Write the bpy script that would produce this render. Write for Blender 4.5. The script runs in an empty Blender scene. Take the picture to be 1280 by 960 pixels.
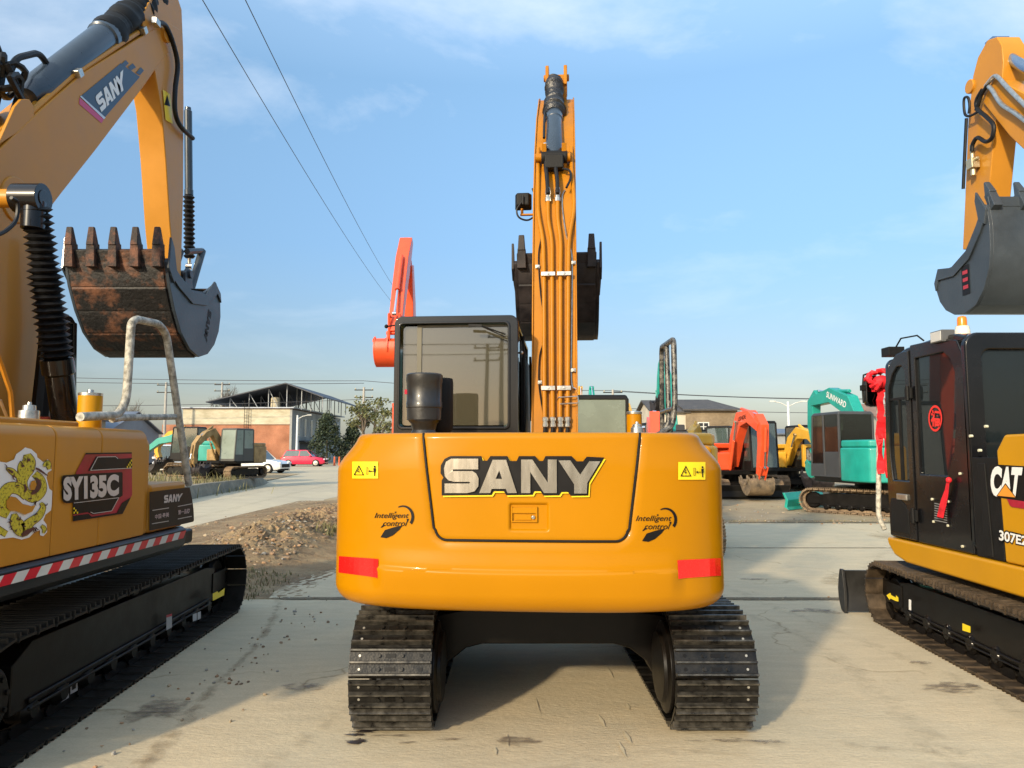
import bpy, bmesh, math, random
from math import sin, cos, pi, radians, sqrt, atan2, tan
from mathutils import Vector, Matrix, noise
random.seed(7)
SC = bpy.context.scene
COL = SC.collection

# ------------------------------------------------------------------ camera geometry
CAM_H = 1.55
F_PX = 940.0
PITCH = math.atan(83 / F_PX)
def W(px, py, Y):
    "world point at depth Y seen at photo pixel (px, py)"
    cx = (px - 640) / F_PX; cy = (480 - py) / F_PX
    d = Vector((cx, cos(PITCH) - cy * sin(PITCH), sin(PITCH) + cy * cos(PITCH)))
    t = Y / d.y
    return Vector((d.x * t, Y, CAM_H + d.z * t))
def G(px, py, z=0.0):
    "ground point seen at photo pixel"
    cx = (px - 640) / F_PX; cy = (480 - py) / F_PX
    d = Vector((cx, cos(PITCH) - cy * sin(PITCH), sin(PITCH) + cy * cos(PITCH)))
    t = (z - CAM_H) / d.z
    return Vector((d.x * t, d.y * t, z))
def P(v):
    "photo pixel of a world point"
    x, y, z = v[0], v[1], v[2] - CAM_H
    dy = y * cos(PITCH) + z * sin(PITCH); dz = -y * sin(PITCH) + z * cos(PITCH)
    return (640 + F_PX * x / dy, 480 - F_PX * dz / dy)

# ------------------------------------------------------------------ materials
MATS = {}
def nd(nt, t, **kw):
    n = nt.nodes.new(t)
    for k, v in kw.items(): setattr(n, k, v)
    return n
def base_mat(name):
    m = bpy.data.materials.new(name); m.use_nodes = True
    nt = m.node_tree; b = nt.nodes['Principled BSDF']
    MATS[name] = m
    return m, nt, b
def pmat(name, col, rough=.5, metal=0., coat=0., var=.12, scale=2.5, bump=0., bscale=60., col2=None, amt=.35, spec=.5, det=6., stretch=(1, 1, 1), coatr=.08, p0=.35):
    m, nt, b = base_mat(name)
    tc = nd(nt, 'ShaderNodeTexCoord'); mp = nd(nt, 'ShaderNodeMapping'); mp.inputs['Scale'].default_value = stretch
    nt.links.new(tc.outputs['Object'], mp.inputs['Vector'])
    no = nd(nt, 'ShaderNodeTexNoise'); no.inputs['Scale'].default_value = scale; no.inputs['Detail'].default_value = det; no.inputs['Roughness'].default_value = .62
    nt.links.new(mp.outputs[0], no.inputs['Vector'])
    cr = nd(nt, 'ShaderNodeValToRGB')
    c2 = col2 or tuple(min(1, c * (1 + var)) for c in col)
    cr.color_ramp.elements[0].position = p0; cr.color_ramp.elements[1].position = p0 + amt
    cr.color_ramp.elements[0].color = (*[c * (1 - var) for c in col], 1); cr.color_ramp.elements[1].color = (*c2, 1)
    nt.links.new(no.outputs['Fac'], cr.inputs['Fac']); nt.links.new(cr.outputs['Color'], b.inputs['Base Color'])
    mr = nd(nt, 'ShaderNodeMapRange'); mr.inputs['From Min'].default_value = .3; mr.inputs['From Max'].default_value = .7
    mr.inputs['To Min'].default_value = max(0.02, rough * .85); mr.inputs['To Max'].default_value = min(1, rough * 1.2)
    nt.links.new(no.outputs['Fac'], mr.inputs['Value']); nt.links.new(mr.outputs[0], b.inputs['Roughness'])
    b.inputs['Metallic'].default_value = metal; b.inputs['Coat Weight'].default_value = coat; b.inputs['Coat Roughness'].default_value = coatr
    b.inputs['Specular IOR Level'].default_value = spec
    if bump:
        n2 = nd(nt, 'ShaderNodeTexNoise'); n2.inputs['Scale'].default_value = bscale; n2.inputs['Detail'].default_value = 4
        nt.links.new(mp.outputs[0], n2.inputs['Vector'])
        bp = nd(nt, 'ShaderNodeBump'); bp.inputs['Strength'].default_value = bump; bp.inputs['Distance'].default_value = .01
        nt.links.new(n2.outputs['Fac'], bp.inputs['Height']); nt.links.new(bp.outputs[0], b.inputs['Normal'])
    return m

ORANGE = pmat('paint_orange', (.425, .172, .0006), .32, spec=.14, coat=.16, var=.04, scale=1.2, bump=.03, bscale=6, coatr=.06)
ORANGE_B = pmat('paint_orange_boom', (.42, .158, .003), .45, spec=.2, coat=.08, var=.10, scale=5, bump=.10, bscale=35)
OCHRE = pmat('paint_ochre', (.52, .222, .020), .42, spec=.3, coat=.12, var=.07, scale=2, bump=.06, bscale=14)
CATY = pmat('paint_yellow', (.52, .245, .003), .38, spec=.25, coat=.15, var=.05, scale=2, bump=.04, bscale=8)
BLACKP = pmat('paint_black', (.007, .007, .008), .25, spec=.25, coat=.35, var=.2, scale=4)
BLACKM = pmat('matt_black', (.010, .0095, .009), .55, spec=.22, var=.3, scale=6, bump=.1)
CABGREY = pmat('cab_dark_grey', (.008, .008, .009), .22, spec=.25, coat=.4, var=.15, scale=3)
RUBBER = pmat('hose_rubber', (.009, .009, .010), .45, spec=.3, var=.3, scale=20)
STEEL = pmat('zinc_steel', (.55, .53, .48), .32, metal=.9, var=.2, scale=30)
CHROME = pmat('chrome', (.75, .75, .76), .12, metal=1., var=.05, scale=10)
LETTER = pmat('brushed_letter', (.44, .40, .34), .26, metal=.85, var=.14, scale=3, stretch=(6, 1, 1))
TRACKN = pmat('track_steel_new', (.012, .011, .010), .32, metal=.3, spec=.35, var=.35, scale=14, bump=.12, bscale=90, col2=(.036, .032, .027), amt=.5)
WORN_LIT = pmat('worn_lit_edge', (.040, .035, .029), .30, metal=.5, var=.5, scale=18, col2=(.15, .135, .11), amt=.4)  # worn grouser steel, painted lighter for the light its ridges catch
TRACKD = pmat('track_steel_dark', (.020, .017, .013), .48, metal=.1, spec=.25, var=.3, scale=9, bump=.15, bscale=60, col2=(.032, .027, .021), amt=.5)
TRACKR = pmat('track_steel_muddy', (.20, .13, .075), .8, metal=.1, var=.35, scale=5, bump=.4, bscale=30, col2=(.36, .26, .16), amt=.4)
FRAMEB = pmat('frame_black', (.0065, .0052, .0042), .42, spec=.18, coat=.08, var=.35, scale=5, bump=.05)
BOLT_HOLELIGHT = pmat('bolt_zinc_and_hole_light', (.40, .38, .33), .4, metal=.5, var=.1, scale=30)  # zinc bolts, and the painted light in the shoe-end holes
BLUEGREY = pmat('cylinder_blue_black', (.028, .042, .062), .3, coat=.4, var=.15, scale=6)
BUCKETD = pmat('bucket_slate', (.040, .052, .066), .48, coat=.1, var=.2, scale=4, bump=.1, bscale=40)
BUCKETC = pmat('bucket_black', (.012, .011, .014), .5, spec=.3, var=.35, scale=4, bump=.1, col2=(.055, .045, .045))
WRAP = pmat('wrapped_rail', (.36, .33, .26), .6, var=.5, scale=22, bump=.5, bscale=60, col2=(.55, .52, .44), amt=.25)
WRAPD = pmat('wrapped_rail_dark', (.035, .033, .03), .32, var=.5, scale=25, bump=.5, bscale=70, col2=(.20, .185, .155), amt=.25, p0=.45)
RED = pmat('red_reflector', (.80, .012, .010), .25, var=.05, scale=60, coat=.4)
REDCLOTH = pmat('red_cloth', (.72, .012, .022), .65, var=.25, scale=14, bump=.3, bscale=50)
REDSTK = pmat('sticker_crimson', (.42, .012, .035), .35, var=.2, scale=8)
WHITE = pmat('white_vinyl', (.80, .79, .76), .35, var=.03)
YSTK = pmat('yellow_sticker', (.86, .62, .01), .35, var=.03)
BSTK = pmat('black_sticker', (.009, .008, .008), .35, spec=.2, var=.2)
NAVY = pmat('navy_sticker', (.022, .045, .085), .35, var=.1)
PINK = pmat('pink_sticker', (.62, .03, .13), .35, var=.1)
GREYTXT = pmat('silver_vinyl', (.60, .60, .60), .3, metal=.3, var=.06)
GOLD = pmat('gold_print', (.60, .40, .05), .35, var=.5, scale=30, col2=(.75, .62, .12), amt=.15)
AMBER = pmat('beacon_amber', (.85, .22, .01), .2, var=.05)
IVORY = pmat('beacon_base', (.75, .70, .58), .4, var=.05)
RAMB = pmat('paint_red_orange', (.78, .085, .022), .40, coat=.3, var=.08, scale=3, bump=.05, bscale=20)
TEAL = pmat('paint_teal', (.010, .30, .24), .42, coat=.3, var=.12, scale=3)
FYEL = pmat('paint_far_yellow', (.68, .36, .03), .45, coat=.2, var=.1, scale=3)
DUSTY = pmat('paint_dusty_brown', (.30, .18, .06), .6, var=.3, scale=3, col2=(.42, .28, .12))
SEATM = pmat('seat_fabric', (.035, .035, .038), .8, var=.2, scale=30)

def glass_mat(name, tint, alpha, ior=1.75, rough=.03, base=(.01, .01, .01)):
    "tinted pane: part see-through, part dark film, with a real mirror reflection on top"
    m, nt, b = base_mat(name)
    nt.nodes.remove(b)
    out = [n for n in nt.nodes if n.type == 'OUTPUT_MATERIAL'][0]
    tr = nd(nt, 'ShaderNodeBsdfTransparent'); tr.inputs['Color'].default_value = (*tint, 1)
    df = nd(nt, 'ShaderNodeBsdfDiffuse'); df.inputs['Color'].default_value = (*base, 1)
    mx = nd(nt, 'ShaderNodeMixShader'); mx.inputs[0].default_value = alpha
    nt.links.new(tr.outputs[0], mx.inputs[1]); nt.links.new(df.outputs[0], mx.inputs[2])
    gl = nd(nt, 'ShaderNodeBsdfGlossy'); gl.inputs['Roughness'].default_value = rough; gl.inputs['Color'].default_value = (.95, .95, .95, 1)
    fr = nd(nt, 'ShaderNodeFresnel'); fr.inputs['IOR'].default_value = ior
    no = nd(nt, 'ShaderNodeTexNoise'); no.inputs['Scale'].default_value = 1.1; no.inputs['Detail'].default_value = 1
    tc = nd(nt, 'ShaderNodeTexCoord'); nt.links.new(tc.outputs['Object'], no.inputs['Vector'])
    bp = nd(nt, 'ShaderNodeBump'); bp.inputs['Strength'].default_value = .05; bp.inputs['Distance'].default_value = .02
    nt.links.new(no.outputs['Fac'], bp.inputs['Height']); nt.links.new(bp.outputs[0], gl.inputs['Normal'])
    m2 = nd(nt, 'ShaderNodeMixShader')
    nt.links.new(fr.outputs[0], m2.inputs[0]); nt.links.new(mx.outputs[0], m2.inputs[1]); nt.links.new(gl.outputs[0], m2.inputs[2])
    nt.links.new(m2.outputs[0], out.inputs['Surface'])
    return m
GLASS = glass_mat('cab_glass', (.62, .72, .66), .35, 1.7)
GLASSR = glass_mat('rear_cab_glass', (.46, .42, .28), .62, 1.95, .02, (.095, .083, .052))
GLASSD = glass_mat('dark_cab_glass', (.30, .33, .36), .80, 1.5, .02, (.014, .019, .022))
GLASSF = glass_mat('far_glass', (.5, .55, .55), .6, 1.8, .05, (.10, .13, .12))

# ------------------------------------------------------------------ mesh builder
class MB:
    def __init__(s): s.bm = bmesh.new(); s.m = 0
    def _f(s, vs):
        try:
            f = s.bm.faces.new(vs); f.material_index = s.m; return f
        except ValueError: return None
    def hexa(s, pts):
        v = [s.bm.verts.new(p) for p in pts]
        for q in ((3, 2, 1, 0), (4, 5, 6, 7), (0, 1, 5, 4), (1, 2, 6, 5), (2, 3, 7, 6), (3, 0, 4, 7)): s._f([v[i] for i in q])
    def box(s, x0, x1, y0, y1, z0, z1):
        s.hexa([(x0, y0, z0), (x1, y0, z0), (x1, y1, z0), (x0, y1, z0), (x0, y0, z1), (x1, y0, z1), (x1, y1, z1), (x0, y1, z1)]); return s
    def obox(s, c, size, M=None, rz=0, rx=0, ry=0):
        M = M or (Matrix.Rotation(rz, 3, 'Z') @ Matrix.Rotation(ry, 3, 'Y') @ Matrix.Rotation(rx, 3, 'X'))
        a, b, d = [q / 2 for q in size]; c = Vector(c)
        s.hexa([c + M @ Vector(p) for p in ((-a, -b, -d), (a, -b, -d), (a, b, -d), (-a, b, -d), (-a, -b, d), (a, -b, d), (a, b, d), (-a, b, d))]); return s
    def prism(s, poly, fn0, fn1):
        "poly list of 2D points; fn0/fn1 map (a,b)->3D for the two caps"
        n = len(poly)
        a = [s.bm.verts.new(fn0(*p)) for p in poly]; b = [s.bm.verts.new(fn1(*p)) for p in poly]
        s._f(a[::-1]); s._f(b)
        for i in range(n): s._f([a[i], a[(i + 1) % n], b[(i + 1) % n], b[i]])
        return s
    def px_(s, poly_yz, x0, x1): return s.prism(poly_yz, lambda y, z: (x0, y, z), lambda y, z: (x1, y, z))
    def py_(s, poly_xz, y0, y1): return s.prism(poly_xz, lambda x, z: (x, y0, z), lambda x, z: (x, y1, z))
    def pz_(s, poly_xy, z0, z1): return s.prism(poly_xy, lambda x, y: (x, y, z0), lambda x, y: (x, y, z1))
    def ring(s, c, u, v, r, n): return [s.bm.verts.new(c + u * (r * cos(2 * pi * i / n)) + v * (r * sin(2 * pi * i / n))) for i in range(n)]
    def cyl(s, p0, p1, r, n=16, r1=None):
        p0 = Vector(p0); p1 = Vector(p1); return s.tube([p0, p1], [r, r if r1 is None else r1], n)
    def tube(s, pts, r, n=8, caps=True):
        pts = [Vector(p) for p in pts]; m = len(pts)
        rs = r if isinstance(r, (list, tuple)) else [r] * m
        u = None; rings = []
        for i, p in enumerate(pts):
            t = ((pts[min(i + 1, m - 1)] - p).normalized() + (p - pts[max(i - 1, 0)]).normalized())
            if t.length < 1e-9: t = Vector((0, 0, 1))
            t.normalize()
            if u is None:
                a = Vector((0, 0, 1)) if abs(t.z) < .9 else Vector((1, 0, 0))
                u = t.cross(a).normalized()
            else:
                u = (u - t * u.dot(t))
                u = u.normalized() if u.length > 1e-6 else t.orthogonal().normalized()
            v = t.cross(u)
            rings.append(s.ring(p, u, v, rs[i], n))
        for a, b in zip(rings, rings[1:]):
            for i in range(n): s._f([a[i], a[(i + 1) % n], b[(i + 1) % n], b[i]])
        if caps: s._f(rings[0][::-1]); s._f(rings[-1])
        return s
    def lathe(s, p0, p1, prof, n=20):
        "prof: (t along the axis in metres, radius)"
        p0 = Vector(p0); ax = (Vector(p1) - p0).normalized()
        u = ax.orthogonal().normalized(); v = ax.cross(u)
        rings = [s.ring(p0 + ax * t, u, v, max(r, 1e-4), n) for t, r in prof]
        for a, b in zip(rings, rings[1:]):
            for i in range(n): s._f([a[i], a[(i + 1) % n], b[(i + 1) % n], b[i]])
        s._f(rings[0][::-1]); s._f(rings[-1]); return s
    def quad(s, *p): s._f([s.bm.verts.new(q) for q in p]); return s
    def poly(s, pts): s._f([s.bm.verts.new(q) for q in pts]); return s
    def ball(s, c, r, n=10, sc=(1, 1, 1)):
        c = Vector(c); rows = []
        for j in range(1, n):
            a = pi * j / n
            rows.append([s.bm.verts.new(c + Vector((r * sc[0] * sin(a) * cos(2 * pi * i / n), r * sc[1] * sin(a) * sin(2 * pi * i / n), r * sc[2] * cos(a)))) for i in range(n)])
        t = s.bm.verts.new(c + Vector((0, 0, r * sc[2]))); b = s.bm.verts.new(c - Vector((0, 0, r * sc[2])))
        for a, d in zip(rows, rows[1:]):
            for i in range(n): s._f([a[i], d[i], d[(i + 1) % n], a[(i + 1) % n]])
        for i in range(n): s._f([t, rows[0][i], rows[0][(i + 1) % n]]); s._f([b, rows[-1][(i + 1) % n], rows[-1][i]])
        return s
    def xf(s, M):
        bmesh.ops.transform(s.bm, matrix=M, verts=s.bm.verts); return s
    def build(s, name, mats, parent=None, bev=0., seg=2, ang=32, smooth=True, rz=None, recalc=True):
        if recalc: bmesh.ops.recalc_face_normals(s.bm, faces=s.bm.faces)
        me = bpy.data.meshes.new(name); s.bm.to_mesh(me); s.bm.free()
        for m in (mats if isinstance(mats, (list, tuple)) else [mats]): me.materials.append(m)
        if smooth:
            me.polygons.foreach_set('use_smooth', [True] * len(me.polygons)); me.set_sharp_from_angle(angle=radians(ang))
        return link(name, me, parent, bev, seg, rz)
def link(name, me, parent=None, bev=0, seg=2, rz=None):
    o = bpy.data.objects.new(name, me); COL.objects.link(o)
    if parent is not None: o.parent = parent
    if rz: o.rotation_euler.z = rz
    if bev:
        b = o.modifiers.new('bevel', 'BEVEL'); b.width = bev; b.segments = seg; b.limit_method = 'ANGLE'; b.angle_limit = radians(32); b.harden_normals = True
    return o
def empty(name, loc=(0, 0, 0), rz=0.):
    o = bpy.data.objects.new(name, None); COL.objects.link(o); o.location = loc; o.rotation_euler.z = rz; o.empty_display_size = .3
    return o
def tag(o, label=None, cat=None, group=None, kind=None):
    if label: o['label'] = label
    if cat: o['category'] = cat
    if group: o['group'] = group
    if kind: o['kind'] = kind
    return o
def kids(o): return [c for c in bpy.data.objects if c.parent == o]
def copy_tree(o, parent=None):
    c = o.copy(); COL.objects.link(c); c.parent = parent
    for k in kids(o): copy_tree(k, c)
    return c
def smooth_path(pts, n=8):
    "Catmull-Rom through the points"
    pts = [Vector(p) for p in pts]; out = []
    q = [pts[0] * 2 - pts[1]] + pts + [pts[-1] * 2 - pts[-2]]
    for i in range(1, len(q) - 2):
        for k in range(n):
            t = k / n
            out.append(.5 * ((2 * q[i]) + (q[i + 1] - q[i - 1]) * t + (2 * q[i - 1] - 5 * q[i] + 4 * q[i + 1] - q[i + 2]) * t * t + (3 * q[i] - q[i - 1] - 3 * q[i + 1] + q[i + 2]) * t ** 3))
    out.append(pts[-1]); return out
def round_path(pts, r, n=5):
    "polyline with corners rounded by radius r"
    pts = [Vector(p) for p in pts]; out = [pts[0]]
    for i in range(1, len(pts) - 1):
        a = (pts[i - 1] - pts[i]); b = (pts[i + 1] - pts[i]); d = min(r, a.length * .45, b.length * .45)
        p, q = pts[i] + a.normalized() * d, pts[i] + b.normalized() * d
        for k in range(n + 1):
            t = k / n; out.append(p * (1 - t) ** 2 + pts[i] * 2 * t * (1 - t) + q * t * t)
    out.append(pts[-1]); return out

# ------------------------------------------------------------------ lettering
def _curve_bm(cu, M):
    o = bpy.data.objects.new('tmp', cu); COL.objects.link(o)
    dg = bpy.context.evaluated_depsgraph_get(); dg.update()
    me = bpy.data.meshes.new_from_object(o.evaluated_get(dg))
    bpy.data.objects.remove(o); bm = bmesh.new(); bm.from_mesh(me); bpy.data.meshes.remove(me)
    if M is not None: bmesh.ops.transform(bm, matrix=M, verts=bm.verts)
    return bm
def text_bm(s, h=1., w=None, bold=0., shear=0., ext=0., bev=0., grow=0., space=1.):
    "text as a mesh in the XY plane, cap height h, total width w, lower left at the origin"
    cu = bpy.data.curves.new('t', 'FONT'); cu.body = s; cu.size = 1.; cu.offset = bold; cu.shear = shear; cu.space_character = space; cu.resolution_u = 4
    cu.fill_mode = 'BOTH' if ext else 'FRONT'; cu.extrude = ext / h if ext else 0.; cu.bevel_depth = bev / h
    bm = _curve_bm(cu, None)
    xs = [v.co.x for v in bm.verts]; ys = [v.co.y for v in bm.verts]
    x0, x1, y0, y1 = min(xs), max(xs), min(ys), max(ys)
    sy = h / (y1 - y0); sx = (w / (x1 - x0)) if w else sy
    bmesh.ops.transform(bm, matrix=Matrix.Diagonal((sx, sy, h if ext else 1, 1)) @ Matrix.Translation((-x0, -y0, 0)), verts=bm.verts)
    return bm
GLY = {
 'S': [[(1.0, 1), (.25, 1), (.08, .94), (0, .80), (0, .60), (.08, .46), (.25, .39), (.66, .39), (.66, .28), (0, .28), (0, 0), (.78, 0), (.94, .06), (1.02, .2), (1.02, .42), (.94, .57), (.78, .64), (.36, .64), (.36, .74), (1.0, .74)]],
 'A': [[(0, 0), (.36, 1), (.80, 1), (1.16, 0), (.80, 0), (.745, .17), (.415, .17), (.36, 0)], [(.50, .40), (.66, .40), (.58, .66)]],
 'N': [[(0, 0), (0, 1), (.34, 1), (.74, .44), (.74, 1), (1.08, 1), (1.08, 0), (.74, 0), (.34, .56), (.34, 0)]],
 'Y': [[(0, 1), (.42, 1), (.70, .66), (.98, 1), (1.42, 1), (.88, .40), (.88, 0), (.52, 0), (.52, .40)]],
}
def logo_bm(h, w, offset=0., ext=0., bev=0., shear=0., up=0.):
    cu = bpy.data.curves.new('l', 'CURVE'); cu.dimensions = '2D'; cu.fill_mode = 'BOTH' if ext else 'FRONT'
    cu.extrude = ext; cu.bevel_depth = bev; cu.offset = offset
    x = 0.; sc = w / 4.56
    for ch, adv in (('S', 1.04), ('A', 1.20), ('N', .90), ('Y', 1.42)):
        for j, lp in enumerate(GLY[ch]):
            sp = cu.splines.new('POLY'); sp.points.add(len(lp) - 1); sp.use_cyclic_u = True
            for i, (a, b) in enumerate(lp): sp.points[i].co = ((x + a) * sc + b * shear * h, b * h, 0, 1)
        x += adv
    return _curve_bm(cu, Matrix.Translation((0, 0, up)))
def poly_bm(polys):
    bm = bmesh.new()
    for p in polys: bm.faces.new([bm.verts.new((a, b, 0)) for a, b in p])
    return bm
def merge(mb, bm, fn, cut=0.):
    "append bm to the builder mb, mapping each vertex (x,y,z) by fn; cut splits along x so that the piece can bend"
    if cut:
        xs = [v.co.x for v in bm.verts]; x = min(xs) + cut
        while x < max(xs):
            bmesh.ops.bisect_plane(bm, geom=bm.verts[:] + bm.edges[:] + bm.faces[:], plane_co=(x, 0, 0), plane_no=(1, 0, 0)); x += cut
    mp2 = {v: mb.bm.verts.new(fn(v.co)) for v in list(bm.verts)}
    for f in bm.faces:
        try: nf = mb.bm.faces.new([mp2[v] for v in f.verts]); nf.material_index = mb.m
        except ValueError: pass
    bm.free(); return mb
def rect(x0, x1, y0, y1, nx=1):
    return poly_bm([[(x0 + (x1 - x0) * i / nx, y0), (x0 + (x1 - x0) * (i + 1) / nx, y0), (x0 + (x1 - x0) * (i + 1) / nx, y1), (x0 + (x1 - x0) * i / nx, y1)] for i in range(nx)])
# ------------------------------------------------------------------ excavator pieces
def track(root, xc, yr, yf, r, w, pitch, mat, frame_mat, side, detail=2, rz=0., chain_mat=None, sag=0., shoes=True, worn_lit=None):
    "one crawler track: loop of shoes, link chain, frame with rollers, sprocket, idler; origin is the machine centre; side = +1 right, -1 left"
    Ls = yf - yr; per = 2 * Ls + 2 * pi * r
    n = max(8, round(per / pitch)); pt = per / n
    def pos(s):
        s %= per
        if s < Ls: return (yr + s, 0., 0.)                                # bottom run
        s -= Ls
        if s < pi * r: a = s / r; return (yf + r * sin(a), r - r * cos(a), a)
        s -= pi * r
        if s < Ls:
            t = s / Ls; return (yf - s, 2 * r - sag * sin(pi * t), pi)
        s -= Ls; a = s / r; return (yr - r * sin(a), r + r * cos(a), pi + a)
    mb = MB(); ch = MB()
    th = .014 if detail > 1 else .03
    for i in range(n):
        y, z, a = pos((i + .37) * pt)
        T = Matrix.Translation((xc, y, z)) @ Matrix.Rotation(a, 4, 'X')
        sub = MB(); hl = pt * .405
        sub.box(-w / 2, w / 2, -hl, hl, .022, .022 + th)
        if detail > 1:
            sub.m = 3
            for k, gy in enumerate((-hl + .006, 0, hl - .006)):
                sub.prism([(-.009, .022), (.009, .022), (.0045, -.006), (-.0045, -.006)], lambda p, q: (-w / 2 + .004, gy + p, q), lambda p, q: (w / 2 - .004, gy + p, q))
            sub.m = 0
            sub.hexa([(-w / 2, hl, .024), (w / 2, hl, .024), (w / 2, hl + .010, .036), (-w / 2, hl + .010, .036), (-w / 2, hl, .036), (w / 2, hl, .036), (w / 2, hl + .010, .046), (-w / 2, hl + .010, .046)])
            for bx in (-.075, -.045, .045, .075) if False else (-.062, .062):
                for by in (-hl / 2, hl / 2):
                    sub.cyl((bx, by, .023), (bx, by, .010), .011, 6)
            sub.m = 1  # pale discs painted for bright ground showing through the outer shoe holes
            for by in (-hl / 2, hl / 2):
                sub.cyl((side * (w / 2 - .055), by, .0225), (side * (w / 2 - .055), by, .0185), .007, 8)
            sub.m = 2
            for by in (-hl / 2, hl / 2):
                sub.cyl((-side * (w / 2 - .055), by, .0225), (-side * (w / 2 - .055), by, .0185), .010, 8)
                sub.obox((0, by, .0205), (.055, .020, .006))
        elif detail == 1:
            for gy in (-hl + .012, 0, hl - .012): sub.obox((0, gy, .012), (w, .016, .022))
        bmesh.ops.transform(sub.bm, matrix=T, verts=sub.bm.verts)
        me = bpy.data.meshes.new('x'); sub.bm.to_mesh(me); sub.bm.free(); mb.bm.from_mesh(me); bpy.data.meshes.remove(me)
        # links
        for lx in (-.048, .048):
            c = T @ Vector((lx * (1 if i % 2 else 1.25), 0, .036 + .035)); ch.obox(c, (.022, pt * 1.02, .066), M=T.to_3x3())
        if detail > 1:
            p = T @ Vector((-.072, pt / 2, .075)); q = T @ Vector((.072, pt / 2, .075)); ch.cyl(p, q, .019, 8)
    bmesh.ops.recalc_face_normals(mb.bm, faces=mb.bm.faces)
    tr = mb.build('track', [mat, BOLT_HOLELIGHT, FRAMEB, worn_lit or mat], root, rz=rz, recalc=False, ang=25)
    ch.build('link_chain', chain_mat or FRAMEB, tr, ang=25)
    # frame
    fb = MB(); fw = w * .40; ri = r - .04
    fb.px_([(yr + r * .75, r * .55), (yf - r * .55, r * .55), (yf - r * .55, r * 1.45), (yf - r * 1.2, r * 1.55), (yr + r * 1.3, r * 1.62), (yr + r * .75, r * 1.35)], xc - fw / 2, xc + fw / 2)
    fb.box(xc + side * (fw / 2), xc + side * (fw / 2 + .018), yr + r * 1.2, yf - r * 1.1, r * .62, r * .70)
    fb.box(xc + side * (fw / 2), xc + side * (fw / 2 + .022), yr + r * 1.2, yf - r * .9, r * .50, r * .56)
    fr = fb.build('track_frame', frame_mat, root, bev=.008, rz=rz)
    s = MB(); s.lathe((xc - .05, yr, r), (xc + .05, yr, r), [(0, ri - .07), (.1, ri - .07)], 28)
    if detail:
        for k in range(21):
            a = 2 * pi * k / 21; s.obox((xc, yr + (ri - .055) * sin(a), r + (ri - .055) * cos(a)), (.05, .03, .05), M=Matrix.Rotation(-a, 3, 'X'))
    s.lathe((xc + side * .05, yr, r), (xc + side * (fw / 2 + .05), yr, r), [(0, ri * .62), (fw / 2 - .02, ri * .60), (fw / 2, ri * .5)], 24)
    if detail > 1:
        for k in range(9):
            a = 2 * pi * k / 9; e = xc + side * (fw / 2 + .048); s.cyl((e, yr + ri * .42 * sin(a), r + ri * .42 * cos(a)), (e + side * .014, yr + ri * .42 * sin(a), r + ri * .42 * cos(a)), .014, 6)
    s.build('sprocket', frame_mat, fr)
    d = MB(); d.lathe((xc - .06, yf, r), (xc + .06, yf, r), [(0, ri * .4), (0, ri - .10), (.03, ri - .07), (.09, ri - .07), (.12, ri - .10), (.12, ri * .4)], 28)
    d.cyl((xc - fw / 2, yf, r), (xc + fw / 2, yf, r), .06, 12); d.box(xc - fw / 2 - .01, xc + fw / 2 + .01, yf - r * .75, yf + .10, r - .08, r + .10)
    d.build('idler', frame_mat, fr, bev=.004)
    nr = max(4, int(Ls / .34))
    for k in range(nr):
        y = yr + r * .9 + (Ls - r * 1.5) * (k + .5) / nr
        q = MB(); q.lathe((xc - fw / 2 - .02, y, .155), (xc + fw / 2 + .02, y, .155), [(0, .045), (.01, .05), (.02, .072), (fw * .4, .075), (fw * .5, .06), (fw * .6, .075), (fw, .072), (fw + .03, .05), (fw + .04, .045)], 12)
        q.build('roller', frame_mat, fr)
        if detail < 1: break
    q = MB(); q.lathe((xc - .07, (yr + yf) / 2, 2 * r - .13), (xc + .07, (yr + yf) / 2, 2 * r - .13), [(0, .04), (.02, .05), (.12, .05), (.14, .04)], 12)
    q.build('roller', frame_mat, fr)
    return tr, fr

def beam_outline(pts):
    "pts: (y, z, half thickness) along the centre line -> closed side outline"
    L, R = [], []
    for i, (y, z, h) in enumerate(pts):
        a = pts[max(0, i - 1)]; b = pts[min(len(pts) - 1, i + 1)]
        t = Vector((b[0] - a[0], b[1] - a[1])).normalized(); nrm = Vector((-t.y, t.x))
        L.append((y + nrm.x * h, z + nrm.y * h)); R.append((y - nrm.x * h, z - nrm.y * h))
    return L + R[::-1]

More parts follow.
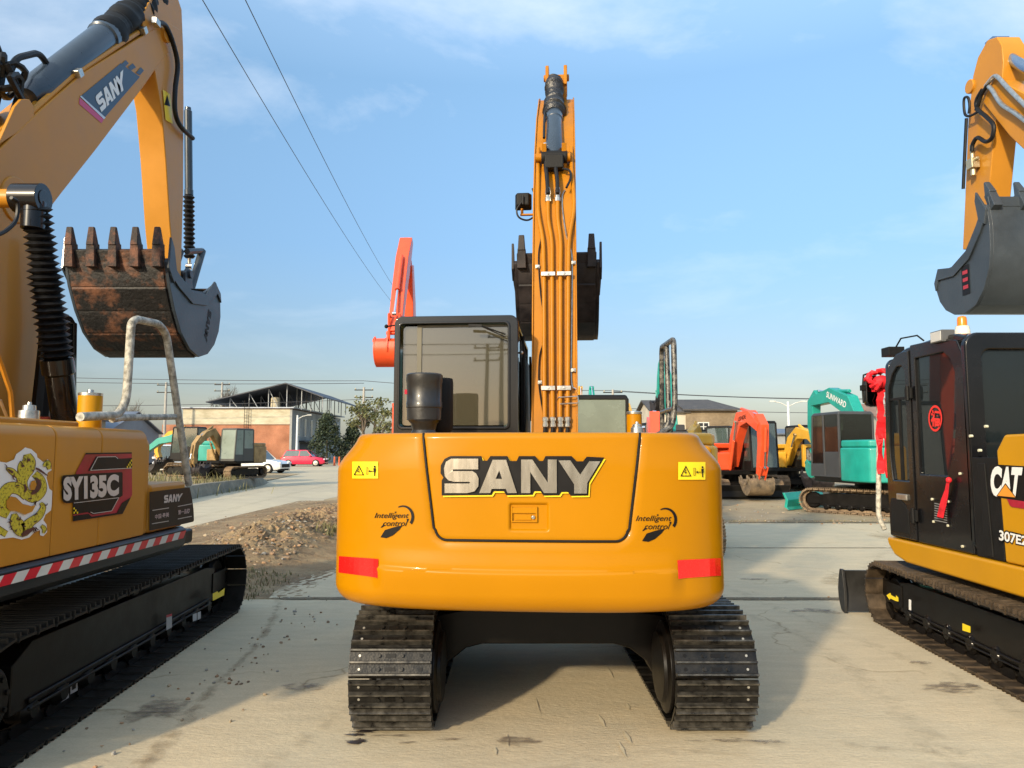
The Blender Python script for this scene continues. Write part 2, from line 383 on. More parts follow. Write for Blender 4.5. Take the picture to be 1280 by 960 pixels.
BK = [(-.02, -.16), (.10, -.28), (.12, -.45), (.08, -.62), (-.03, -.78), (-.20, -.90), (-.42, -.955), (-.64, -.90), (-.85, -.76), (-1.00, -.57), (-1.12, -.36), (-1.20, -.14)]
def bucket(root, xc, pv, s, rot, w, mat, side_mat, tooth_mat, teeth=5, rz=0., plates=True, emblem=None, tip_mat=None):
    c, si = cos(rot), sin(rot)
    def T(y, z): y *= s; z *= s; return (pv[0] + y * c - z * si, pv[1] + y * si + z * c)
    mb = MB(); th = .035
    outer = [Vector(p) for p in BK]
    inner = []
    for i, p in enumerate(outer):
        a = outer[max(0, i - 1)]; b = outer[min(len(outer) - 1, i + 1)]; t = (b - a).normalized(); inner.append(p + Vector((t.y, -t.x)) * -th if False else p + Vector((-t.y, t.x)) * -th)
    # choose inner side toward the cavity centre
    cc = Vector((-.5, -.35))
    inner = [p + (cc - p).normalized() * th for p in outer]
    poly = [T(*p) for p in outer] + [T(*p) for p in inner[::-1]]
    mb.px_(poly, xc - w / 2, xc + w / 2)
    if plates:   # overlapping wear plates on the outside
        for i in (4, 6, 7, 8, 9, 10):
            a, b = outer[i], outer[i + 1]; d = (b - a).normalized(); nn = Vector((d.y, -d.x))
            if (a + nn - cc).length < (a - cc).length: nn = -nn
            q = [a + nn * .002, b + nn * .002, b - d * .02 + nn * (.012 + .004 * (i % 2)), a + nn * .010]
            mb.px_([T(*p) for p in q], xc - w / 2 + .012, xc + w / 2 - .012)
    # lip
    mb.px_([T(*p) for p in ((-1.20, -.16), (-1.235, -.04), (-1.205, -.02), (-1.15, -.16))], xc - w / 2, xc + w / 2)
    bk = mb.build('bucket', mat, root, bev=.004, rz=rz, ang=28)
    # side plates, with the bent rib along the opening
    for sd in (-1, 1):
        sp = MB(); x0 = xc + sd * w / 2; x1 = x0 + sd * .028
        side = [(-.02, -.10)] + BK[1:] + [(-1.17, -.10), (-.95, -.20), (-.65, -.30), (-.32, -.26)]
        sp.px_([T(*p) for p in side], x0, x1)
        rib = [(-1.16, -.12), (-.95, -.22), (-.65, -.32), (-.32, -.28), (-.10, -.10), (.06, -.20), (.09, -.30), (-.02, -.22), (-.30, -.40), (-.64, -.44), (-.96, -.34), (-1.13, -.26)]
        sp.px_([T(*p) for p in rib], x1, x1 + sd * .018)
        if sd > 0 or True:
            sp.px_([T(*p) for p in ((-1.20, -.20), (-1.17, .10), (-1.10, .02), (-1.03, -.20), (-1.08, -.32))], x1, x1 + sd * .022)
        sp.build('side_plate', side_mat, bk, bev=.004)
    for k in range(teeth):
        x = xc + (k / (teeth - 1) - .5) * (w - .09); t = MB(); b = .042; e = .025
        y0, z0 = -1.215, -.16
        def tp(dx, y, z): q = T(y, z); return (x + dx, q[0], q[1])
        t.hexa([tp(-b, -1.26, -.20), tp(b, -1.26, -.20), tp(b, -1.16, -.20), tp(-b, -1.16, -.20), tp(-b * .85, -1.27, .02), tp(b * .85, -1.27, .02), tp(b * .85, -1.17, .03), tp(-b * .85, -1.17, .03)])
        t.m = 1
        t.hexa([tp(-b * .8, -1.28, .0), tp(b * .8, -1.28, .0), tp(b * .8, -1.17, .0), tp(-b * .8, -1.17, .0), tp(-e, -1.262, .175), tp(e, -1.262, .175), tp(e, -1.235, .175), tp(-e, -1.235, .175)])
        t.build('tooth', [tooth_mat, tip_mat or tooth_mat], bk, bev=.006)
    # hinge ears
    e = MB()
    for sd in (-1, 1):
        x = xc + sd * .15 * (w / .85); e.px_([T(*p) for p in ((-.10, .0), (-.03, .07), (.05, .05), (.14, -.24), (.16, -.5), (.11, -.6), (-.08, -.30))], x - .016, x + .016)
    y, z = T(0, 0); e.cyl((xc - .19 * (w / .85), y, z), (xc + .19 * (w / .85), y, z), .035 * s + .01, 12)
    e.build('hinge_ear', side_mat, bk, bev=.004)
    return bk, T

def hyd(name, root, p0, p1, r, frac, mat, rod=None, rz=0., n=18):
    "hydraulic ram: barrel from p0, rod to p1"
    p0 = Vector(p0); p1 = Vector(p1); d = p1 - p0; L = d.length; m = p0 + d * frac; u = d.normalized()
    b = MB(); b.lathe(p0, m, [(0, r * .75), (.03, r * .8), (.04, r), (L * frac - .06, r), (L * frac - .055, r * 1.12), (L * frac, r * 1.12), (L * frac + .004, r * .6)], n)
    o = b.build(name, mat, root, rz=rz)
    a = MB(); a.cyl(m, p1, r * .52, 12)
    ax = Vector((1, 0, 0)); a.cyl(p1 - ax * r * .8, p1 + ax * r * .8, r * .85, 12)
    a.build('rod', rod or CHROME, o)
    return o

def cab(root, x0, x1, y0, y1, z0, z1, fm, gm, rz=0., front=.12, detail=1, rear=None, seat=True, wipe=False):
    "operator cab as pillars, sills and a roof with real panes between; y1 is the front"
    p = .055; b = MB(); zs = z0 + (z1 - z0) * .38; ym = y0 + (y1 - y0) * .52
    yt = y1 - front
    def pil(x, ya, yb, za, zb, sx=p, sy=p):
        b.hexa([(x - sx / 2, ya - sy / 2, za), (x + sx / 2, ya - sy / 2, za), (x + sx / 2, ya + sy / 2, za), (x - sx / 2, ya + sy / 2, za), (x - sx / 2, yb - sy / 2, zb), (x + sx / 2, yb - sy / 2, zb), (x + sx / 2, yb + sy / 2, zb), (x - sx / 2, yb + sy / 2, zb)])
    for x in (x0 + p / 2, x1 - p / 2):
        pil(x, y0 + p / 2, y0 + p / 2, z0, z1 - .06); pil(x, y1 - p / 2, yt - p / 2, z0, z1 - .06); pil(x, ym, ym, z0, z1 - .05, sy=.07)
        b.box(x - p / 2 + .004, x + p / 2 - .004, y0 + p, ym - .035, z0, zs); b.box(x - p / 2 + .004, x + p / 2 - .004, ym + .035, y1 - p, z0, z0 + (zs - z0) * .5)
    b.box(x0 + p, x1 - p, y0 + .004, y0 + p - .004, z0, z0 + (z1 - z0) * .32)
    b.box(x0 + p, x1 - p, y1 - p, y1 - .004, z0, z0 + .1)
    b.box(x0, x1, y0, y1, z0 - .02, z0 + .02)
    fr = b.build('cab_frame', fm, root, bev=.012, rz=rz)
    t = MB(); t.hexa([(x0 - .004, y0 - .005, z1 - .085), (x1 + .004, y0 - .005, z1 - .085), (x1 + .004, yt + .01, z1 - .085), (x0 - .004, yt + .01, z1 - .085), (x0 + .03, y0 + .03, z1), (x1 - .03, y0 + .03, z1), (x1 - .03, yt - .03, z1), (x0 + .03, yt - .03, z1)])
    t.build('cab_roof', fm, root, bev=.03, seg=3, rz=rz)
    g = MB(); g.box(x0 + p, x1 - p, y0 + .015, y0 + .022, z0 + (z1 - z0) * .32, z1 - .08); g.build('rear_window', rear or gm, root, rz=rz)
    for x in (x0 + .02, x1 - .027):
        g = MB(); g.box(x, x + .006, y0 + p, ym - .03, zs, z1 - .07); g.build('side_window', gm, root, rz=rz)
        g = MB(); g.hexa([(x, ym + .03, z0 + (zs - z0) * .5), (x + .006, ym + .03, z0 + (zs - z0) * .5), (x + .006, y1 - p, z0 + (zs - z0) * .5), (x, y1 - p, z0 + (zs - z0) * .5), (x, ym + .03, z1 - .07), (x + .006, ym + .03, z1 - .07), (x + .006, yt - p, z1 - .07), (x, yt - p, z1 - .07)]); g.build('door_window', gm, root, rz=rz)
    g = MB(); g.hexa([(x0 + p, y1 - .03, z0 + .1), (x1 - p, y1 - .03, z0 + .1), (x1 - p, y1 - .023, z0 + .1), (x0 + p, y1 - .023, z0 + .1), (x0 + p, yt - .03, z1 - .08), (x1 - p, yt - .03, z1 - .08), (x1 - p, yt - .023, z1 - .08), (x0 + p, yt - .023, z1 - .08)]); g.build('windscreen', gm, root, rz=rz)
    if seat:
        xm = (x0 + x1) / 2; s = MB(); s.box(xm - .22, xm + .22, y0 + .35, y0 + .82, z0 + .40, z0 + .52); s.obox((xm, y0 + .33, z0 + .82), (.42, .12, .70), rx=.15); s.obox((xm, y0 + .28, z0 + 1.26), (.24, .09, .18), rx=.12); s.box(xm - .12, xm + .12, y0 + .40, y0 + .75, z0 + .02, z0 + .40)
        for q in (-.3, .3): s.box(xm + q - .05, xm + q + .05, y0 + .42, y0 + .85, z0 + .60, z0 + .68)
        s.build('seat', SEATM, root, bev=.03, seg=3, rz=rz)
    return fr

def ladder_text(mb, bm, O, U, V, off=None):
    "map a flat mesh onto the plane O + x U + y V (+ z N)"
    O = Vector(O); U = Vector(U); V = Vector(V); N = U.cross(V)
    return merge(mb, bm, lambda c: O + U * c.x + V * c.y + N * (c.z + (off or 0)))

def far_excavator(name, loc, head, paint, label, s=1., rear=None, boom=None, arm=None, brot=0., track_rot=0., trk=TRACKR, boom_x=.22, blade=None, cabm=BLACKM, bmat=None, word=None, frontonly=False, group=None, gm=None, cabs=1.):
    "complete tracked excavator for the middle distance. boom: list of (y,z,half) ; arm: same ; local units at 7 t size"
    r = empty(name, loc, head)
    r.scale = (s, s, s)
    tag(r, label, 'excavator', group)
    boom = boom or [(.35, 1.15, .13), (.9, 2.2, .22), (1.35, 2.9, .24), (2.0, 3.3, .17), (3.1, 3.5, .11)]
    arm = arm or [(2.85, 3.75, .09), (3.15, 3.45, .16), (3.2, 2.9, .13), (3.05, 1.9, .08)]
    for sd in (-1, 1): track(r, sd * .87, -1.08, 1.12, .31, .44, .155, trk, FRAMEB, sd, detail=1, rz=track_rot, chain_mat=trk)
    b = MB(); b.box(-.62, .62, -.45, .45, .30, .52); b.cyl((0, 0, .5), (0, 0, .76), .42, 20); b.box(-.80, .80, -.7, -.45, .26, .46); b.box(-.80, .80, .45, .7, .26, .46)
    b.build('undercarriage', FRAMEB, r, bev=.02, rz=track_rot)
    if blade:
        b = MB(); b.px_([(1.70, .02), (1.82, .10), (1.78, .28), (1.86, .46), (1.80, .46), (1.71, .28), (1.74, .10)], -1.09, 1.09); b.box(-.45, -.33, 1.0, 1.75, .16, .28); b.box(.33, .45, 1.0, 1.75, .16, .28)
        b.build('dozer_blade', blade, r, bev=.008, rz=track_rot)
    b = MB(); b.box(-1.03, 1.03, -1.1, .95, .76, .90); b.build('platform', FRAMEB, r, bev=.02)
    pl = [(1.06, -.37), (1.06, -1.15), (.95, -1.45), (.62, -1.64), (0, -1.72), (-.62, -1.64), (-.95, -1.45), (-1.06, -1.15), (-1.06, -.37)]
    b = MB(); b.pz_(pl, .80, 1.62); b.build('counterweight', paint, r, bev=.05, seg=3)
    b = MB(); b.pz_([(x * .97, y * .97 if y < -1 else y + (.3 if x > 0 else 0)) for x, y in pl], 1.62, 1.80); b.box(.42, 1.03, -.15, .75, .90, 1.48)
    b.build('engine_hood', paint, r, bev=.05, seg=3)
    b = MB(); b.box(-.62, -.20, -1.765, -1.66, 1.0, 1.08); b.box(.3, .62, -1.765, -1.66, 1.0, 1.08); b.build('reflector', RED, r)
    cab(r, -1.04, -.10, -.32, 1.12, .90, 2.52 * cabs, cabm, gm or GLASSF, rear=rear)
    front_end(r, boom_x, boom, arm, brot, paint, bmat or BUCKETC, .30, bw=.72, bs=.62, word=word)
    return r

def front_end(r, bx, boom, arm, brot, paint, bmat, w, bw=.72, bs=.62, word=None):
    b = MB(); b.px_(beam_outline(boom), bx - w / 2, bx + w / 2); bo = b.build('boom', paint, r, bev=.018)
    a = MB(); a.px_(beam_outline(arm), bx - w * .42, bx + w * .42); ar = a.build('arm', paint, r, bev=.014)
    k = MB()
    for sd in (-1, 1): k.tube([(bx + sd * w * .3, boom[1][0] - boom[1][2] * .9, boom[1][1] + boom[1][2] * .5)] + [(bx + sd * w * .3, y - h * .55 * (1 if i < 3 else .6), z + h * (1.0 if i > 1 else .8)) for i, (y, z, h) in enumerate(boom[2:])], .022, 6)
    k.build('hydraulic_pipe', paint, bo)
    y, z, h = boom[2]; hyd('boom_cylinder', r, (bx + w * .8, boom[0][0] + .35, boom[0][1] - .15), (bx + w * .8, y + h * .3, z - h * .3), .05, .62, paint)
    hyd('arm_cylinder', r, (bx, boom[2][0] - .05, boom[2][1] + boom[2][2] + .08), (bx, arm[0][0], arm[0][1] + .02), .052, .62, paint)
    e = arm[-1]; u = Vector((arm[-2][0] - e[0], arm[-2][1] - e[1])).normalized()
    nrm = Vector((u.y, -u.x))
    q = Vector((arm[1][0], arm[1][1])) + nrm * (arm[1][2] + .04); t = Vector((e[0], e[1])) + u * .28 + nrm * .22
    hyd('bucket_cylinder', r, (bx, q.x, q.y), (bx, t.x, t.y), .045, .6, paint)
    bk, T = bucket(r, bx, (e[0], e[1]), bs, brot, bw, bmat, bmat, bmat, 4, plates=False)
    l = MB(); tt = T(.05, -.25)
    for sd in (-.1, .1): l.tube([(bx + sd, t.x, t.y), (bx + sd, tt[0], tt[1])], .025, 6); l.tube([(bx + sd, t.x, t.y), (bx + sd, e[0] + u.x * .3, e[1] + u.y * .3)], .022, 6)
    l.build('bucket_link', paint, r)
    if word:
        txt, col, i, hh, ww = word
        p0 = Vector(boom[i][:2]); p1 = Vector(boom[i + 1][:2]); d = (p1 - p0).normalized(); n_ = Vector((-d.y, d.x)); c = (p0 + p1) / 2
        for sd in (-1, 1):
            U = Vector((0, d.x, d.y)) * sd; V = Vector((0, n_.x, n_.y)); 
            if V.z < 0: V = -V; U = -U
            if U.cross(V).x * sd < 0: U = -U
            O = Vector((bx + sd * (w / 2 + .006), c.x, c.y)) - U * ww / 2 - V * hh / 2
            m = MB(); ladder_text(m, text_bm(txt, hh, ww, bold=.02), O, U, V); m.build('lettering', col, bo)
# ================================================================== CENTRE MACHINE
TH = radians(4.5)
ctr = empty('excavator', (.22, 5.5, 0))
tag(ctr, 'bright orange excavator in the middle seen from behind, big silver letters on its engine door', 'excavator', 'large excavators in the front row')
RC = Matrix.Rotation(-TH, 4, 'Z')
def LC(v):
    "world -> local frame of the slewed upper structure"
    return RC.inverted() @ (Vector(v) - Vector((.22, 5.5, 0)))
for sd in (-1, 1): track(ctr, sd * .87, -1.08, 1.12, .325, .44, .171, TRACKN, FRAMEB, sd, worn_lit=WORN_LIT)
b = MB()
for y0, y1 in ((-.78, -.44), (.44, .78)):
    arch = [(-.80, .16), (-.80, .52), (-.40, .60), (.40, .60), (.80, .52), (.80, .16), (.66, .16), (.60, .27), (.50, .345), (.40, .37), (-.40, .37), (-.50, .345), (-.60, .27), (-.66, .16)]
    b.py_(arch, y0, y1)
b.box(-.5, .5, -.44, .44, .42, .62); b.cyl((0, 0, .6), (0, 0, .77), .46, 28)
b.build('undercarriage', FRAMEB, ctr, bev=.012)
b = MB(); b.lathe((0, 0, .30), (0, 0, 1), [(0, .07), (.03, .10), (.12, .10), (.13, .14), (.20, .14)], 20); b.cyl((.05, -.35, .36), (.05, -.35, .60), .045, 14); b.cyl((.05, -.35, .34), (.05, -.35, .37), .06, 14); b.build('swivel_joint', FRAMEB, ctr, bev=.004)
for sx_ in (-1, 1):
    b = MB(); b.lathe((sx_ * .66, -1.08, .325), (sx_ * .60, -1.08, .325), [(0, .25), (.02, .25), (.03, .20), (.05, .19), (.055, .08)], 24); b.build('final_drive', FRAMEB, ctr, bev=.004)
    b = MB(); b.box(sx_ * .665 - .012, sx_ * .665 + .012, -.74, .9, .20, .50); b.build('frame_plate', FRAMEB, ctr, bev=.004)
    for k_ in range(2): b = MB(); b.cyl((sx_ * .648, -.72, .26 + .18 * k_), (sx_ * .640, -.72, .26 + .18 * k_), .012, 8); b.build('bolt', BOLT_HOLELIGHT, ctr)
b = MB()
for k_ in range(30): a_ = 2 * pi * k_ / 30; b.cyl((.43 * cos(a_), .43 * sin(a_), .585), (.43 * cos(a_), .43 * sin(a_), .612), .013, 6)
b.lathe((0, 0, .60), (0, 0, 1), [(0, .49), (.02, .50), (.06, .50), (.07, .48), (.16, .48)], 36); b.build('swing_bearing', FRAMEB, ctr)
b = MB(); b.box(-1.0, 1.0, -1.32, .55, .80, .90); b.box(-.95, -.20, .5, 1.2, .80, .90); b.box(.45, 1.0, .5, 1.25, .80, .92)
for x in (-.42, .42): b.box(x - .02, x + .02, -1.3, .9, .765, .80)
b.cyl((-.35, -1.1, .775), (-.35, -1.1, .80), .12, 16); b.cyl((.45, -1.0, .775), (.45, -1.0, .80), .10, 16)
b.cyl((.1, -1.15, .70), (.1, -1.15, .80), .03, 10)
b.build('platform', FRAMEB, ctr, bev=.006, rz=-TH)

# --- counterweight and engine door: one shaped rear surface
CXO = -.034
ZB, ZT, HW, DD, YS, NE = .745, 1.64, 1.046, .42, -1.33, 3.0
def cw_in(z):
    r = .10; a = 0
    if z < ZB + r: a = r - sqrt(max(0, r * r - (ZB + r - z) ** 2))
    if z > ZT - .03: a = .03 - sqrt(max(0, .03 ** 2 - (z - ZT + .03) ** 2))
    return a
def cw_hw(z):
    t = max(0, min(1, (z - 1.44) / .20)); return HW - .115 * t * t * (3 - 2 * t) * (1.0)
_tab = {}
def cw_tab(z):
    k = round(z, 4)
    if k not in _tab:
        hw = cw_hw(z) - cw_in(z); d = DD - cw_in(z); pts = []
        for i in range(401):
            a = -pi / 2 + pi * i / 400; s_, c_ = sin(a), cos(a)
            pts.append((CXO + hw * math.copysign(abs(s_) ** (2 / NE), s_), YS - d * abs(c_) ** (2 / 2.3) - 0.0))
        pts = [(CXO - hw, YS + .35)] + pts + [(CXO + hw, YS + .35)]
        cum = [0]
        for p, q in zip(pts, pts[1:]): cum.append(cum[-1] + sqrt((p[0] - q[0]) ** 2 + (p[1] - q[1]) ** 2))
        _tab[k] = (pts, cum)
    return _tab[k]
def cw_at(t, z):
    "t in 0..1 along the rear outline at height z"
    pts, cum = cw_tab(z); L = t * cum[-1]; lo, hi = 0, len(cum) - 1
    while hi - lo > 1:
        m = (lo + hi) // 2
        if cum[m] <= L: lo = m
        else: hi = m
    f = (L - cum[lo]) / max(1e-9, cum[hi] - cum[lo]); p, q = pts[lo], pts[hi]
    tx, ty = q[0] - p[0], q[1] - p[1]; l = sqrt(tx * tx + ty * ty) or 1
    return (p[0] + f * tx, p[1] + f * ty, ty / l, -tx / l)      # x, y, outward normal
def sst(a, b, x): t = max(0, min(1, (x - a) / (b - a))); return t * t * (3 - 2 * t)
DZ0 = 1.105
def door_d(x, z):
    hw = .478 + (z - DZ0) * .135; r = .06; x = x - .008
    qx = abs(x) - (hw - r); qz = (DZ0 + r) - z
    return sqrt(max(qx, 0) ** 2 + max(qz, 0) ** 2) + min(max(qx, qz), 0) - r
def hand_d(x, z):
    qx = abs(x - .0) - .088; qz = abs(z - 1.222) - .058; return sqrt(max(qx, 0) ** 2 + max(qz, 0) ** 2) + min(max(qx, qz), 0) - .012
def cw_disp(x, z):
    d = door_d(x, z); o = 0.
    if d > 0: o -= .014 * (1 - sst(0, .05, d)) ; o += .006 * sst(.0, .012, d) * (1 - sst(.012, .05, d))
    else: o -= .010 * (1 - sst(.0, .02, -d) * .4)
    h = hand_d(x, z)
    if h < 0: o -= .016 * sst(0, .012, -h)
    ex = 1 - sst(.70, .80, abs(x + .02)); zz = .955 + .012 * (abs(x) ** 2)
    o += .024 * (1 - sst(zz - .006, zz + .006, z)) * ex * sst(.76, .95, z)
    o += .010 * (1 - sst(zz, zz + .12, z)) * ex * (0 if z < zz else 1)
    return o
NU, zs = 520, []
z = ZB
while z < ZT - 1e-6: zs.append(z); z += .0035 if (z < ZB + .1 or z > ZT - .035) else .0062
zs.append(ZT)
cw, dr = bmesh.new(), bmesh.new()
grid = []
for z in zs:
    row = []
    for i in range(NU + 1):
        x, y, nx, ny = cw_at(i / NU, z); o = cw_disp(x, z) if y < YS else 0
        row.append((x + nx * o, y + ny * o, z, door_d(x, z) if y < YS else 1))
    grid.append(row)
for bm_, test in ((cw, lambda d: d >= 0), (dr, lambda d: d < 0)):
    vm = {}
    def vert(j, i):
        if (j, i) not in vm: vm[(j, i)] = bm_.verts.new(grid[j][i][:3])
        return vm[(j, i)]
    for j in range(len(zs) - 1):
        for i in range(NU):
            dm = sum(grid[a][c][3] for a, c in ((j, i), (j, i + 1), (j + 1, i), (j + 1, i + 1))) / 4
            if test(dm):
                f = bm_.faces.new([vert(j, i), vert(j, i + 1), vert(j + 1, i + 1), vert(j + 1, i)])
    for j in ((0, len(zs) - 1) if bm_ is cw else ()):
        bm_.faces.new([vert(j, i) for i in range(NU + 1)])
for bm_, nm in ((cw, 'counterweight'), (dr, 'engine_door')):
    m = MB(); m.bm = bm_; o_ = m.build(nm, [ORANGE, BLACKM], ctr, rz=-TH, ang=50)
    if bm_ is cw: cwo = o_
    else: door = o_
b = MB(); b.box(-1.0, .98, -1.0, -.12, 1.30, 1.60); b.box(.50, 1.04, -.98, .35, .90, 1.58); b.box(-1.06, -.60, -.98, .06, .90, 1.52); b.box(.55, 1.02, .35, 1.15, .92, 1.42)
b.build('body_panel', ORANGE, ctr, bev=.03, seg=3, rz=-TH)
# mapping photo pixels onto the rear surface
_cache = {}
def rear_pt(px, py, off):
    z = 1.2; t = .5
    for it in range(7):
        def pj(t_, z_):
            x, y, nx, ny = cw_at(t_, z_); return P(RC @ Vector((x, y, z_)) + Vector((.22, 5.5, 0)))
        a = pj(t, z); e = 1e-3
        j1 = pj(min(1, t + e), z); j2 = pj(t, z + e)
        A = ((j1[0] - a[0]) / e, (j2[0] - a[0]) / e, (j1[1] - a[1]) / e, (j2[1] - a[1]) / e)
        det = A[0] * A[3] - A[1] * A[2] or 1e-6; dx, dy = px - a[0], py - a[1]
        t += (A[3] * dx - A[1] * dy) / det; z += (-A[2] * dx + A[0] * dy) / det
        t = max(.03, min(.97, t)); z = max(ZB + .01, min(ZT - .01, z))
    x, y, nx, ny = cw_at(t, z); o = off + (cw_disp(x, z) if door_d(x, z) > -.008 else -.006)
    return Vector((x + nx * o, y + ny * o, z))
def onrear(bm, px0, py0, ax, ay, off, mb=None, cut=0.):
    "map a flat mesh given in pixel units (x right, y up) from origin pixel"
    mb = mb or MB(); return merge(mb, bm, lambda c: rear_pt(px0 + ax * c.x, py0 - ay * c.y, off + c.z), cut)
K = 5.565
def tr(pts): return [(a / K, -b / K) for a, b in pts]
def flat(loops, ext=0., bev=0., grow=0.):
    cu = bpy.data.curves.new('f', 'CURVE'); cu.dimensions = '2D'; cu.fill_mode = 'BOTH' if ext else 'FRONT'; cu.extrude = ext; cu.bevel_depth = bev; cu.offset = grow
    for lp in loops:
        sp = cu.splines.new('POLY'); sp.points.add(len(lp) - 1); sp.use_cyclic_u = True
        for i, (a, b_) in enumerate(lp): sp.points[i].co = (a, b_, 0, 1)
    return _curve_bm(cu, None)
back = [(70, 330), (70, 225), (82, 205), (62, 175), (64, 120), (90, 75), (130, 56), (345, 56), (355, 88), (385, 88), (408, 56), (525, 56), (545, 90), (590, 90), (605, 56), (770, 56) if False else (718, 56), (745, 90), (772, 90), (790, 56), (970, 56), (1005, 92), (1050, 92), (1075, 60), (1198, 66), (1092, 240), (1086, 330), (965, 332), (945, 305), (900, 305), (885, 328), (775, 330), (755, 300), (712, 300), (700, 325), (518, 328), (500, 300), (430, 300), (415, 326)]
S_ = [(325, 74), (140, 74), (104, 95), (90, 140), (95, 195), (120, 224), (160, 234), (262, 234), (272, 240), (262, 246), (94, 246), (94, 312), (250, 312), (300, 300), (326, 265), (328, 210), (313, 178), (285, 160), (155, 160), (148, 154), (155, 148), (325, 148)]
A_ = [(332, 312), (425, 82), (518, 82), (592, 312), (528, 312), (516, 283), (418, 283), (408, 312)]; Ah = [(445, 214), (490, 214), (470, 155)]
N_ = [(622, 312), (622, 80), (700, 80), (806, 240), (806, 80), (868, 80), (868, 312), (780, 312), (685, 165), (685, 312)]
Y_ = [(880, 86), (962, 86), (1030, 185), (1092, 92), (1168, 92), (1078, 242), (1075, 315), (988, 315), (988, 252)]
m = MB(); onrear(flat([tr([(a + 9, b_ + 11) for a, b_ in back])]), 540, 560, 1, 1, .010, m, cut=12); m.build('letter_edge', YSTK, door, rz=-0)
m = MB(); onrear(flat([tr(back)]), 540, 560, 1, 1, .014, m, cut=12); m.build('letter_backing', BSTK, door)
m = MB()
for lps in ([S_], [A_, Ah], [N_], [Y_]):
    onrear(flat([tr(l) for l in lps], ext=.005, bev=0), 540, 560, 1, 1, .021, m, cut=12)
m.build('lettering', LETTER, door, ang=20, bev=.003)
# dark shut line round the door
b = MB(); sp_ = []
def door_pt(x, z, off=.0):
    t = .5 + (x + .02) / cw_tab(z)[1][-1]
    for it in range(12): t += (x - cw_at(t, z)[0]) / cw_tab(z)[1][-1]
    px_, py_, nx_, ny_ = cw_at(t, z); o = off + (cw_disp(x, z) if abs(door_d(x, z)) > .01 else -.006); return Vector((px_ + nx_ * o, py_ + ny_ * o, z))
rr_ = .06; hb = .478
path = [(-(hb + (ZT - .004 - DZ0) * .135) + .008, ZT - .004), (-(hb + .03) + .008, DZ0 + .22), (-(hb + rr_ * .135) + .008, DZ0 + rr_)] + [(.008 - (hb - rr_) - rr_ * cos(a), DZ0 + rr_ - rr_ * sin(a)) for a in [pi / 2 * i / 8 for i in range(1, 9)]]
path += [(.016 - x, z) for x, z in path[::-1]]
fine = []
for (xa_, za_), (xb_, zb_) in zip(path, path[1:]):
    n_ = max(1, int(math.hypot(xb_ - xa_, zb_ - za_) / .03))
    fine += [door_pt(xa_ + (xb_ - xa_) * i / n_, za_ + (zb_ - za_) * i / n_) for i in range(n_)]
fine.append(door_pt(*path[-1])); b.tube(fine, .0065, 8); b.build('door_seam', BLACKM, door)
# latch
hp = [rear_pt(*q, 0) for q in ((641, 637), (669, 637), (669, 650), (641, 650))]
cx = sum(p.x for p in hp) / 4; cz = sum(p.z for p in hp) / 4; cy = hp[0].y + .012
b = MB(); b.box(cx - .062, cx + .062, cy - .006, cy + .01, cz + .006, cz + .034); b.box(cx - .066, cx - .058, cy - .008, cy + .01, cz - .034, cz + .038); b.box(cx + .058, cx + .066, cy - .008, cy + .01, cz - .034, cz + .038); b.box(cx - .066, cx + .066, cy - .007, cy + .01, cz - .038, cz - .031)
b.box(cx - .045, cx + .035, cy, cy + .012, cz - .028, cz + .0)
b.m = 1; b.cyl((cx + .045, cy - .004, cz - .014), (cx + .045, cy + .01, cz - .014), .009, 12)
b.build('door_latch', [ORANGE, STEEL], door, bev=.002)
# reflectors, warning stickers, side emblems
for poly in ([(424.5, 695), (474, 698.5), (474, 722), (424, 715.5)], [(846, 700), (900, 697.5), (900.5, 719.5), (846, 723)]):
    n_ = 8; a, b2, c2, d2 = [Vector(q) for q in poly]; m = MB()
    for i in range(n_):
        q = [a.lerp(b2, i / n_), a.lerp(b2, (i + 1) / n_), d2.lerp(c2, (i + 1) / n_), d2.lerp(c2, i / n_)]
        m.poly([rear_pt(p.x, p.y, .004) for p in q])
    m.build('reflector', RED, cwo)
for ox, oy, k in ((441.5, 577, 1.), (847, 577.5, 1.05)):
    m = MB(); onrear(rect(0, 32 * k, -21 * k, 0, 12), ox, oy, 1, 1, .006, m); st = m.build('warning_sticker', YSTK, cwo)
    m = MB()
    onrear(flat([[(2 * k, -17 * k), (8.5 * k, -4 * k), (15 * k, -17 * k)], [(3.6 * k, -16 * k), (8.5 * k, -6.2 * k), (13.4 * k, -16 * k)]]), ox, oy, 1, 1, .010, m)
    onrear(poly_bm([[(8.2 * k, -9 * k), (9.2 * k, -9 * k), (7.8 * k, -12 * k), (9.8 * k, -12 * k), (8.0 * k, -15 * k), (8.4 * k, -12.8 * k), (6.6 * k, -12.8 * k)]]), ox, oy, 1, 1, .010, m)
    onrear(poly_bm([[(26.5 * k, -8 * k), (29.5 * k, -8 * k), (29.2 * k, -13 * k), (28.6 * k, -13 * k), (28.6 * k, -18 * k), (27.4 * k, -18 * k), (27.4 * k, -13 * k), (26.8 * k, -13 * k)], [(27 * k, -5 * k), (29 * k, -5 * k), (29 * k, -7.4 * k), (27 * k, -7.4 * k)],
                     [(21 * k, -11.4 * k), (26 * k, -11.4 * k), (26 * k, -12.4 * k), (21 * k, -12.4 * k)], [(20.5 * k, -11.9 * k), (22.3 * k, -10 * k), (22.3 * k, -13.8 * k)]]), ox, oy, 1, 1, .010, m)
    onrear(flat([[(17.5 * k, -7 * k), (20 * k, -7 * k), (20 * k, -16 * k), (17.5 * k, -16 * k)], [(18 * k, -7.5 * k), (19.5 * k, -7.5 * k), (19.5 * k, -15.5 * k), (18 * k, -15.5 * k)]]), ox, oy, 1, 1, .010, m)
    m.build('pictogram', BSTK, st)
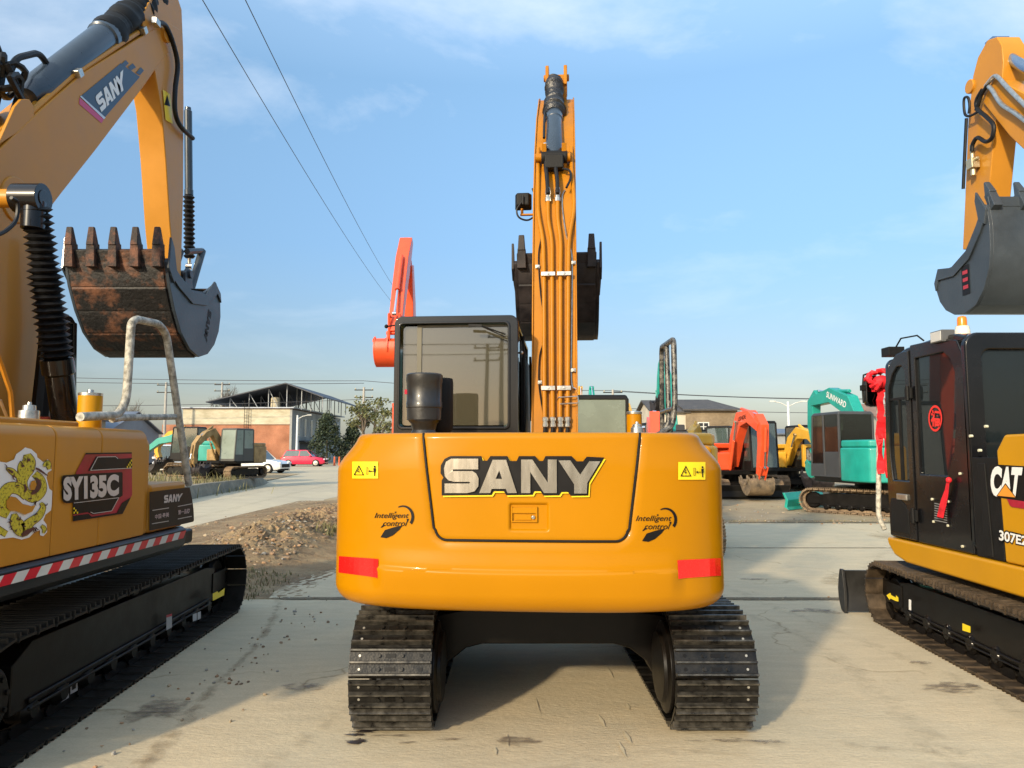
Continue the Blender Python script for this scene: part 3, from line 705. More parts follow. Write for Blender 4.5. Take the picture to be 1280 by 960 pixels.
for ox, oy, k in ((468.5, 631, 1.), (794.5, 634, 1.04)):
    m = MB()
    onrear(text_bm('Intelligent', 8.6 * k, 43 * k, bold=.004, shear=.35), ox, oy + 18.5 * k, 1, 1, .004, m)
    onrear(text_bm('control', 7 * k, 31 * k, bold=.004, shear=.35), ox + 10.5 * k, oy + 26.5 * k, 1, 1, .004, m)
    onrear(poly_bm([[(25 * k, -8.5 * k), (27.5 * k, -8.5 * k), (26 * k, -11 * k)], [(40 * k, -17.5 * k), (43 * k, -17.5 * k), (41 * k, -22 * k)]]), ox, oy, 1, 1, .004, m)
    arc = []
    for i in range(13):
        a = radians(120 - 160 * i / 12); wd = (.5 + 3.0 * sin(pi * min(1, i / 12 + .12) * .55)) * k
        arc.append(((36 + 13.5 * cos(a)) * k, (-15 + 14.5 * sin(a)) * k, wd))
    for (x0, y0, w0), (x1, y1, w1) in zip(arc, arc[1:]):
        cxx, cyy = 36 * k, -15 * k
        def inn(x, y, w): d = Vector((cxx - x, cyy - y)).normalized(); return (x + d.x * w, y + d.y * w)
        onrear(poly_bm([[(x0, y0), (x1, y1), inn(x1, y1, w1), inn(x0, y0, w0)]]), ox, oy, 1, 1, .004, m)
    onrear(poly_bm([[(7.5 * k, -28.5 * k), (10.5 * k, -25 * k), (14 * k, -25 * k), (9 * k, -28.5 * k)], [(7.5 * k, -40.5 * k), (13 * k, -31.5 * k), (24 * k, -28 * k), (35 * k, -25.5 * k), (31 * k, -31 * k), (23 * k, -38 * k), (15 * k, -41.5 * k)]]), ox, oy, 1, 1, .004, m)
    m.build('emblem', BSTK, cwo)
# children of cwo/door were mapped in the slewed frame and inherit its rotation

# --- cab seen from behind
X0, X1, Y0, Y1, Z0, Z1 = -1.135, -.185, .14, 1.50, .90, 2.575
def rrect(x0, x1, z0, z1, r, n=6):
    out = []
    for cx_, cz_, a0 in ((x1 - r, z1 - r, 0), (x0 + r, z1 - r, 90), (x0 + r, z0 + r, 180), (x1 - r, z0 + r, 270)):
        for i in range(n + 1): a = radians(a0 + 90 * i / n); out.append((cx_ + r * cos(a), cz_ + r * sin(a)))
    return out
def ringframe(mb, o, i, y0, y1, i2=None):
    n = len(o); i2 = i2 or i
    A = [mb.bm.verts.new((x, y0, z)) for x, z in o]; B = [mb.bm.verts.new((x, y0, z)) for x, z in i]
    C = [mb.bm.verts.new((x, y1, z)) for x, z in o]; D = [mb.bm.verts.new((x, y1, z)) for x, z in i2]
    for k in range(n):
        l = (k + 1) % n
        mb._f([A[k], A[l], B[l], B[k]]); mb._f([C[k], D[k], D[l], C[l]]); mb._f([A[k], C[k], C[l], A[l]]); mb._f([B[k], B[l], D[l], D[k]])
b = MB()
ringframe(b, rrect(X0, X1, Z0, Z1, .06), rrect(X0 + .045, X1 - .075, 1.725, Z1 - .060, .03), Y0 - .02, Y0 + .10)
ringframe(b, rrect(X0 + .032, X1 - .058, 1.705, Z1 - .045, .04), rrect(X0 + .048, X1 - .078, 1.728, Z1 - .063, .03), Y0 - .032, Y0 - .018)
rf = b.build('rear_frame', CABGREY, ctr, bev=.016, seg=3, rz=-TH)
b = MB(); b.py_(rrect(X0 + .055, X1 - .08, 1.74, Z1 - .07, .03), Y0 + .030, Y0 + .036); b.build('rear_window', GLASSR, ctr, rz=-TH)
b = MB(); b.box(X0, X1, Y0 + .10, Y1, Z0, Z0 + .08); b.box(X0, X0 + .05, Y0 + .10, Y1, Z0 + .08, 1.40); b.box(X1 - .05, X1, Y0 + .10, Y1, Z0 + .08, 1.70)
for x in (X0, X1 - .05): b.box(x, x + .05, Y0 + .72, Y0 + .80, 1.3, Z1 - .05); b.box(x, x + .05, Y1 - .07, Y1, 1.0, Z1 - .06)
b.build('cab_frame', CABGREY, ctr, bev=.012, rz=-TH)
b = MB(); b.prism([(x, z) for x, z in rrect(X0, X1, Z1 - .12, Z1, .055) if z > Z1 - .07] , lambda x, z: (x, Y0 + .10, z), lambda x, z: (x, Y1 - .02, z - .03)); b.build('cab_roof', CABGREY, ctr, rz=-TH, bev=.01)
for x in (X0 + .02, X1 - .026):
    g = MB(); g.box(x, x + .006, Y0 + .10, Y0 + .72, 1.72, Z1 - .08); g.build('side_window', GLASS, ctr, rz=-TH)
    g = MB(); g.box(x, x + .006, Y0 + .80, Y1 - .07, 1.4, Z1 - .10); g.build('door_window', GLASS, ctr, rz=-TH)
g = MB(); g.box(X0 + .05, X1 - .05, Y1 - .03, Y1 - .024, 1.0, Z1 - .12); g.build('windscreen', GLASS, ctr, rz=-TH)
b = MB(); b.box(X0 + .17, X0 + .20, Y0 + .12, Y0 + .16, 1.70, Z1 - .08); b.box(X0 + .20, X1 - .12, Y0 + .12, Y0 + .14, 1.70, 1.78); b.box(X0 + .17, X0 + .205, Y0 + .018, Y0 + .028, 1.73, Z1 - .065); b.box(X0 + .205, X1 - .085, Y0 + .018, Y0 + .028, Z1 - .082, Z1 - .066); b.build('inner_trim', pmat('cab_trim_tan', (.10, .088, .055), .45), ctr, rz=-TH)
b = MB(); b.box(-.92, -.45, .60, 1.05, 1.30, 1.42); b.obox((-.68, .56, 1.72), (.44, .13, .70), rx=.15); b.obox((-.68, .50, 2.12), (.26, .10, .16), rx=.12); b.box(-.80, -.56, .62, 1.0, .98, 1.30); b.build('seat', SEATM, ctr, bev=.04, seg=3, rz=-TH)
# wiper on the rear frame and tail lamp
b = MB(); p = [LC(W(q[0], q[1], 5.57)) for q in ((588, 406), (604, 408), (632, 418))]; b.tube(p, .006, 6); p = [LC(W(q[0], q[1], 5.575)) for q in ((600, 407), (631, 421))]; b.tube(p, .005, 6); b.obox(LC(W(594, 407, 5.57)), (.10, .015, .02), ry=.05)
b.build('wiper', BLACKM, ctr, rz=-TH)
b = MB(); q = LC(W(483, 408, 5.75)); b.tube([q, q + Vector((.06, .02, .01))], .006, 6); b.ball(q, .016, 8); q = LC(W(652, 441, 5.75)); b.tube([q + Vector((-.05, 0, 0)), q], .008, 6); b.m = 1; b.ball(q, .014, 8); q = LC(W(650, 399, 5.8)); 
b.build('cab_bracket', [BLACKM, STEEL], ctr, rz=-TH)
b = MB(); b.tube([(X1 + .03, .30, 2.44), (X1 + .035, .32, 2.1), (X1 + .03, .34, 1.75)], .010, 6); b.tube([(X1 + .05, .9, 2.35), (X1 + .06, .92, 1.8)], .012, 6)
b.box(X1 + .0, X1 + .03, .55, 1.3, 1.55, 2.30); b.build('side_grille', BLACKM, ctr, rz=-TH)

# --- exhaust / air pre-cleaner behind the cab
b = MB(); c = LC(W(530, 535, 4.85)); cx_, cy_ = c.x, c.y
b.lathe((cx_, cy_, 1.58), (cx_, cy_, 2.2), [(0, .055), (.02, .10), (.03, .07), (.075, .085), (.10, .075), (.14, .085), (.16, .10), (.165, .110), (.24, .112), (.245, .116), (.28, .116), (.285, .113), (.40, .114), (.41, .118), (.455, .118), (.463, .108), (.468, .06)], 32)
pc = b.build('air_cleaner', pmat('moulded_black', (.020, .019, .018), .38, coat=.2, var=.25, scale=12, bump=.1, bscale=40), ctr, rz=-TH)
b = MB(); b.lathe((cx_, cy_, 1.595), (cx_, cy_, 1.65), [(0, .108), (.006, .116), (.022, .116), (.028, .1)], 28); b.build('clamp_ring', STEEL, pc)
b = MB(); b.lathe((cx_ + .058, cy_ + .19, 1.60), (cx_ + .058, cy_ + .19, 2.1), [(0, .06), (.08, .09), (.10, .10), (.40, .10), (.43, .095), (.435, .05)], 24); b.build('exhaust_stack', BLACKM, ctr, rz=-TH)
b = MB(); q = Vector((cx_ - .112, cy_ - .038, 1.925)); b.obox(q, (.02, .005, .03), rz=1.1 - pi / 2); b.build('label_sticker', [REDSTK], pc)
b = MB()
for x, z in ((-.95, 1.632), (-.9, 1.634), (-.42, 1.633), (-.15, 1.634)): b = MB(); b.lathe((x, -1.05, 1.60), (x, -1.05, 1.7), [(0, .012), (.045, .012), (.05, .006)], 8); b.build('hood_bolt', STEEL, ctr, rz=-TH)

# --- boom
BX = .085; BWD = .36
boom = [(.32, 1.10, .13), (.52, 1.9, .19), (.72, 2.9, .24), (.88, 3.55, .25), (1.10, 4.05, .23), (1.42, 4.50, .19), (1.95, 5.0, .13)]
ol = beam_outline(boom); nb = len(boom)
b = MB(); b.px_(ol, BX - BWD / 2 + .012, BX + BWD / 2 - .012)
for sd in (-1, 1): # side plates proud of the top sheet, forked tip
    so = beam_outline([(y, z, h + .014) for y, z, h in boom[:-1]] + [(1.90, 5.0, .12), (2.10, 5.12, .10)])
    x = BX + sd * (BWD / 2 - .012); b.px_(so, x, x + sd * .012)
bo = b.build('boom', ORANGE_B, ctr, bev=.004, rz=-TH)
Lb = ol[:nb]
def yb(z):
    for (y0, z0), (y1, z1) in zip(Lb, Lb[1:]):
        if z0 <= z <= z1: return y0 + (y1 - y0) * (z - z0) / (z1 - z0)
    return Lb[0][0] if z < Lb[0][1] else Lb[-1][0]
def zpix(py, off=.03):
    lo, hi = 1.2, 5.6
    for _ in range(40):
        m_ = (lo + hi) / 2; q = RC @ Vector((BX, yb(m_) - off, m_)) + Vector((.22, 5.5, 0))
        if P(q)[1] > py: lo = m_
        else: hi = m_
    return lo
def bp(px, py, off=.03):
    z = zpix(py, off); y = yb(z) - off; q = RC @ Vector((BX, y, z)) + Vector((.22, 5.5, 0)); p0 = P(q)[0]
    q2 = RC @ Vector((BX + .1, y, z)) + Vector((.22, 5.5, 0)); k = (P(q2)[0] - p0) / .1
    return Vector((BX + (px - p0) / k, y, z))
pipes = [[(681, 525), (680.5, 480), (680, 342), (679, 300), (672.5, 268), (672.5, 200), (673, 185)],
         [(691, 525), (690.5, 480), (690, 342), (690, 300), (685, 275), (685, 248)],
         [(700, 525), (700.5, 480), (700.5, 342), (701, 300), (697, 275), (697, 248)],
         [(709.5, 525), (710, 480), (710.5, 342), (711, 300), (718, 262), (717, 238), (714.5, 215), (714.5, 185)]]
for pp in pipes:
    b = MB(); b.tube(round_path([bp(x, y) for x, y in pp], .10), .0175, 10); pi_ = b.build('hydraulic_pipe', ORANGE_B, bo)
b = MB()
for py in (342, 485):
    for xa, xb_ in ((676.5, 694), (696.5, 714)):
        b = MB(); p, q = bp(xa, py, .055), bp(xb_, py, .055); zz = p.z; b.box(p.x, q.x, p.y - .006, p.y + .010, zz - .017, zz + .017)
        b.cyl(((p.x + q.x) / 2, p.y - .014, zz), ((p.x + q.x) / 2, p.y, zz), .010, 6); b.build('pipe_clamp', STEEL, bo, bev=.003)
for x, y in ((672, 333), (717, 329), (675, 478), (717, 463)):
    p = bp(x, y, .012); b = MB(); b.obox(p, (.035, .02, .03)); b.cyl(p, p - Vector((0, .02, 0)), .012, 8); b.build('pipe_clamp', STEEL, bo, bev=.003)
b = MB(); b2_ = MB()
for x in (681.5, 691, 700.5, 709.5):
    p = bp(x, 526); b = MB(); b2_ = MB(); b.lathe(p + Vector((0, 0, .03)), p - Vector((0, 0, .1)), [(0, .018), (.005, .024), (.03, .024), (.032, .019), (.05, .019), (.052, .023), (.075, .023), (.08, .017)], 10)
    b2_.tube([p - Vector((0, 0, .04 + .025 * i)) + Vector((0, .01 * i * i * .05, 0)) for i in range(16)], [.0165 if i % 2 else .019 for i in range(16)], 8)
    b.build('hose_fitting', STEEL, bo); b2_.build('hose', RUBBER, bo)
for x in (685, 697):
    p = bp(x, 248); b = MB(); b.lathe(p - Vector((0, 0, .03)), p + Vector((0, 0, .2)), [(0, .019), (.004, .026), (.035, .026), (.038, .020), (.06, .020), (.062, .025), (.085, .025), (.12, .020)], 10); b.build('hose_fitting', STEEL, bo)
for pts, r_ in (([(685, 242), (684, 225), (682, 205), (681, 182)], .018), ([(697, 242), (696.5, 225), (694, 205), (693, 182)], .018),
               ([(703, 211), (712, 214), (713, 224), (708, 235)], .010), ([(680, 172), (680.5, 150), (682, 132)], .012)):
    b = MB(); b.tube(smooth_path([bp(x, y, .075) for x, y in pts], 5), r_, 8); b.build('hose', RUBBER, bo)
b = MB()
for x, y in ((681.5, 181), (693, 181)): b = MB(); p = bp(x, y, .075); b.lathe(p - Vector((0, 0, .03)), p + Vector((0, 0, .04)), [(0, .018), (.01, .024), (.04, .024), (.05, .014)], 10); b.build('hose_fitting', STEEL, bo)
b = MB(); b.tube(smooth_path([bp(x, y, .015) for x, y in ((678, 290), (676, 300), (673, 322), (676, 370), (681, 400), (680, 425), (674.5, 445), (673.5, 478), (677, 505), (682, 530))], 5), .006, 6); b.build('electric_cable', RUBBER, bo)
b = MB(); b.tube(smooth_path([bp(x, y, .012) for x, y in ((706, 238), (703, 245), (703, 262), (707, 290), (713, 312), (715, 330), (714.5, 400), (714, 475), (720, 487))], 5), .006, 6); b.build('grease_line', STEEL, bo)
b = MB(); b.tube([bp(697, 500, .02), bp(698, 497, .05), bp(722, 495.5, .05), bp(723, 502, .05), bp(722, 504, .05), bp(700, 505, .05)], .006, 6); b.build('grease_line', STEEL, bo)
# arm-cylinder lugs on the boom
p = bp(693, 203, .0)
b = MB()
for sd in (-1, 1): b.hexa([(p.x + sd * .085 - .02, p.y - .01, p.z - .20), (p.x + sd * .085 + .02, p.y - .01, p.z - .20), (p.x + sd * .085 + .02, p.y + .02, p.z - .2), (p.x + sd * .085 - .02, p.y + .02, p.z - .2), (p.x + sd * .085 - .02, p.y - .13, p.z + .12), (p.x + sd * .085 + .02, p.y - .13, p.z + .12), (p.x + sd * .085 + .02, p.y + .25, p.z + .14), (p.x + sd * .085 - .02, p.y + .25, p.z + .14)])
b.cyl((p.x - .16, p.y - .06, p.z + .02), (p.x + .14, p.y - .06, p.z + .02), .038, 14)
b.build('cylinder_lug', ORANGE_B, bo, bev=.004)
# arm cylinder: barrel + wrapped rod end
c0 = Vector((p.x, p.y - .06, p.z + .02)); armtop = LC(W(693, 98, 7.40))
d = (armtop - c0); L_ = d.length; u = d.normalized()
b = MB(); b.lathe(c0 - u * .02, armtop, [(0, .05), (.06, .06), (.10, .076), (L_ * .42, .076), (L_ * .42 + .01, .083), (L_ * .50, .083)], 20)
hc = b.build('arm_cylinder', BLUEGREY, ctr, rz=-TH)
b = MB(); prof = []
random.seed(3)
for i in range(46):
    t = i / 45; prof.append((L_ * .48 + t * L_ * .47, .094 + .010 * sin(t * 9) + (.008 if i % 2 else -.004) + random.uniform(-.006, .006) - .02 * t))
b.lathe(c0, armtop, prof, 18)
for v in b.bm.verts: v.co += Vector(noise.noise_vector(v.co * 9)) * .012
b.build('rod_wrap', pmat('wrapping_film', (.018, .018, .020), .35, var=.4, scale=20, bump=.6, bscale=50), hc)
b = MB(); b.cyl(c0 - Vector((.11, 0, 0)), c0 + Vector((.11, 0, 0)), .06, 14); b.obox(c0 + Vector((0, -.03, -.06)), (.16, .1, .12)); b.build('cylinder_eye', BLACKM, hc, bev=.01)
# arm
A1 = Vector((0, 2.15, 3.42)); at = Vector((0, armtop.y, armtop.z))
armp = [(at.y - .02, at.z + .02, .085), (at.y + .10, at.z - .25, .17), (at.y + .26, at.z - .62, .22), (at.y + .42, at.z - 1.0, .19), (A1.y + .1, A1.z + .5, .12), (A1.y, A1.z, .08)]
b = MB(); b.px_(beam_outline(armp), BX - .105, BX + .105)
for sd in (-1, 1):
    x = BX + sd * .075; b.px_([(at.y - .12, at.z - .12), (at.y - .08, at.z + .10), (at.y + .05, at.z + .12), (at.y + .12, at.z - .15)], x, x + sd * .035)
b.cyl((BX - .13, at.y, at.z), (BX + .13, at.y, at.z), .035, 12); b.cyl((BX - .19, at.y + .25, at.z - .6), (BX + .19, at.y + .25, at.z - .6), .06, 14)
ao = b.build('arm', ORANGE_B, ctr, bev=.008, rz=-TH)
hyd('bucket_cylinder', ctr, (BX, at.y + .48, at.z - .45), (BX, A1.y + .42, A1.z + .48), .05, .6, BLUEGREY, rz=-TH)
b = MB()
for sd in (-.09, .09): b.tube([(BX + sd, A1.y + .42, A1.z + .48), (BX + sd, A1.y + .08, A1.z - .20)], .03, 8); b.tube([(BX + sd, A1.y + .42, A1.z + .48), (BX + sd, A1.y + .03, A1.z + .3)], .026, 8)
b.build('bucket_link', FRAMEB, ctr, rz=-TH)
bucket(ctr, BX + .005, (A1.y, A1.z), .80, radians(4), .72, BUCKETC, BUCKETC, BUCKETC, 4, rz=-TH)
for sd in (-1, 1): hyd('boom_cylinder', ctr, (BX + sd * .105, .80, 1.0), (BX + sd * .105, 1.18, 2.9), .052, .58, BLACKP, rz=-TH)
b = MB(); b.box(BX - .30, BX + .30, .2, .75, .86, 1.25); b.build('boom_mount', ORANGE_B, ctr, bev=.01, rz=-TH)
# boom work lamp
q = LC(W(654, 251, 6.35)); b = MB(); b.hexa([q + Vector(v) for v in ((-.055, -.05, -.055), (.055, -.05, -.055), (.075, .05, -.075), (-.075, .05, -.075), (-.055, -.05, .055), (.055, -.05, .055), (.075, .05, .075), (-.075, .05, .075))])
lm = b.build('work_lamp', BLACKM, ctr, bev=.014, seg=3, rz=-TH)
b = MB(); b.tube(smooth_path([q + Vector(v) for v in ((0, -.06, -.02), (-.05, -.07, -.10), (-.03, -.07, -.17), (.05, -.06, -.19), (.12, -.04, -.12), (.125, -.03, -.02), (.08, -.02, .10))], 6), .008, 6); b.tube([q + Vector((0, -.05, 0)), q + Vector((0, -.07, .02)), q + Vector((0, -.06, -.05))], .01, 6); b.build('lamp_cable', RUBBER, lm)
b = MB(); b.obox(q + Vector((.06, .0, -.125)), (.17, .03, .012)); b.cyl(q + Vector((-.01, 0, -.13)), q + Vector((-.01, 0, -.07)), .012, 8); b.build('lamp_bracket', ORANGE_B, lm)

# --- right-hand rail, caps, mirror
b = MB(); Xr = 1.0
def rp(px, py, X):   # plane of constant local x is nearly depth-wise: choose the depth from the pixel
    for i in range(200):
        Y = 5.2 + i * .012; v = LC(W(px, py, Y))
        if v.x >= X if px > 640 else v.x <= X: return v
    return v
fr_ = LC(W(844, 520, 5.45)); ba_ = LC(W(827, 520, 6.35)); mi_ = LC(W(836, 520, 5.9))
tf = LC(W(842, 424, 5.5)); tb = LC(W(827, 434, 6.35))
b.tube(round_path([fr_ + Vector((-.14, -.10, -.14)), fr_ + Vector((-.02, 0, -.08)), fr_ + Vector((0, 0, .1)), tf, tb, ba_ + Vector((0, 0, -.3))], .07, 6), .021, 10)
tm = tf.lerp(tb, .55)
b.tube(round_path([mi_ + Vector((-.08, 0, -.16)), mi_ + Vector((0, 0, -.06)), tm, tm + Vector((0, .03, 0))], .05), .021, 10)
b.tube([fr_ + Vector((0, 0, .06)), ba_ + Vector((0, 0, .03))], .018, 8)
b.build('handrail', WRAPD, ctr, rz=-TH)
b = MB(); c = LC(W(793, 540, 5.3)); b.lathe((c.x, c.y, 1.60), (c.x, c.y, 2), [(0, .05), (.005, .054), (.20, .054), (.205, .045)], 20)
b.m = 1; b.lathe((c.x, c.y, 1.803), (c.x, c.y, 2), [(0, .055), (.018, .056), (.024, .02)], 20); b.build('filler_cap', [ORANGE, STEEL], ctr, bev=.003, rz=-TH); b = MB()
c2 = LC(W(800, 540, 5.0)); b.box(c2.x - .09, c2.x + .10, c2.y - .05, c2.y + .06, 1.58, 1.665); b.m = 1
b.lathe((c2.x - .02, c2.y, 1.665), (c2.x - .02, c2.y, 2), [(0, .042), (.035, .040), (.04, .03), (.055, .03), (.06, .012), (.075, .01)], 16)
b.build('breather_cap', [ORANGE, STEEL], ctr, bev=.003, rz=-TH)
# ================================================================== LEFT MACHINE
lm_ = empty('excavator', (-3.75, 5.2, 0))
tag(lm_, 'ochre excavator at the left edge with golden dragon sticker and SY135C decal on its side', 'excavator', 'large excavators in the front row')
OL = Vector((-3.75, 5.2, 0))
def PXP(px, py, X, org=OL):
    "local point where the photo pixel meets the plane x = X (world)"
    cx = (px - 640) / F_PX; cy = (480 - py) / F_PX
    d = Vector((cx, cos(PITCH) - cy * sin(PITCH), sin(PITCH) + cy * cos(PITCH))); t = X / d.x
    return Vector((d.x * t, d.y * t, CAM_H + d.z * t)) - org
TR3 = radians(3)
for sd in (-1, 1): track(lm_, sd * 1.0, -1.50, 2.0, .325, .50, .171, TRACKD, FRAMEB, sd, rz=TR3)
b = MB(); b.box(-.75, .75, -.8, .8, .34, .60); b.cyl((0, 0, .6), (0, 0, .8), .5, 24); b.box(-.9, .9, -1.05, -.75, .22, .45); b.box(-.9, .9, .75, 1.05, .22, .45); b.build('undercarriage', FRAMEB, lm_, bev=.015, rz=TR3)
# stickers on the track frame
def side_quads(mb, pts, X, org=OL): mb.poly([PXP(x, y, X, org) for x, y in pts])
fx = -3.75 + 1.0 + .118
GLAB = pmat('grey_label', (.42, .42, .42), .5)
for pts_, mt_, dx_ in (([(76, 855), (76, 878), (86, 872), (86, 850)], GLAB, 0), ([(88, 855), (88, 868), (97, 863), (97, 850)], GLAB, 0), ([(241, 768), (241, 777), (246, 775), (246, 766)], GLAB, 0), ([(247, 766), (247, 775), (251, 773), (251, 764)], GLAB, 0), ([(208, 771), (208, 788), (215, 784), (215, 769)], GLAB, 0), ([(208, 769), (208, 772), (215, 770), (215, 767)], REDSTK, .001), ([(79, 860), (80, 870), (84, 868), (84, 857)], BSTK, .002), ([(90, 857), (90, 863), (95, 860), (95, 853)], BSTK, .002), ([(266, 742), (266, 751), (280, 744), (281, 735), (273, 741), (272, 739)], YSTK, .003)):
    b = MB(); side_quads(b, pts_, fx + dx_); b.build('frame_sticker', mt_, lm_)
b = MB(); b.box(-1.2, 1.2, -2.0, .9, .82, .93); b.box(-1.2, -.1, .9, 1.5, .82, .93); b.build('platform', FRAMEB, lm_, bev=.02)
# rounded black skirt with hazard tape
b = MB(); sk = [(1.16, .80), (1.22, .80), (1.262, .84), (1.272, .90), (1.268, .955), (1.24, .975), (1.16, .975)]
n0 = len(sk); b.prism(sk, lambda x, z: (x, -2.1, z), lambda x, z: (x, .60, z)); b.prism([(x - .0, z) for x, z in sk], lambda x, z: (x, .6, z), lambda x, z: (x - .10, .70, z + (.0 if z > .9 else .03)))
b.build('side_skirt', pmat('skirt_black', (.014, .016, .019), .38, spec=.3, coat=.1), lm_, bev=.006, ang=60)
b = MB(); y = -2.1; k = 0
def skp(y, z): return (1.2745 - .0, y, z) if y < .6 else (1.2745 - (y - .6), y, z)
while y < .64:
    b.m = k % 2; y1 = y + .098
    b.poly([skp(y, .892), skp(y1, .892), skp(y1 + .045, .944), skp(y + .045, .944)]); y = y1; k += 1
b.build('hazard_tape', [pmat('tape_red', (.62, .012, .03), .3, coat=.3), pmat('tape_white', (.62, .64, .60), .3, coat=.3)], lm_)
# body: right-hand panels
XR = 1.25
def side_shell(y0, y1, z0, z1, xi, r=.07, endr=0):
    m_ = MB(); prof = [(xi, z0), (XR, z0)] + [(XR - r + r * cos(a), z1 - r + r * sin(a)) for a in [pi / 2 * i / 6 for i in range(7)]] + [(xi, z1)]
    m_.prism(prof, lambda x, z: (x, y0, z), lambda x, z: (x, y1, z)); return m_
for y0, y1 in ((-2.0, -1.067), (-1.059, -.60), (-.594, -.03)):
    side_shell(y0, y1, .978, 1.69, .4).build('side_panel', OCHRE, lm_, bev=.008)
b = MB(); pr = [(.4, .978), (XR - .012, .978)] + [(XR - .012 - .07 + .07 * cos(a), 1.60 + .07 * sin(a)) for a in [pi / 2 * i / 6 for i in range(7)]] + [(.4, 1.67)]
b.prism(pr, lambda x, z: (x, -.024, z), lambda x, z: (x - (.0), .045, z - (.03 if z > 1.5 else 0))); b.build('end_panel', OCHRE, lm_, bev=.02, seg=3)
b = MB(); b.pz_([(-1.2, -.9), (-1.2, -1.7), (-.9, -2.1), (0, -2.2), (.9, -2.1), (1.2, -1.7), (1.2, -1.4), (.4, -.9)], .99, 1.67); b.build('counterweight', OCHRE, lm_, bev=.05, seg=3)
b = MB(); b.box(-1.2, .4, -1.6, -.1, .93, 1.68); b.build('engine_hood', OCHRE, lm_, bev=.04, seg=3)
# front tool box with printed black panel
b = MB(); b.hexa([(.55, .045, .978), (XR, .045, .978), (XR, .60, .978), (.55, .60, .978), (.55, .045, 1.315), (XR, .045, 1.315), (XR, .62, 1.315), (.55, .62, 1.315)]); tb_ = b.build('tool_box', OCHRE, lm_, bev=.03, seg=3)
X_ = -2.5 + .004
def PQ(pts, mb, dx=0.): mb.poly([PXP(x, y, X_ + dx) for x, y in pts])
K1 = 70 / 960
def q1(x, y): return (180 + x * K1, 600 + y * K1)
b = MB(); PQ([q1(*p) for p in ((95, 205), (90, 870), (700, 750), (845, 715), (858, 690), (850, 500), (825, 320), (785, 125), (500, 155))], b); pn = b.build('printed_panel', BSTK, tb_)
def bil(c00, c10, c01, c11=None):
    c00, c10, c01 = Vector(c00), Vector(c10), Vector(c01); c11 = Vector(c11) if c11 is not None else c10 + c01 - c00
    return lambda u, v: (c00 * (1 - u) + c10 * u) * (1 - v) + (c01 * (1 - u) + c11 * u) * v
def text_on(mb, bm, c00, c10, c01, X, c11=None, org=OL):
    f = bil(c00, c10, c01, c11); xs = [v.co.x for v in bm.verts]; ys = [v.co.y for v in bm.verts]; x1, y1 = max(xs), max(ys)
    merge(mb, bm, lambda c: PXP(*f(c.x / x1, c.y / y1), X, org))
b = MB(); text_on(b, logo_bm(1, 4.5), q1(345, 395), q1(640, 360), q1(345, 262), X_ + .003, q1(668, 228)); b.build('lettering', GREYTXT, pn)
b = MB()
for a, c in (((145, 515), (428, 472)), ((580, 448), (820, 402)), ((135, 745), (425, 697)), ((580, 662), (820, 615))): PQ([q1(a[0], a[1]), q1(a[0], a[1] + 12), q1(c[0], c[1] + 12), q1(c[0], c[1])], b, .003)
b.build('printed_line', GREYTXT, pn)
b = MB(); text_on(b, text_bm('中国·最美', 1, 4, bold=.02), q1(190, 675), q1(430, 632), q1(190, 592), X_ + .003, q1(430, 548)); text_on(b, text_bm('第一品牌', 1, 4, bold=.02), q1(585, 600), q1(785, 565), q1(585, 515), X_ + .003, q1(785, 485)); b.build('lettering', pmat('pale_print', (.55, .42, .40), .4), pn)
# SY135C decal
k2 = 110 / 1056
def q2(x, y): return (70 + x * k2, 560 + y * k2)
dec = MB(); PQ([q2(*p) for p in ((360, 60), (910, 52), (915, 560), (800, 790), (205, 880), (205, 650), (240, 290))], dec, .000); dc = dec.build('decal', pmat('decal_crimson', (.40, .010, .035), .35, var=.35, scale=1.6), lm_)
b = MB()
for pl_, dx in (([(480, 105), (720, 100), (760, 128), (912, 120), (912, 245), (385, 275)], .002), ([(205, 655), (760, 592), (672, 750), (530, 785), (440, 800), (380, 770), (205, 800)], .002), ([(205, 815), (390, 790), (430, 825), (800, 768), (800, 790), (205, 880)], .003), ([(360, 60), (910, 52), (910, 66), (352, 76)], .003), ([(900, 590), (800, 790), (720, 800), (790, 660)], .0025)):
    PQ([q2(*p) for p in pl_], b, dx)
rr = [(75, 345), (90, 330), (240, 315), (790, 290), (800, 300), (800, 570), (770, 590), (130, 665), (90, 650), (75, 610), (68, 520), (80, 480), (68, 420)]
PQ([q2(*p) for p in rr], b, .005); b.build('decal_panel', BSTK, dc)
b = MB(); text_on(b, text_bm('SY135C', 1, 5, bold=.06, space=1.02), q2(90, 640), q2(755, 572), q2(88, 348), X_ + .008, q2(755, 312)); b.build('lettering', GREYTXT, dc)
b = MB()
def lnq(mb, pts, w, dx):
    for a, c in zip(pts, pts[1:]):
        a = Vector(a); c = Vector(c); n_ = Vector((-(c - a).y, (c - a).x)).normalized() * w / 2; PQ([q2(*(a + n_)), q2(*(c + n_)), q2(*(c - n_)), q2(*(a - n_))], mb, dx)
lnq(b, [(912, 240), (415, 268), (500, 108), (715, 104), (745, 128)], 7, .006); lnq(b, [(215, 660), (755, 596), (668, 755), (450, 785), (415, 768)], 7, .006); b.build('decal_line', GREYTXT, dc)
b = MB()
for i in range(4):
    for j in range(4):
        if (i + j) % 2: PQ([q2(850 + i * 16, 140 + j * 25), q2(864 + i * 16, 140 + j * 25), q2(864 + i * 16, 163 + j * 25), q2(850 + i * 16, 163 + j * 25)] if i + j > 2 else [q2(905, 200), q2(911, 200), q2(911, 210), q2(905, 210)], b, .006)
        if (i + j) % 2 and i <= j: PQ([q2(210 + i * 20, 690 + j * 25), q2(226 + i * 20, 688 + j * 25), q2(226 + i * 20, 712 + j * 25), q2(210 + i * 20, 714 + j * 25)], b, .006)
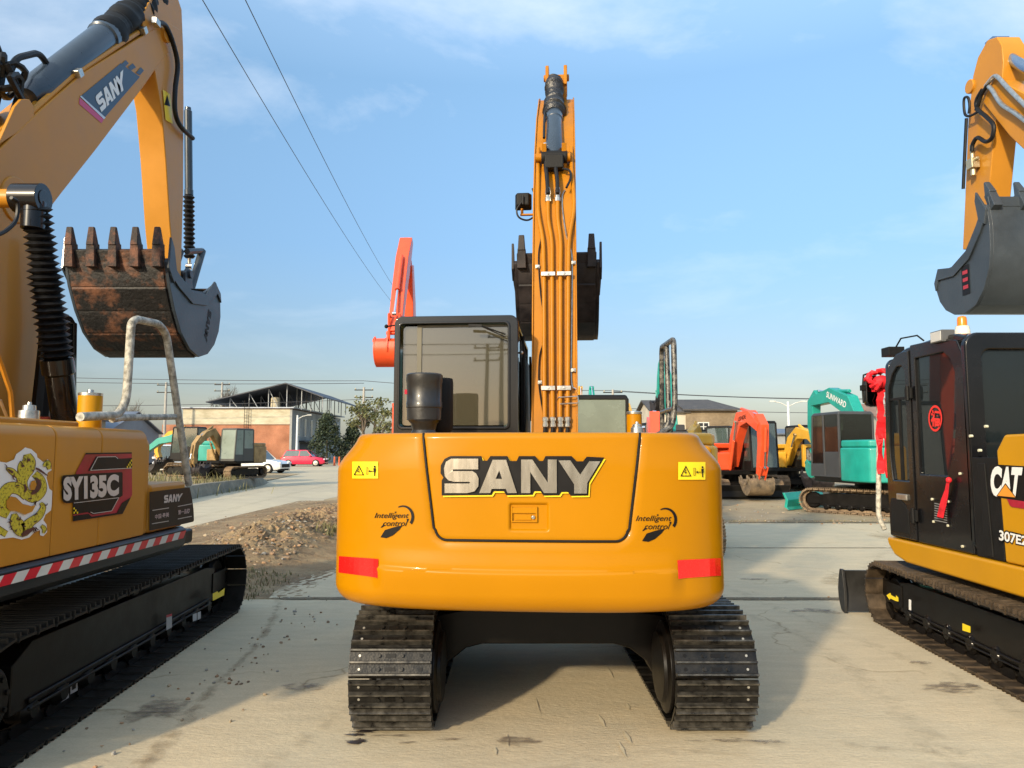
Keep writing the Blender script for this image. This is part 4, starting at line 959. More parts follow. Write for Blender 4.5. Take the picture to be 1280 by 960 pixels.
b.build('decal_check', YSTK, dc)
# dragon sticker: white torn outline, golden coils
k3 = 80 / 591
def q3(x, y): return (x * k3, 550 + y * k3)
out = [(-420, 300), (-330, 180), (-220, 230), (-120, 150), (0, 200), (60, 210), (130, 180), (150, 130), (200, 95), (232, 68), (290, 85), (340, 130), (345, 160), (400, 205), (440, 178), (475, 220), (475, 280), (440, 300), (430, 350), (455, 450), (482, 470), (478, 600), (470, 650), (420, 690), (400, 740), (430, 780), (435, 850), (400, 888), (370, 880), (370, 830), (320, 850), (270, 900), (200, 920), (120, 900), (0, 915), (-150, 880), (-300, 900), (-420, 820), (-470, 600), (-440, 420)]
b = MB(); PQ([q3(*p) for p in out], b)
EDGE = []
def band(mb, pts, dx, rec=True):
    if rec: EDGE.append(([(x, y, w + 5) for x, y, w in pts], dx - .0009))
    cs = smooth_path([Vector((x, y, w)) for x, y, w in pts], 6)
    for i, (a, c) in enumerate(zip(cs, cs[1:])):
        def nn(j):
            p0 = cs[max(0, j - 1)]; p1 = cs[min(len(cs) - 1, j + 1)]; t = Vector((p1.x - p0.x, p1.y - p0.y)).normalized(); return Vector((-t.y, t.x))
        n0_, n1_ = nn(i), nn(i + 1)
        PQ([q3(a.x + n0_.x * a.z, a.y + n0_.y * a.z), q3(c.x + n1_.x * c.z, c.y + n1_.y * c.z), q3(c.x - n1_.x * c.z, c.y - n1_.y * c.z), q3(a.x - n0_.x * a.z, a.y - n0_.y * a.z)], mb, dx)
b.m = 1
band(b, [(250, 130, 30), (265, 200, 62), (240, 260, 75), (215, 330, 55), (205, 400, 45), (235, 490, 42), (310, 520, 55), (380, 460, 48), (375, 370, 38), (320, 310, 30)], .002)
band(b, [(250, 520, 40), (170, 450, 50), (80, 450, 52), (20, 540, 55), (10, 640, 50), (80, 690, 36)], .003)
band(b, [(130, 680, 20), (150, 760, 55), (210, 830, 62), (280, 760, 40), (360, 700, 32), (400, 620, 22), (375, 580, 10)], .004)
band(b, [(-60, 560, 50), (-140, 470, 52), (-240, 520, 50), (-260, 640, 50), (-160, 740, 46), (-60, 800, 36), (60, 870, 26)], .002)
band(b, [(60, 260, 8), (110, 290, 26), (170, 340, 18)], .003); band(b, [(400, 240, 8), (440, 215, 26), (455, 270, 14)], .003); band(b, [(380, 790, 12), (410, 820, 18), (400, 860, 8)], .003)
DGM = (pmat('dragon_gold', (.22, .13, .008), .4, var=.6, scale=70, col2=(.60, .50, .04), amt=.14))
b.m = 2; EB = b
for pts, dx in list(EDGE): band(EB, pts, dx, False)
DKP = pmat('dragon_brown', (.10, .03, .02), .5, var=.4, scale=20)
for pts in ([(335, 350, 8), (365, 400, 20), (340, 460, 22), (290, 500, 10)], [(200, 245, 10), (225, 235, 10)], [(250, 180, 12), (280, 190, 8)], [(200, 880, 14), (250, 850, 22), (320, 810, 10)], [(70, 270, 6), (120, 300, 14)], [(225, 410, 10), (240, 450, 12), (225, 480, 8)], [(330, 260, 8), (370, 280, 10), (440, 330, 5)]): band(b, pts, .006)
for i in range(34):    # flame licks and claws along the coils
    a_ = random.uniform(0, 6.3); c_ = random.choice([(250, 250), (215, 400), (330, 520), (40, 560), (150, 780), (280, 790), (380, 640), (-150, 560), (90, 300)]); r1_, r2_ = random.uniform(40, 60), random.uniform(70, 95)
    band(b, [(c_[0] + r1_ * cos(a_), c_[1] + r1_ * sin(a_), 6), (c_[0] + (r1_ + r2_) / 2 * cos(a_ + .2), c_[1] + (r1_ + r2_) / 2 * sin(a_ + .2), 5), (c_[0] + r2_ * cos(a_ + .1), c_[1] + r2_ * sin(a_ + .1), 1)], .0065, False)
b.m = 3
for pl_ in ([(60, 560), (100, 520), (150, 530), (210, 590), (290, 610), (330, 600), (300, 660), (230, 690), (170, 665), (140, 655), (90, 655), (60, 620)], [(275, 430), (290, 380), (325, 370), (340, 410), (320, 460), (285, 465)]): PQ([q3(*p) for p in pl_], b, .007)
b.build('dragon_sticker', [WHITE, DGM, DKP, OCHRE], lm_)
# top furniture
b = MB(); p = PXP(97, 527, -2.75); q = PXP(27, 527, -2.75); b.box(.75, 1.12, -1.45, -.62, 1.66, 1.725); b.build('top_cover', OCHRE, lm_, bev=.015)
b = MB(); c = Vector((1.0, -.92, 1.725)); b.lathe(c, c + Vector((0, 0, 1)), [(0, .055), (.05, .053), (.055, .035), (.08, .033), (.085, .012), (.10, .010)], 18); b.build('breather_cap', STEEL, lm_)
b = MB(); c = PXP(112, 519, -2.72); c.z = 1.66; b.cyl(c, c + Vector((0, 0, .24)), .072, 22); b.m = 1; b.lathe(c + Vector((0, 0, .24)), c + Vector((0, 0, 1)), [(0, .072), (.018, .072), (.022, .02), (.04, .018)], 20); b.build('filler_cap', [CATY, STEEL], lm_)
HX = -2.56
b = MB(); hr = [(100, 521), (148, 519), (158, 500), (164, 404), (170, 399), (199, 405), (208, 418), (236, 606)]
b.tube(round_path([PXP(x, y, HX) for x, y in hr], .09, 6), .027, 12); b.build('handrail', WRAP, lm_)
b = MB(); b.tube([PXP(x, y, HX) for x, y in ((140, 524), (152, 522), (218, 521))], .023, 10); b.build('handrail', WRAP, lm_)
# boom
BXR = -3.40; bw = .28
olp = [(47, 525), (49, 400), (48, 300), (57, 268), (80, 238), (118, 190), (180, 108), (205, 72), (225, 55), (226, 38), (208, 26), (186, 40), (103, 92), (50, 138), (0, 186), (-60, 240), (-110, 300), (-105, 420), (-85, 525)]
ol3 = [(v.y, v.z) for v in (PXP(x, y, BXR) for x, y in olp)]
xr = BXR - OL.x
b = MB(); b.px_(ol3, xr - bw, xr); bo = b.build('boom', OCHRE, lm_, bev=.010)
b = MB(); c = PXP(20, 250, BXR); b.cyl((xr - bw - .01, c.y, c.z), (xr + .012, c.y, c.z), .16, 28)
b.build('boom_boss', OCHRE, bo, bev=.012)
b = MB(); b.px_([(v.y, v.z) for v in (PXP(x, y, BXR) for x, y in ((-2, 182), (20, 133), (28, 124), (38, 124), (43, 132), (44, 142), (44, 152)))], xr - .03, xr - .005); b.px_([(v.y, v.z) for v in (PXP(x, y, BXR) for x, y in ((-2, 182), (20, 133), (28, 124), (38, 124), (43, 132), (44, 142), (44, 152)))], xr - bw + .005, xr - bw + .03)
b.build('cylinder_lug', OCHRE, bo, bev=.006)
for dx, c0_ in ((-.03, .0), (-.085, 5.)):
    b = MB(); v = [PXP(x, y, BXR + dx) for x, y in ((-60, 229 - c0_), (0, 178 - c0_), (88, 99 - c0_), (172, 43 - c0_))]; b.tube([p + Vector((0, 0, .02)) for p in v], .022, 8); b.build('hydraulic_pipe', OCHRE, bo)
b = MB()
for px, py in ((89, 96), (172, 42)): c = PXP(px, py, BXR - .05); b.obox(c + Vector((0, 0, .03)), (.16, .07, .06), rx=.8)
b.build('pipe_clamp', STEEL, bo, bev=.006)
# navy name plate on the boom
XB = BXR + .003
b = MB()
def PB(pts, mb, dx=0): mb.poly([PXP(x, y, XB + dx) for x, y in pts])
PB([(100, 121), (151, 79), (175, 96), (130, 148)], b); nm_ = b.build('name_plate', NAVY, bo)
b = MB()
for pl_ in ([(152, 80), (157, 75), (161, 79), (156, 84)], [(160, 84), (166, 79), (170, 84), (164, 88)], [(170, 91), (176, 84), (180, 88), (175, 94)]): PB(pl_, b, .001)
b.build('name_plate_square', NAVY, nm_)
b = MB(); PB([(99.5, 122), (130, 149), (127, 154), (99, 130)], b); b.build('name_plate_edge', PINK, nm_)
b = MB(); PB([(100, 120.5), (101.5, 119.5), (132, 147), (130, 149)], b, .002); b.build('name_plate_line', GREYTXT, nm_)
b = MB(); text_on(b, logo_bm(1, 4.5), (127, 140), (158, 109), (118.5, 121), XB + .003, (154, 87)); b.build('lettering', WHITE, nm_)
# arm cylinder with wrapped end
pA = PXP(34, 132, -3.53); pA.z += .06; pB = PXP(196, -8, -3.53)
d = pB - pA; L_ = d.length
b = MB(); b.lathe(pA, pB, [(0, .07), (.06, .085), (.12, .115), (L_ * .50, .115), (L_ * .505, .13), (L_ * .56, .13)], 24); hc = b.build('arm_cylinder', BLUEGREY, lm_)
b = MB(); random.seed(5); b.lathe(pA, pB, [(L_ * (.52 + .44 * i / 40), .128 + .010 * sin(i * .5) + random.uniform(-.008, .008)) for i in range(41)], 20)
for v in b.bm.verts: v.co += Vector(noise.noise_vector(v.co * 8)) * .02
b.build('rod_wrap', BLACKM, hc)
b = MB(); b.tube(round_path([pA + Vector((.0, -.22, .05)), pA + Vector((0, -.15, .22)), pA + Vector((0, .10, .40)), pA + Vector((0, .26, .33))], .07), .024, 8)
for i in range(5): b.tube(smooth_path([pA + Vector((random.uniform(-.1, .1), random.uniform(-.35, -.1), random.uniform(-.1, .15))) for _ in range(4)] + [pA + Vector((0, -.5, -.9 - i * .1))], 4), .024, 6)
b.build('hose', RUBBER, hc)
# arm
arp = [(228, 12), (230, 60), (230.5, 130), (230, 240), (227, 346), (219, 347), (213, 280), (208, 200), (203, 140), (194, 88), (181, 40), (178, 20), (196, -14), (212, -22), (222, -6)]
b = MB(); b.px_([(v.y, v.z) for v in (PXP(x, y, BXR) for x, y in arp)], xr - .26, xr - .004)
ao = b.build('arm', OCHRE, lm_, bev=.012)
b = MB()
for f, s_ in ((lambda x, y: PXP(x, y, BXR), 0),):
    for px, py in ((206, 44),): c = f(px, py); b.cyl((xr - .01, c.y, c.z), (xr + .03, c.y, c.z), .07, 18)
b.build('pivot_pin', OCHRE, ao, bev=.008)
b = MB(); PB([(203.5, 112), (213, 118), (216, 155), (207, 150)], b, .002); b.build('warning_sticker', YSTK, ao)
b = MB(); b.poly([PXP(x, y, XB + .004) for x, y in ((205.5, 131), (209, 118), (213, 133))]); b.poly([PXP(x, y, XB + .006) for x, y in ((207.3, 129.5), (209.2, 122), (211.3, 131))]) ; b.build('pictogram', BSTK, ao)
b = MB(); b.tube(smooth_path([PXP(x, y, BXR + .05) for x, y in ((195, 28), (206, 31), (215, 50), (222, 80), (219, 112), (219, 140), (226, 158), (241, 173))], 6), .024, 10); b.build('hose', RUBBER, ao)
b = MB(); c = PXP(195, 28, BXR + .05); b.obox(c, (.05, .09, .06)); b.build('hose_fitting', STEEL, ao, bev=.005)
# bucket cylinder on the far side of the arm, with bellows
pa, pb = PXP(231, 130, -3.53), PXP(232, 330, -3.53)
pa.y += .08; pb.y += .10
hb = hyd('bucket_cylinder', lm_, pa, pb, .042, .55, BLUEGREY)
b = MB(); L_ = (pb - pa).length; b.lathe(pa, pb, [(L_ * (.55 + .40 * i / 28), .062 if i % 2 else .040) for i in range(29)], 16); b.build('bellows', RUBBER, hb, ang=10)
# boom cylinder
q0, q1_ = PXP(80, 512, -3.04), PXP(43, 248, -3.06)
L_ = (q1_ - q0).length
b = MB(); b.lathe(q0 - (q1_ - q0) * .25, q1_, [(0, .08), (L_ * .25, .085), (L_ * .42, .085), (L_ * .43, .10), (L_ * .50, .10), (L_ * .505, .06)], 24)
bc = b.build('boom_cylinder', BLACKP, lm_)
b = MB(); nb_ = 46; b.lathe(q0, q1_, [(L_ * (.255 + .71 * i / nb_), (.105 if i % 2 else .068) * (1.0 if i < nb_ * .6 else .9) + random.uniform(-.004, .004)) for i in range(nb_ + 1)], 22); b.build('bellows', RUBBER, bc, ang=10)
b = MB(); b.cyl(q1_ - Vector((.12, 0, 0)), q1_ + Vector((.06, 0, 0)), .095, 24); b.cyl(q1_ + Vector((.06, 0, 0)), q1_ + Vector((.066, 0, 0)), .055, 20); b.cyl(q1_ - Vector((.0, .0, .02)), q1_ - Vector((.0, .0, .20)), .07, 18); b.build('cylinder_eye', BLACKP, bc, bev=.012, seg=3)
b = MB(); b.tube(smooth_path([PXP(x, y, -3.0) for x, y in ((14, 247), (22, 254), (20, 275), (8, 288), (-8, 296))], 6), .012, 6); b.build('hose', RUBBER, bc)
b = MB(); b.cyl(q1_ - Vector((1.02, 0, 0)), q1_ - Vector((.1, 0, 0)), .06, 18); b.build('boom_pin', OCHRE, bo)
q0b = Vector((q0.x - 1.0, q0.y, q0.z)); hyd('boom_cylinder', lm_, q0b - Vector((0, 0, .5)), Vector((q1_.x - 1.0, q1_.y, q1_.z)), .085, .5, BLACKP, rod=BLACKP)
b = MB(); b.tube([PXP(x, y, -3.15) for x, y in ((-10, 425), (3, 460), (13, 490), (16, 525))], .016, 6); b.m = 1; b.tube([PXP(x, y, -3.15) for x, y in ((0, 500), (14, 535), (34, 524))], .010, 6); b.build('hydraulic_pipe', [OCHRE, STEEL], lm_)
b = MB(); b.tube([PXP(53, 300, -3.30), PXP(60, 410, -3.28), PXP(50, 520, -3.28)], [.03, .05, .06], 8); b.build('hose', FRAMEB, lm_)
# bucket, rusty outside
RUST = pmat('bucket_rusty', (.014, .012, .011), .62, var=.4, scale=5.5, bump=.8, bscale=30, col2=(.17, .070, .034), amt=.16, det=14, p0=.50)
TOOTHR = pmat('tooth_rusty', (.040, .026, .020), .75, var=.4, scale=11, bump=.6, col2=(.20, .09, .055), amt=.25, p0=.45)
hp_ = Vector((0, 7.74 - 5.2, 3.385))
bk, T = bucket(lm_, -3.545 + 3.75, (hp_.y, hp_.z), .955, radians(1), .87, RUST, BUCKETD, TOOTHR, 5)
b = MB()
for sd in (-.12, .12): b.tube([(xr - .14 + sd, hp_.y + .40, hp_.z + .36), (xr - .14 + sd, hp_.y + .10, hp_.z - .22)], .04, 10); b.tube([(xr - .14 + sd, hp_.y + .40, hp_.z + .36), (xr - .14 + sd, hp_.y + .02, hp_.z + .25)], .032, 8)
b.build('bucket_link', BUCKETD, lm_)
# raised name down the side plate
sx = -3.545 + 3.75 + .435 + .0305; b = MB(); bm_ = logo_bm(.085, .34); p0 = T(-.22, -.42); u_ = Vector((-.28, -.96)).normalized()
ladder_text(b, bm_, (sx, p0[0], p0[1]), (0, -u_.x * -1, u_.y), (0, -u_.y, u_.x * -1 * -1)); b.build('lettering', BLACKM, bk)
cab(lm_, -1.2, -.15, .0, 1.6, .93, 2.75, CABGREY, GLASSD)

# ================================================================== RIGHT MACHINE
OR = Vector((4.33, 5.4, 0))
rt = empty('excavator', OR)
tag(rt, 'black cab excavator at the right edge with yellow body panel reading CAT and 307E2', 'excavator', 'large excavators in the front row')
T3 = radians(-3.5)
BRT = pmat('track_steel_brown', (.055, .040, .026), .5, metal=.3, var=.35, scale=10, bump=.15, col2=(.13, .09, .055), amt=.4)
for sd in (-1, 1): track(rt, sd * .93, -1.25, 1.40, .275, .45, .154, BRT, FRAMEB, sd, rz=T3)
b = MB(); b.box(-.7, .7, -.6, .6, .30, .55); b.cyl((0, 0, .5), (0, 0, .68), .42, 24); b.box(-.85, .85, -.7, -.5, .2, .42); b.box(-.85, .85, .5, .7, .2, .42); b.build('undercarriage', FRAMEB, rt, bev=.015, rz=T3)
b = MB(); pr = [(1.86, .02), (1.90, .02), (1.97, .10), (1.99, .22), (1.96, .34), (1.93, .40), (1.90, .40), (1.92, .30), (1.94, .21), (1.92, .10)]; b.px_(pr, -1.25, 1.25); b.px_([(1.84, .0), (1.93, .02), (1.99, .12), (2.0, .22), (1.97, .34), (1.94, .41), (1.88, .41), (1.84, .2)], -1.28, -1.25); b.px_([(1.84, .0), (1.93, .02), (1.99, .12), (2.0, .22), (1.97, .34), (1.94, .41), (1.88, .41), (1.84, .2)], 1.25, 1.28); b.box(-.42, -.30, 1.1, 1.9, .12, .24); b.box(.30, .42, 1.1, 1.9, .12, .24)
b.build('dozer_blade', pmat('blade_black', (.018, .017, .016), .5, var=.3, scale=5), rt, bev=.006, rz=T3)
def sq(mb, pts, X): mb.poly([PXP(x, y, X, OR) for x, y in pts])
XT = 4.33 - .93 - .09
for pts_ in ([(1108, 744), (1113, 741), (1114, 744), (1120, 747), (1120, 744), (1123, 747), (1123, 752), (1119, 751), (1113, 748), (1112, 750)], [(1203, 779), (1213, 783), (1213, 791), (1203, 788)]): b = MB(); sq(b, pts_, XT - .03); b.build('frame_sticker', YSTK, rt)
b = MB(); sq(b, [(1136, 749), (1139, 750), (1139, 763), (1136, 762)], XT - .03); b.build('frame_sticker', WHITE, rt)
# base rail and cab
XL = 3.30; xl = XL - OR.x      # left side plane
b = MB(); rail = [(-1.25, .60), (.95, .62), (1.14, .66), (1.24, .74), (1.26, .80), (-1.25, .80)]
b.px_(rail, xl - .03, xl + .10); b.box(xl + .1, 1.0, -1.2, 1.2, .66, .78); b.build('base_rail', CATY, rt, bev=.022, seg=3)
CX0, CX1, CY0, CY1, CZ0, CZ1 = xl, xl + 1.0, .08, 1.24, .805, 2.43
GB = BLACKP
b = MB()
so = [(CY0 - .02, CZ0), (CY1, CZ0), (CY1 + .01, 1.5), (CY1 - .03, 2.12), (CY1 - .14, 2.33), (CY1 - .30, 2.39), (CY0 + .25, CZ1 - .02), (CY0 + .06, 2.38), (CY0, 2.26), (CY0 - .02, 1.6)]
def ring_poly(mb, outer, inner, x0, x1):
    "side panel with an opening: both outlines share the vertex count"
    n = len(outer); A = [mb.bm.verts.new((x0, *p)) for p in outer]; B = [mb.bm.verts.new((x0, *p)) for p in inner]; C = [mb.bm.verts.new((x1, *p)) for p in outer]; D = [mb.bm.verts.new((x1, *p)) for p in inner]
    for k in range(n):
        l = (k + 1) % n
        mb._f([A[k], A[l], B[l], B[k]]); mb._f([C[k], D[k], D[l], C[l]]); mb._f([A[k], C[k], C[l], A[l]]); mb._f([B[k], B[l], D[l], D[k]])
DY = .80   # hinge line between door and rear quarter
# rear quarter window opening and door opening
q_out = [(CY0 - .02, CZ0), (DY - .01, CZ0), (DY - .01, 2.42), (CY0 + .25, 2.41), (CY0 + .06, 2.37), (CY0, 2.26), (CY0 - .02, 1.75), (CY0 - .02, 1.2)]
q_in = [(CY0 + .26, 1.36), (DY - .07, 1.36), (DY - .07, 2.30), (CY0 + .24, 2.30), (CY0 + .15, 2.24), (CY0 + .10, 2.12), (CY0 + .12, 1.75), (CY0 + .16, 1.55)]
for sx_, s2 in ((CX0, 1), (CX1 - .05, -1)):
    b = MB(); ring_poly(b, q_out, q_in, sx_, sx_ + .05); b.build('cab_side', GB, rt, bev=.012, seg=2)
d_out = [(DY + .005, CZ0 + .01), (CY1 - .02, CZ0 + .01), (CY1 + .0, 1.5), (CY1 - .03, 2.12), (CY1 - .12, 2.30), (CY1 - .24, 2.37), (DY + .10, 2.38), (DY + .005, 2.38)]
d_in = [(DY + .07, 1.30), (CY1 - .10, 1.30), (CY1 - .07, 1.5), (CY1 - .09, 2.08), (CY1 - .16, 2.20), (CY1 - .24, 2.26), (DY + .12, 2.26), (DY + .07, 2.22)]
for sx_ in (CX0 - .012, CX1 - .045):
    b = MB(); ring_poly(b, d_out, d_in, sx_, sx_ + .05); dd = b.build('cab_door', GB, rt, bev=.010)
    g = MB(); g.prism(d_in, lambda y, z: (sx_ + .022, y, z), lambda y, z: (sx_ + .028, y, z)); g.build('door_window', GLASSD, dd)
    if sx_ < CX0:
        h = MB(); h.obox((sx_ - .008, .98, 1.16), (.02, .16, .05)); h.m = 1; h.obox((sx_ - .012, .98, 1.16), (.01, .11, .03)); h.build('handle', [STEEL, BLACKM], dd, bev=.008)
        h = MB(); h.prism([(.90, .86), (1.19, .86), (1.20, 1.08), (1.17, 1.14), (1.02, 1.14), (.95, 1.10), (.90, 1.04)], lambda y, z: (sx_ - .006, y, z), lambda y, z: (sx_ + .004, y, z)); h.build('door_panel', BLACKM, dd, bev=.005)
        h = MB()
        for zz in (2.02, 1.02): h.cyl((sx_ - .02, DY - .0, zz - .06), (sx_ - .02, DY - .0, zz + .06), .016, 10); h.obox((sx_ - .010, DY, zz), (.02, .09, .09))
        h.build('hinge', BLACKM, dd, bev=.003)
        h = MB(); h.box(sx_ + .01, sx_ + .03, DY + .07, CY1 - .08, 1.98, 2.0); h.box(sx_ + .01, sx_ + .03, DY + .20, DY + .22, 1.30, 1.98); h.build('window_bar', BLACKM, dd)
for sx_ in (CX0, CX1 - .05):
    g = MB(); g.prism(q_in, lambda y, z: (sx_ + .022, y, z), lambda y, z: (sx_ + .028, y, z)); g.build('side_window', GLASSD, rt)
b = MB(); b.prism([(x, z) for x, z in rrect(CX0, CX1, CZ0, 2.40, .09)][:], lambda x, z: (x, CY0 - .03, z), lambda x, z: (x, CY0 + .03, z)) if False else ringframe(b, rrect(CX0, CX1, CZ0, 2.41, .10), rrect(CX0 + .12, CX1 - .12, 1.48, 2.28, .06), CY0 - .05, CY0 + .02)
b.build('rear_frame', GB, rt, bev=.02, seg=3)
g = MB(); g.py_(rrect(CX0 + .11, CX1 - .11, 1.47, 2.29, .05), CY0 - .015, CY0 - .009); g.build('rear_window', GLASSD, rt)
b = MB(); ringframe(b, rrect(CX0 + .02, CX1 - .02, CZ0, 2.36, .08), rrect(CX0 + .07, CX1 - .07, CZ0 + .12, 2.28, .06), CY1 - .04, CY1 + .02); b.build('front_frame', GB, rt, bev=.012)
g = MB(); g.box(CX0 + .07, CX1 - .07, CY1 - .02, CY1 - .014, CZ0 + .12, 2.28); g.build('windscreen', GLASSD, rt)
b = MB(); rp_ = [(CY0 - .03, 2.35), (CY1 - .10, 2.31), (CY1 - .20, 2.375), (CY1 - .35, 2.41), (CY0 + .3, CZ1 + .005), (CY0 + .08, CZ1 - .01), (CY0 - .02, 2.39)]
b.px_(rp_, CX0 + .015, CX1 - .015); b.build('cab_roof', GB, rt, bev=.035, seg=4)
b = MB(); b.box(CX0 + .25, CX0 + .70, .45, .9, 1.15, 1.28); b.obox((CX0 + .47, .40, 1.65), (.42, .12, .75), rx=.12); b.obox((CX0 + .47, .36, 2.1), (.26, .1, .15), rx=.1); b.box(CX0 + .3, CX0 + .6, .5, .85, CZ0 + .02, 1.15); b.build('seat', SEATM, rt, bev=.03, seg=3)
b = MB(); b.box(CX0 + .02, CX1, CY0, CY1, CZ0, CZ0 + .05); b.build('cab_floor', BLACKM, rt)
b = MB(); b.box(xl + .005, xl + .05, -.27, CY0 - .05, .805, 1.50); b.hexa([(xl - .003, -.16, .82), (xl + .012, -.16, .82), (xl + .012, -.08, .82), (xl - .003, -.08, .82), (xl - .003, -.12, 1.46), (xl + .012, -.12, 1.46), (xl + .012, -.04, 1.46), (xl - .003, -.04, 1.46)]); b.box(xl + .05, CX1, -.40, CY0 - .055, .80, 1.48); b.build('body_panel', BLACKM, rt, bev=.004)
PB_ = pmat('pale_bolt', (.65, .62, .45), .4)
for px, py in ((1214, 545), (1201, 592), (1233, 533), (1225, 563), (1204, 683), (1186, 627), (1166, 624), (1168, 652), (1186, 657)):
    c = PXP(px, py, XL, OR); b = MB(); b.cyl(c + Vector((.01, 0, 0)), c - Vector((.012, 0, 0)), .010, 8); b.build('bolt', PB_, rt)
# yellow rear body
b = MB(); yb_ = [(-1.20, .805), (-.30, .805), (-.27, 1.55), (-.36, 1.655), (-1.20, 1.665)]
b.px_(yb_, xl - .012, xl + .14); spn = b.build('side_panel', CATY, rt, bev=.018, seg=3)
b = MB(); b.pz_([(xl, -1.2), (xl + .12, -1.5), (xl + .4, -1.66), (0, -1.7), (.66, -1.62), (.95, -1.45), (1.05, -1.2)], .78, 1.62); b.box(xl + .14, 1.05, -1.25, -.3, .80, 1.60); b.build('counterweight', CATY, rt, bev=.05, seg=3)
XC = XL - .016
k5 = 120 / 640
def q5(x, y): return (1160 + x * k5, 540 + y * k5)
b = MB(); sq(b, [q5(*p) for p in ((410, 240), (425, 215), (640, 228), (760, 236), (760, 470), (620, 462), (440, 430), (412, 405))], XC); lg = b.build('logo_plate', BSTK, spn)
b = MB(); text_on(b, text_bm('CAT', 1, 3, bold=.06), q5(416, 428), q5(604, 440), q5(418, 226), XC - .003, q5(632, 234), org=OR); b.build('lettering', WHITE, lg)
b = MB(); sq(b, [q5(*p) for p in ((462, 424), (516, 350), (582, 436))], XC - .006); b.build('logo_triangle', pmat('logo_orange', (.80, .30, .03), .35), lg)
b = MB(); sq(b, [q5(*p) for p in ((455, 428), (516, 340), (592, 442))], XC - .0045); b.build('logo_triangle_edge', BSTK, lg)
b = MB(); sq(b, [q5(*p) for p in ((525, 446), (640, 462), (760, 480), (760, 530), (640, 512), (560, 500), (545, 490))], XC - .001); b.build('logo_swoosh', REDSTK, lg)
b = MB(); text_on(b, text_bm('307E2', 1, 5, bold=.09), q5(467, 732), q5(665, 770), q5(467, 640), XC, q5(665, 690), org=OR); b.build('number_edge', BSTK, spn)
b = MB(); text_on(b, text_bm('307E2', 1, 5, bold=.03), q5(473, 722), q5(658, 760), q5(474, 652), XC - .003, q5(658, 698), org=OR); b.build('lettering', WHITE, spn)
# round red sticker on the quarter window
XG = XL - .002
def ell(cx_, cy_, rx, ry, n=28): return [(cx_ + rx * cos(2 * pi * i / n), cy_ + ry * sin(2 * pi * i / n)) for i in range(n)]
b = MB(); o_, i_ = ell(1169, 523, 8.6, 16.5), ell(1169, 523, 6.9, 13.6)
for k in range(28): sq(b, [o_[k], o_[(k + 1) % 28], i_[(k + 1) % 28], i_[k]], XG + .018)
text_on(b, text_bm('福', 1, 1, bold=.04), (1163.5, 533), (1175, 534), (1163.5, 512), XG + .018, (1175, 513), org=OR)
b.build('round_sticker', pmat('sticker_red', (.80, .03, .02), .5), rt)
# plate with text lines and the red ribbon on the lock
b = MB(); sq(b, [(1166, 625), (1186, 629), (1187, 658), (1167, 652)], XL - .004); pl_ = b.build('info_plate', BSTK, rt)
b = MB()
for i in range(8):
    y_ = 628.5 + i * 3; sq(b, [(1168, y_), (1184, y_ + 3.4), (1184, y_ + 4.5), (1168, y_ + 1.1)], XL - .007)
b.build('info_line', pmat('plate_print', (.25, .25, .25), .4), pl_)
# flood lamps, beacon, mirror
c = PXP(1178, 421, XL + .02, OR); b = MB(); b.obox(c + Vector((.0, 0, 0)), (.10, .16, .09)); b.m = 1; b.obox(c + Vector((-.052, 0, 0)), (.006, .14, .075)); b.build('work_lamp', [pmat('lamp_housing', (.10, .10, .10), .4), pmat('lamp_lens', (.55, .55, .52), .2)], rt, bev=.006)
c = PXP(1116, 440, XL + .10, OR); b = MB(); b.obox(c, (.14, .14, .08)); b.tube([c + Vector((0, -.05, .03)), c + Vector((0, -.15, .10)), c + Vector((.05, -.32, .10)), c + Vector((.05, -.42, .04))], .008, 6); b.build('work_lamp', BLACKM, rt, bev=.006)
b = MB(); c = W(1203, 413, 5.95) - OR; b.lathe(c - Vector((0, 0, .05)), c + Vector((0, 0, 1)), [(0, .055), (.05, .055), (.06, .050), (.08, .050), (.085, .04)], 20); bc_ = b.build('beacon_base', IVORY, rt)
b = MB(); b.lathe(c + Vector((0, 0, .03)), c + Vector((0, 0, 1)), [(0, .036), (.06, .035), (.078, .030), (.086, .012)], 18); b.build('beacon_lens', AMBER, bc_)
c = W(1091, 489, 6.95) - OR; b = MB(); b.py_([(c.x - .085 + .03 * (abs(q) > 1), c.z + q * 0) for q in ()] or rrect(c.x - .075, c.x + .065, c.z - .145, c.z + .145, .05), c.y - .02, c.y + .035); mr_ = b.build('mirror', BLACKP, rt, bev=.012, seg=3)
b = MB(); b.py_(rrect(c.x - .06, c.x + .05, c.z - .13, c.z + .13, .04), c.y - .024, c.y - .021); b.build('mirror_glass', pmat('mirror_face', (.05, .05, .05), .05, metal=1.), mr_)
b = MB(); b.tube([c + Vector((-.09, 0, -.11)), c + Vector((-.095, 0, .02)), c + Vector((-.08, 0, .15)), c + Vector((-.02, 0, .17)), c + Vector((.08, 0, .16)), c + Vector((.09, .0, .02))], .009, 8); b.obox(c + Vector((-.09, 0, .03)), (.04, .04, .05)); b.build('mirror_arm', BLACKM, mr_)
# wrapped grab rail standing before the cab
b = MB(); b.tube(round_path([W(1104, 470, 6.95) - OR, W(1099, 480, 6.95) - OR, W(1098.5, 560, 6.95) - OR, W(1098, 645, 6.95) - OR, W(1106, 662, 6.9) - OR], .06), .022, 10); b.build('handrail', WRAP, rt)
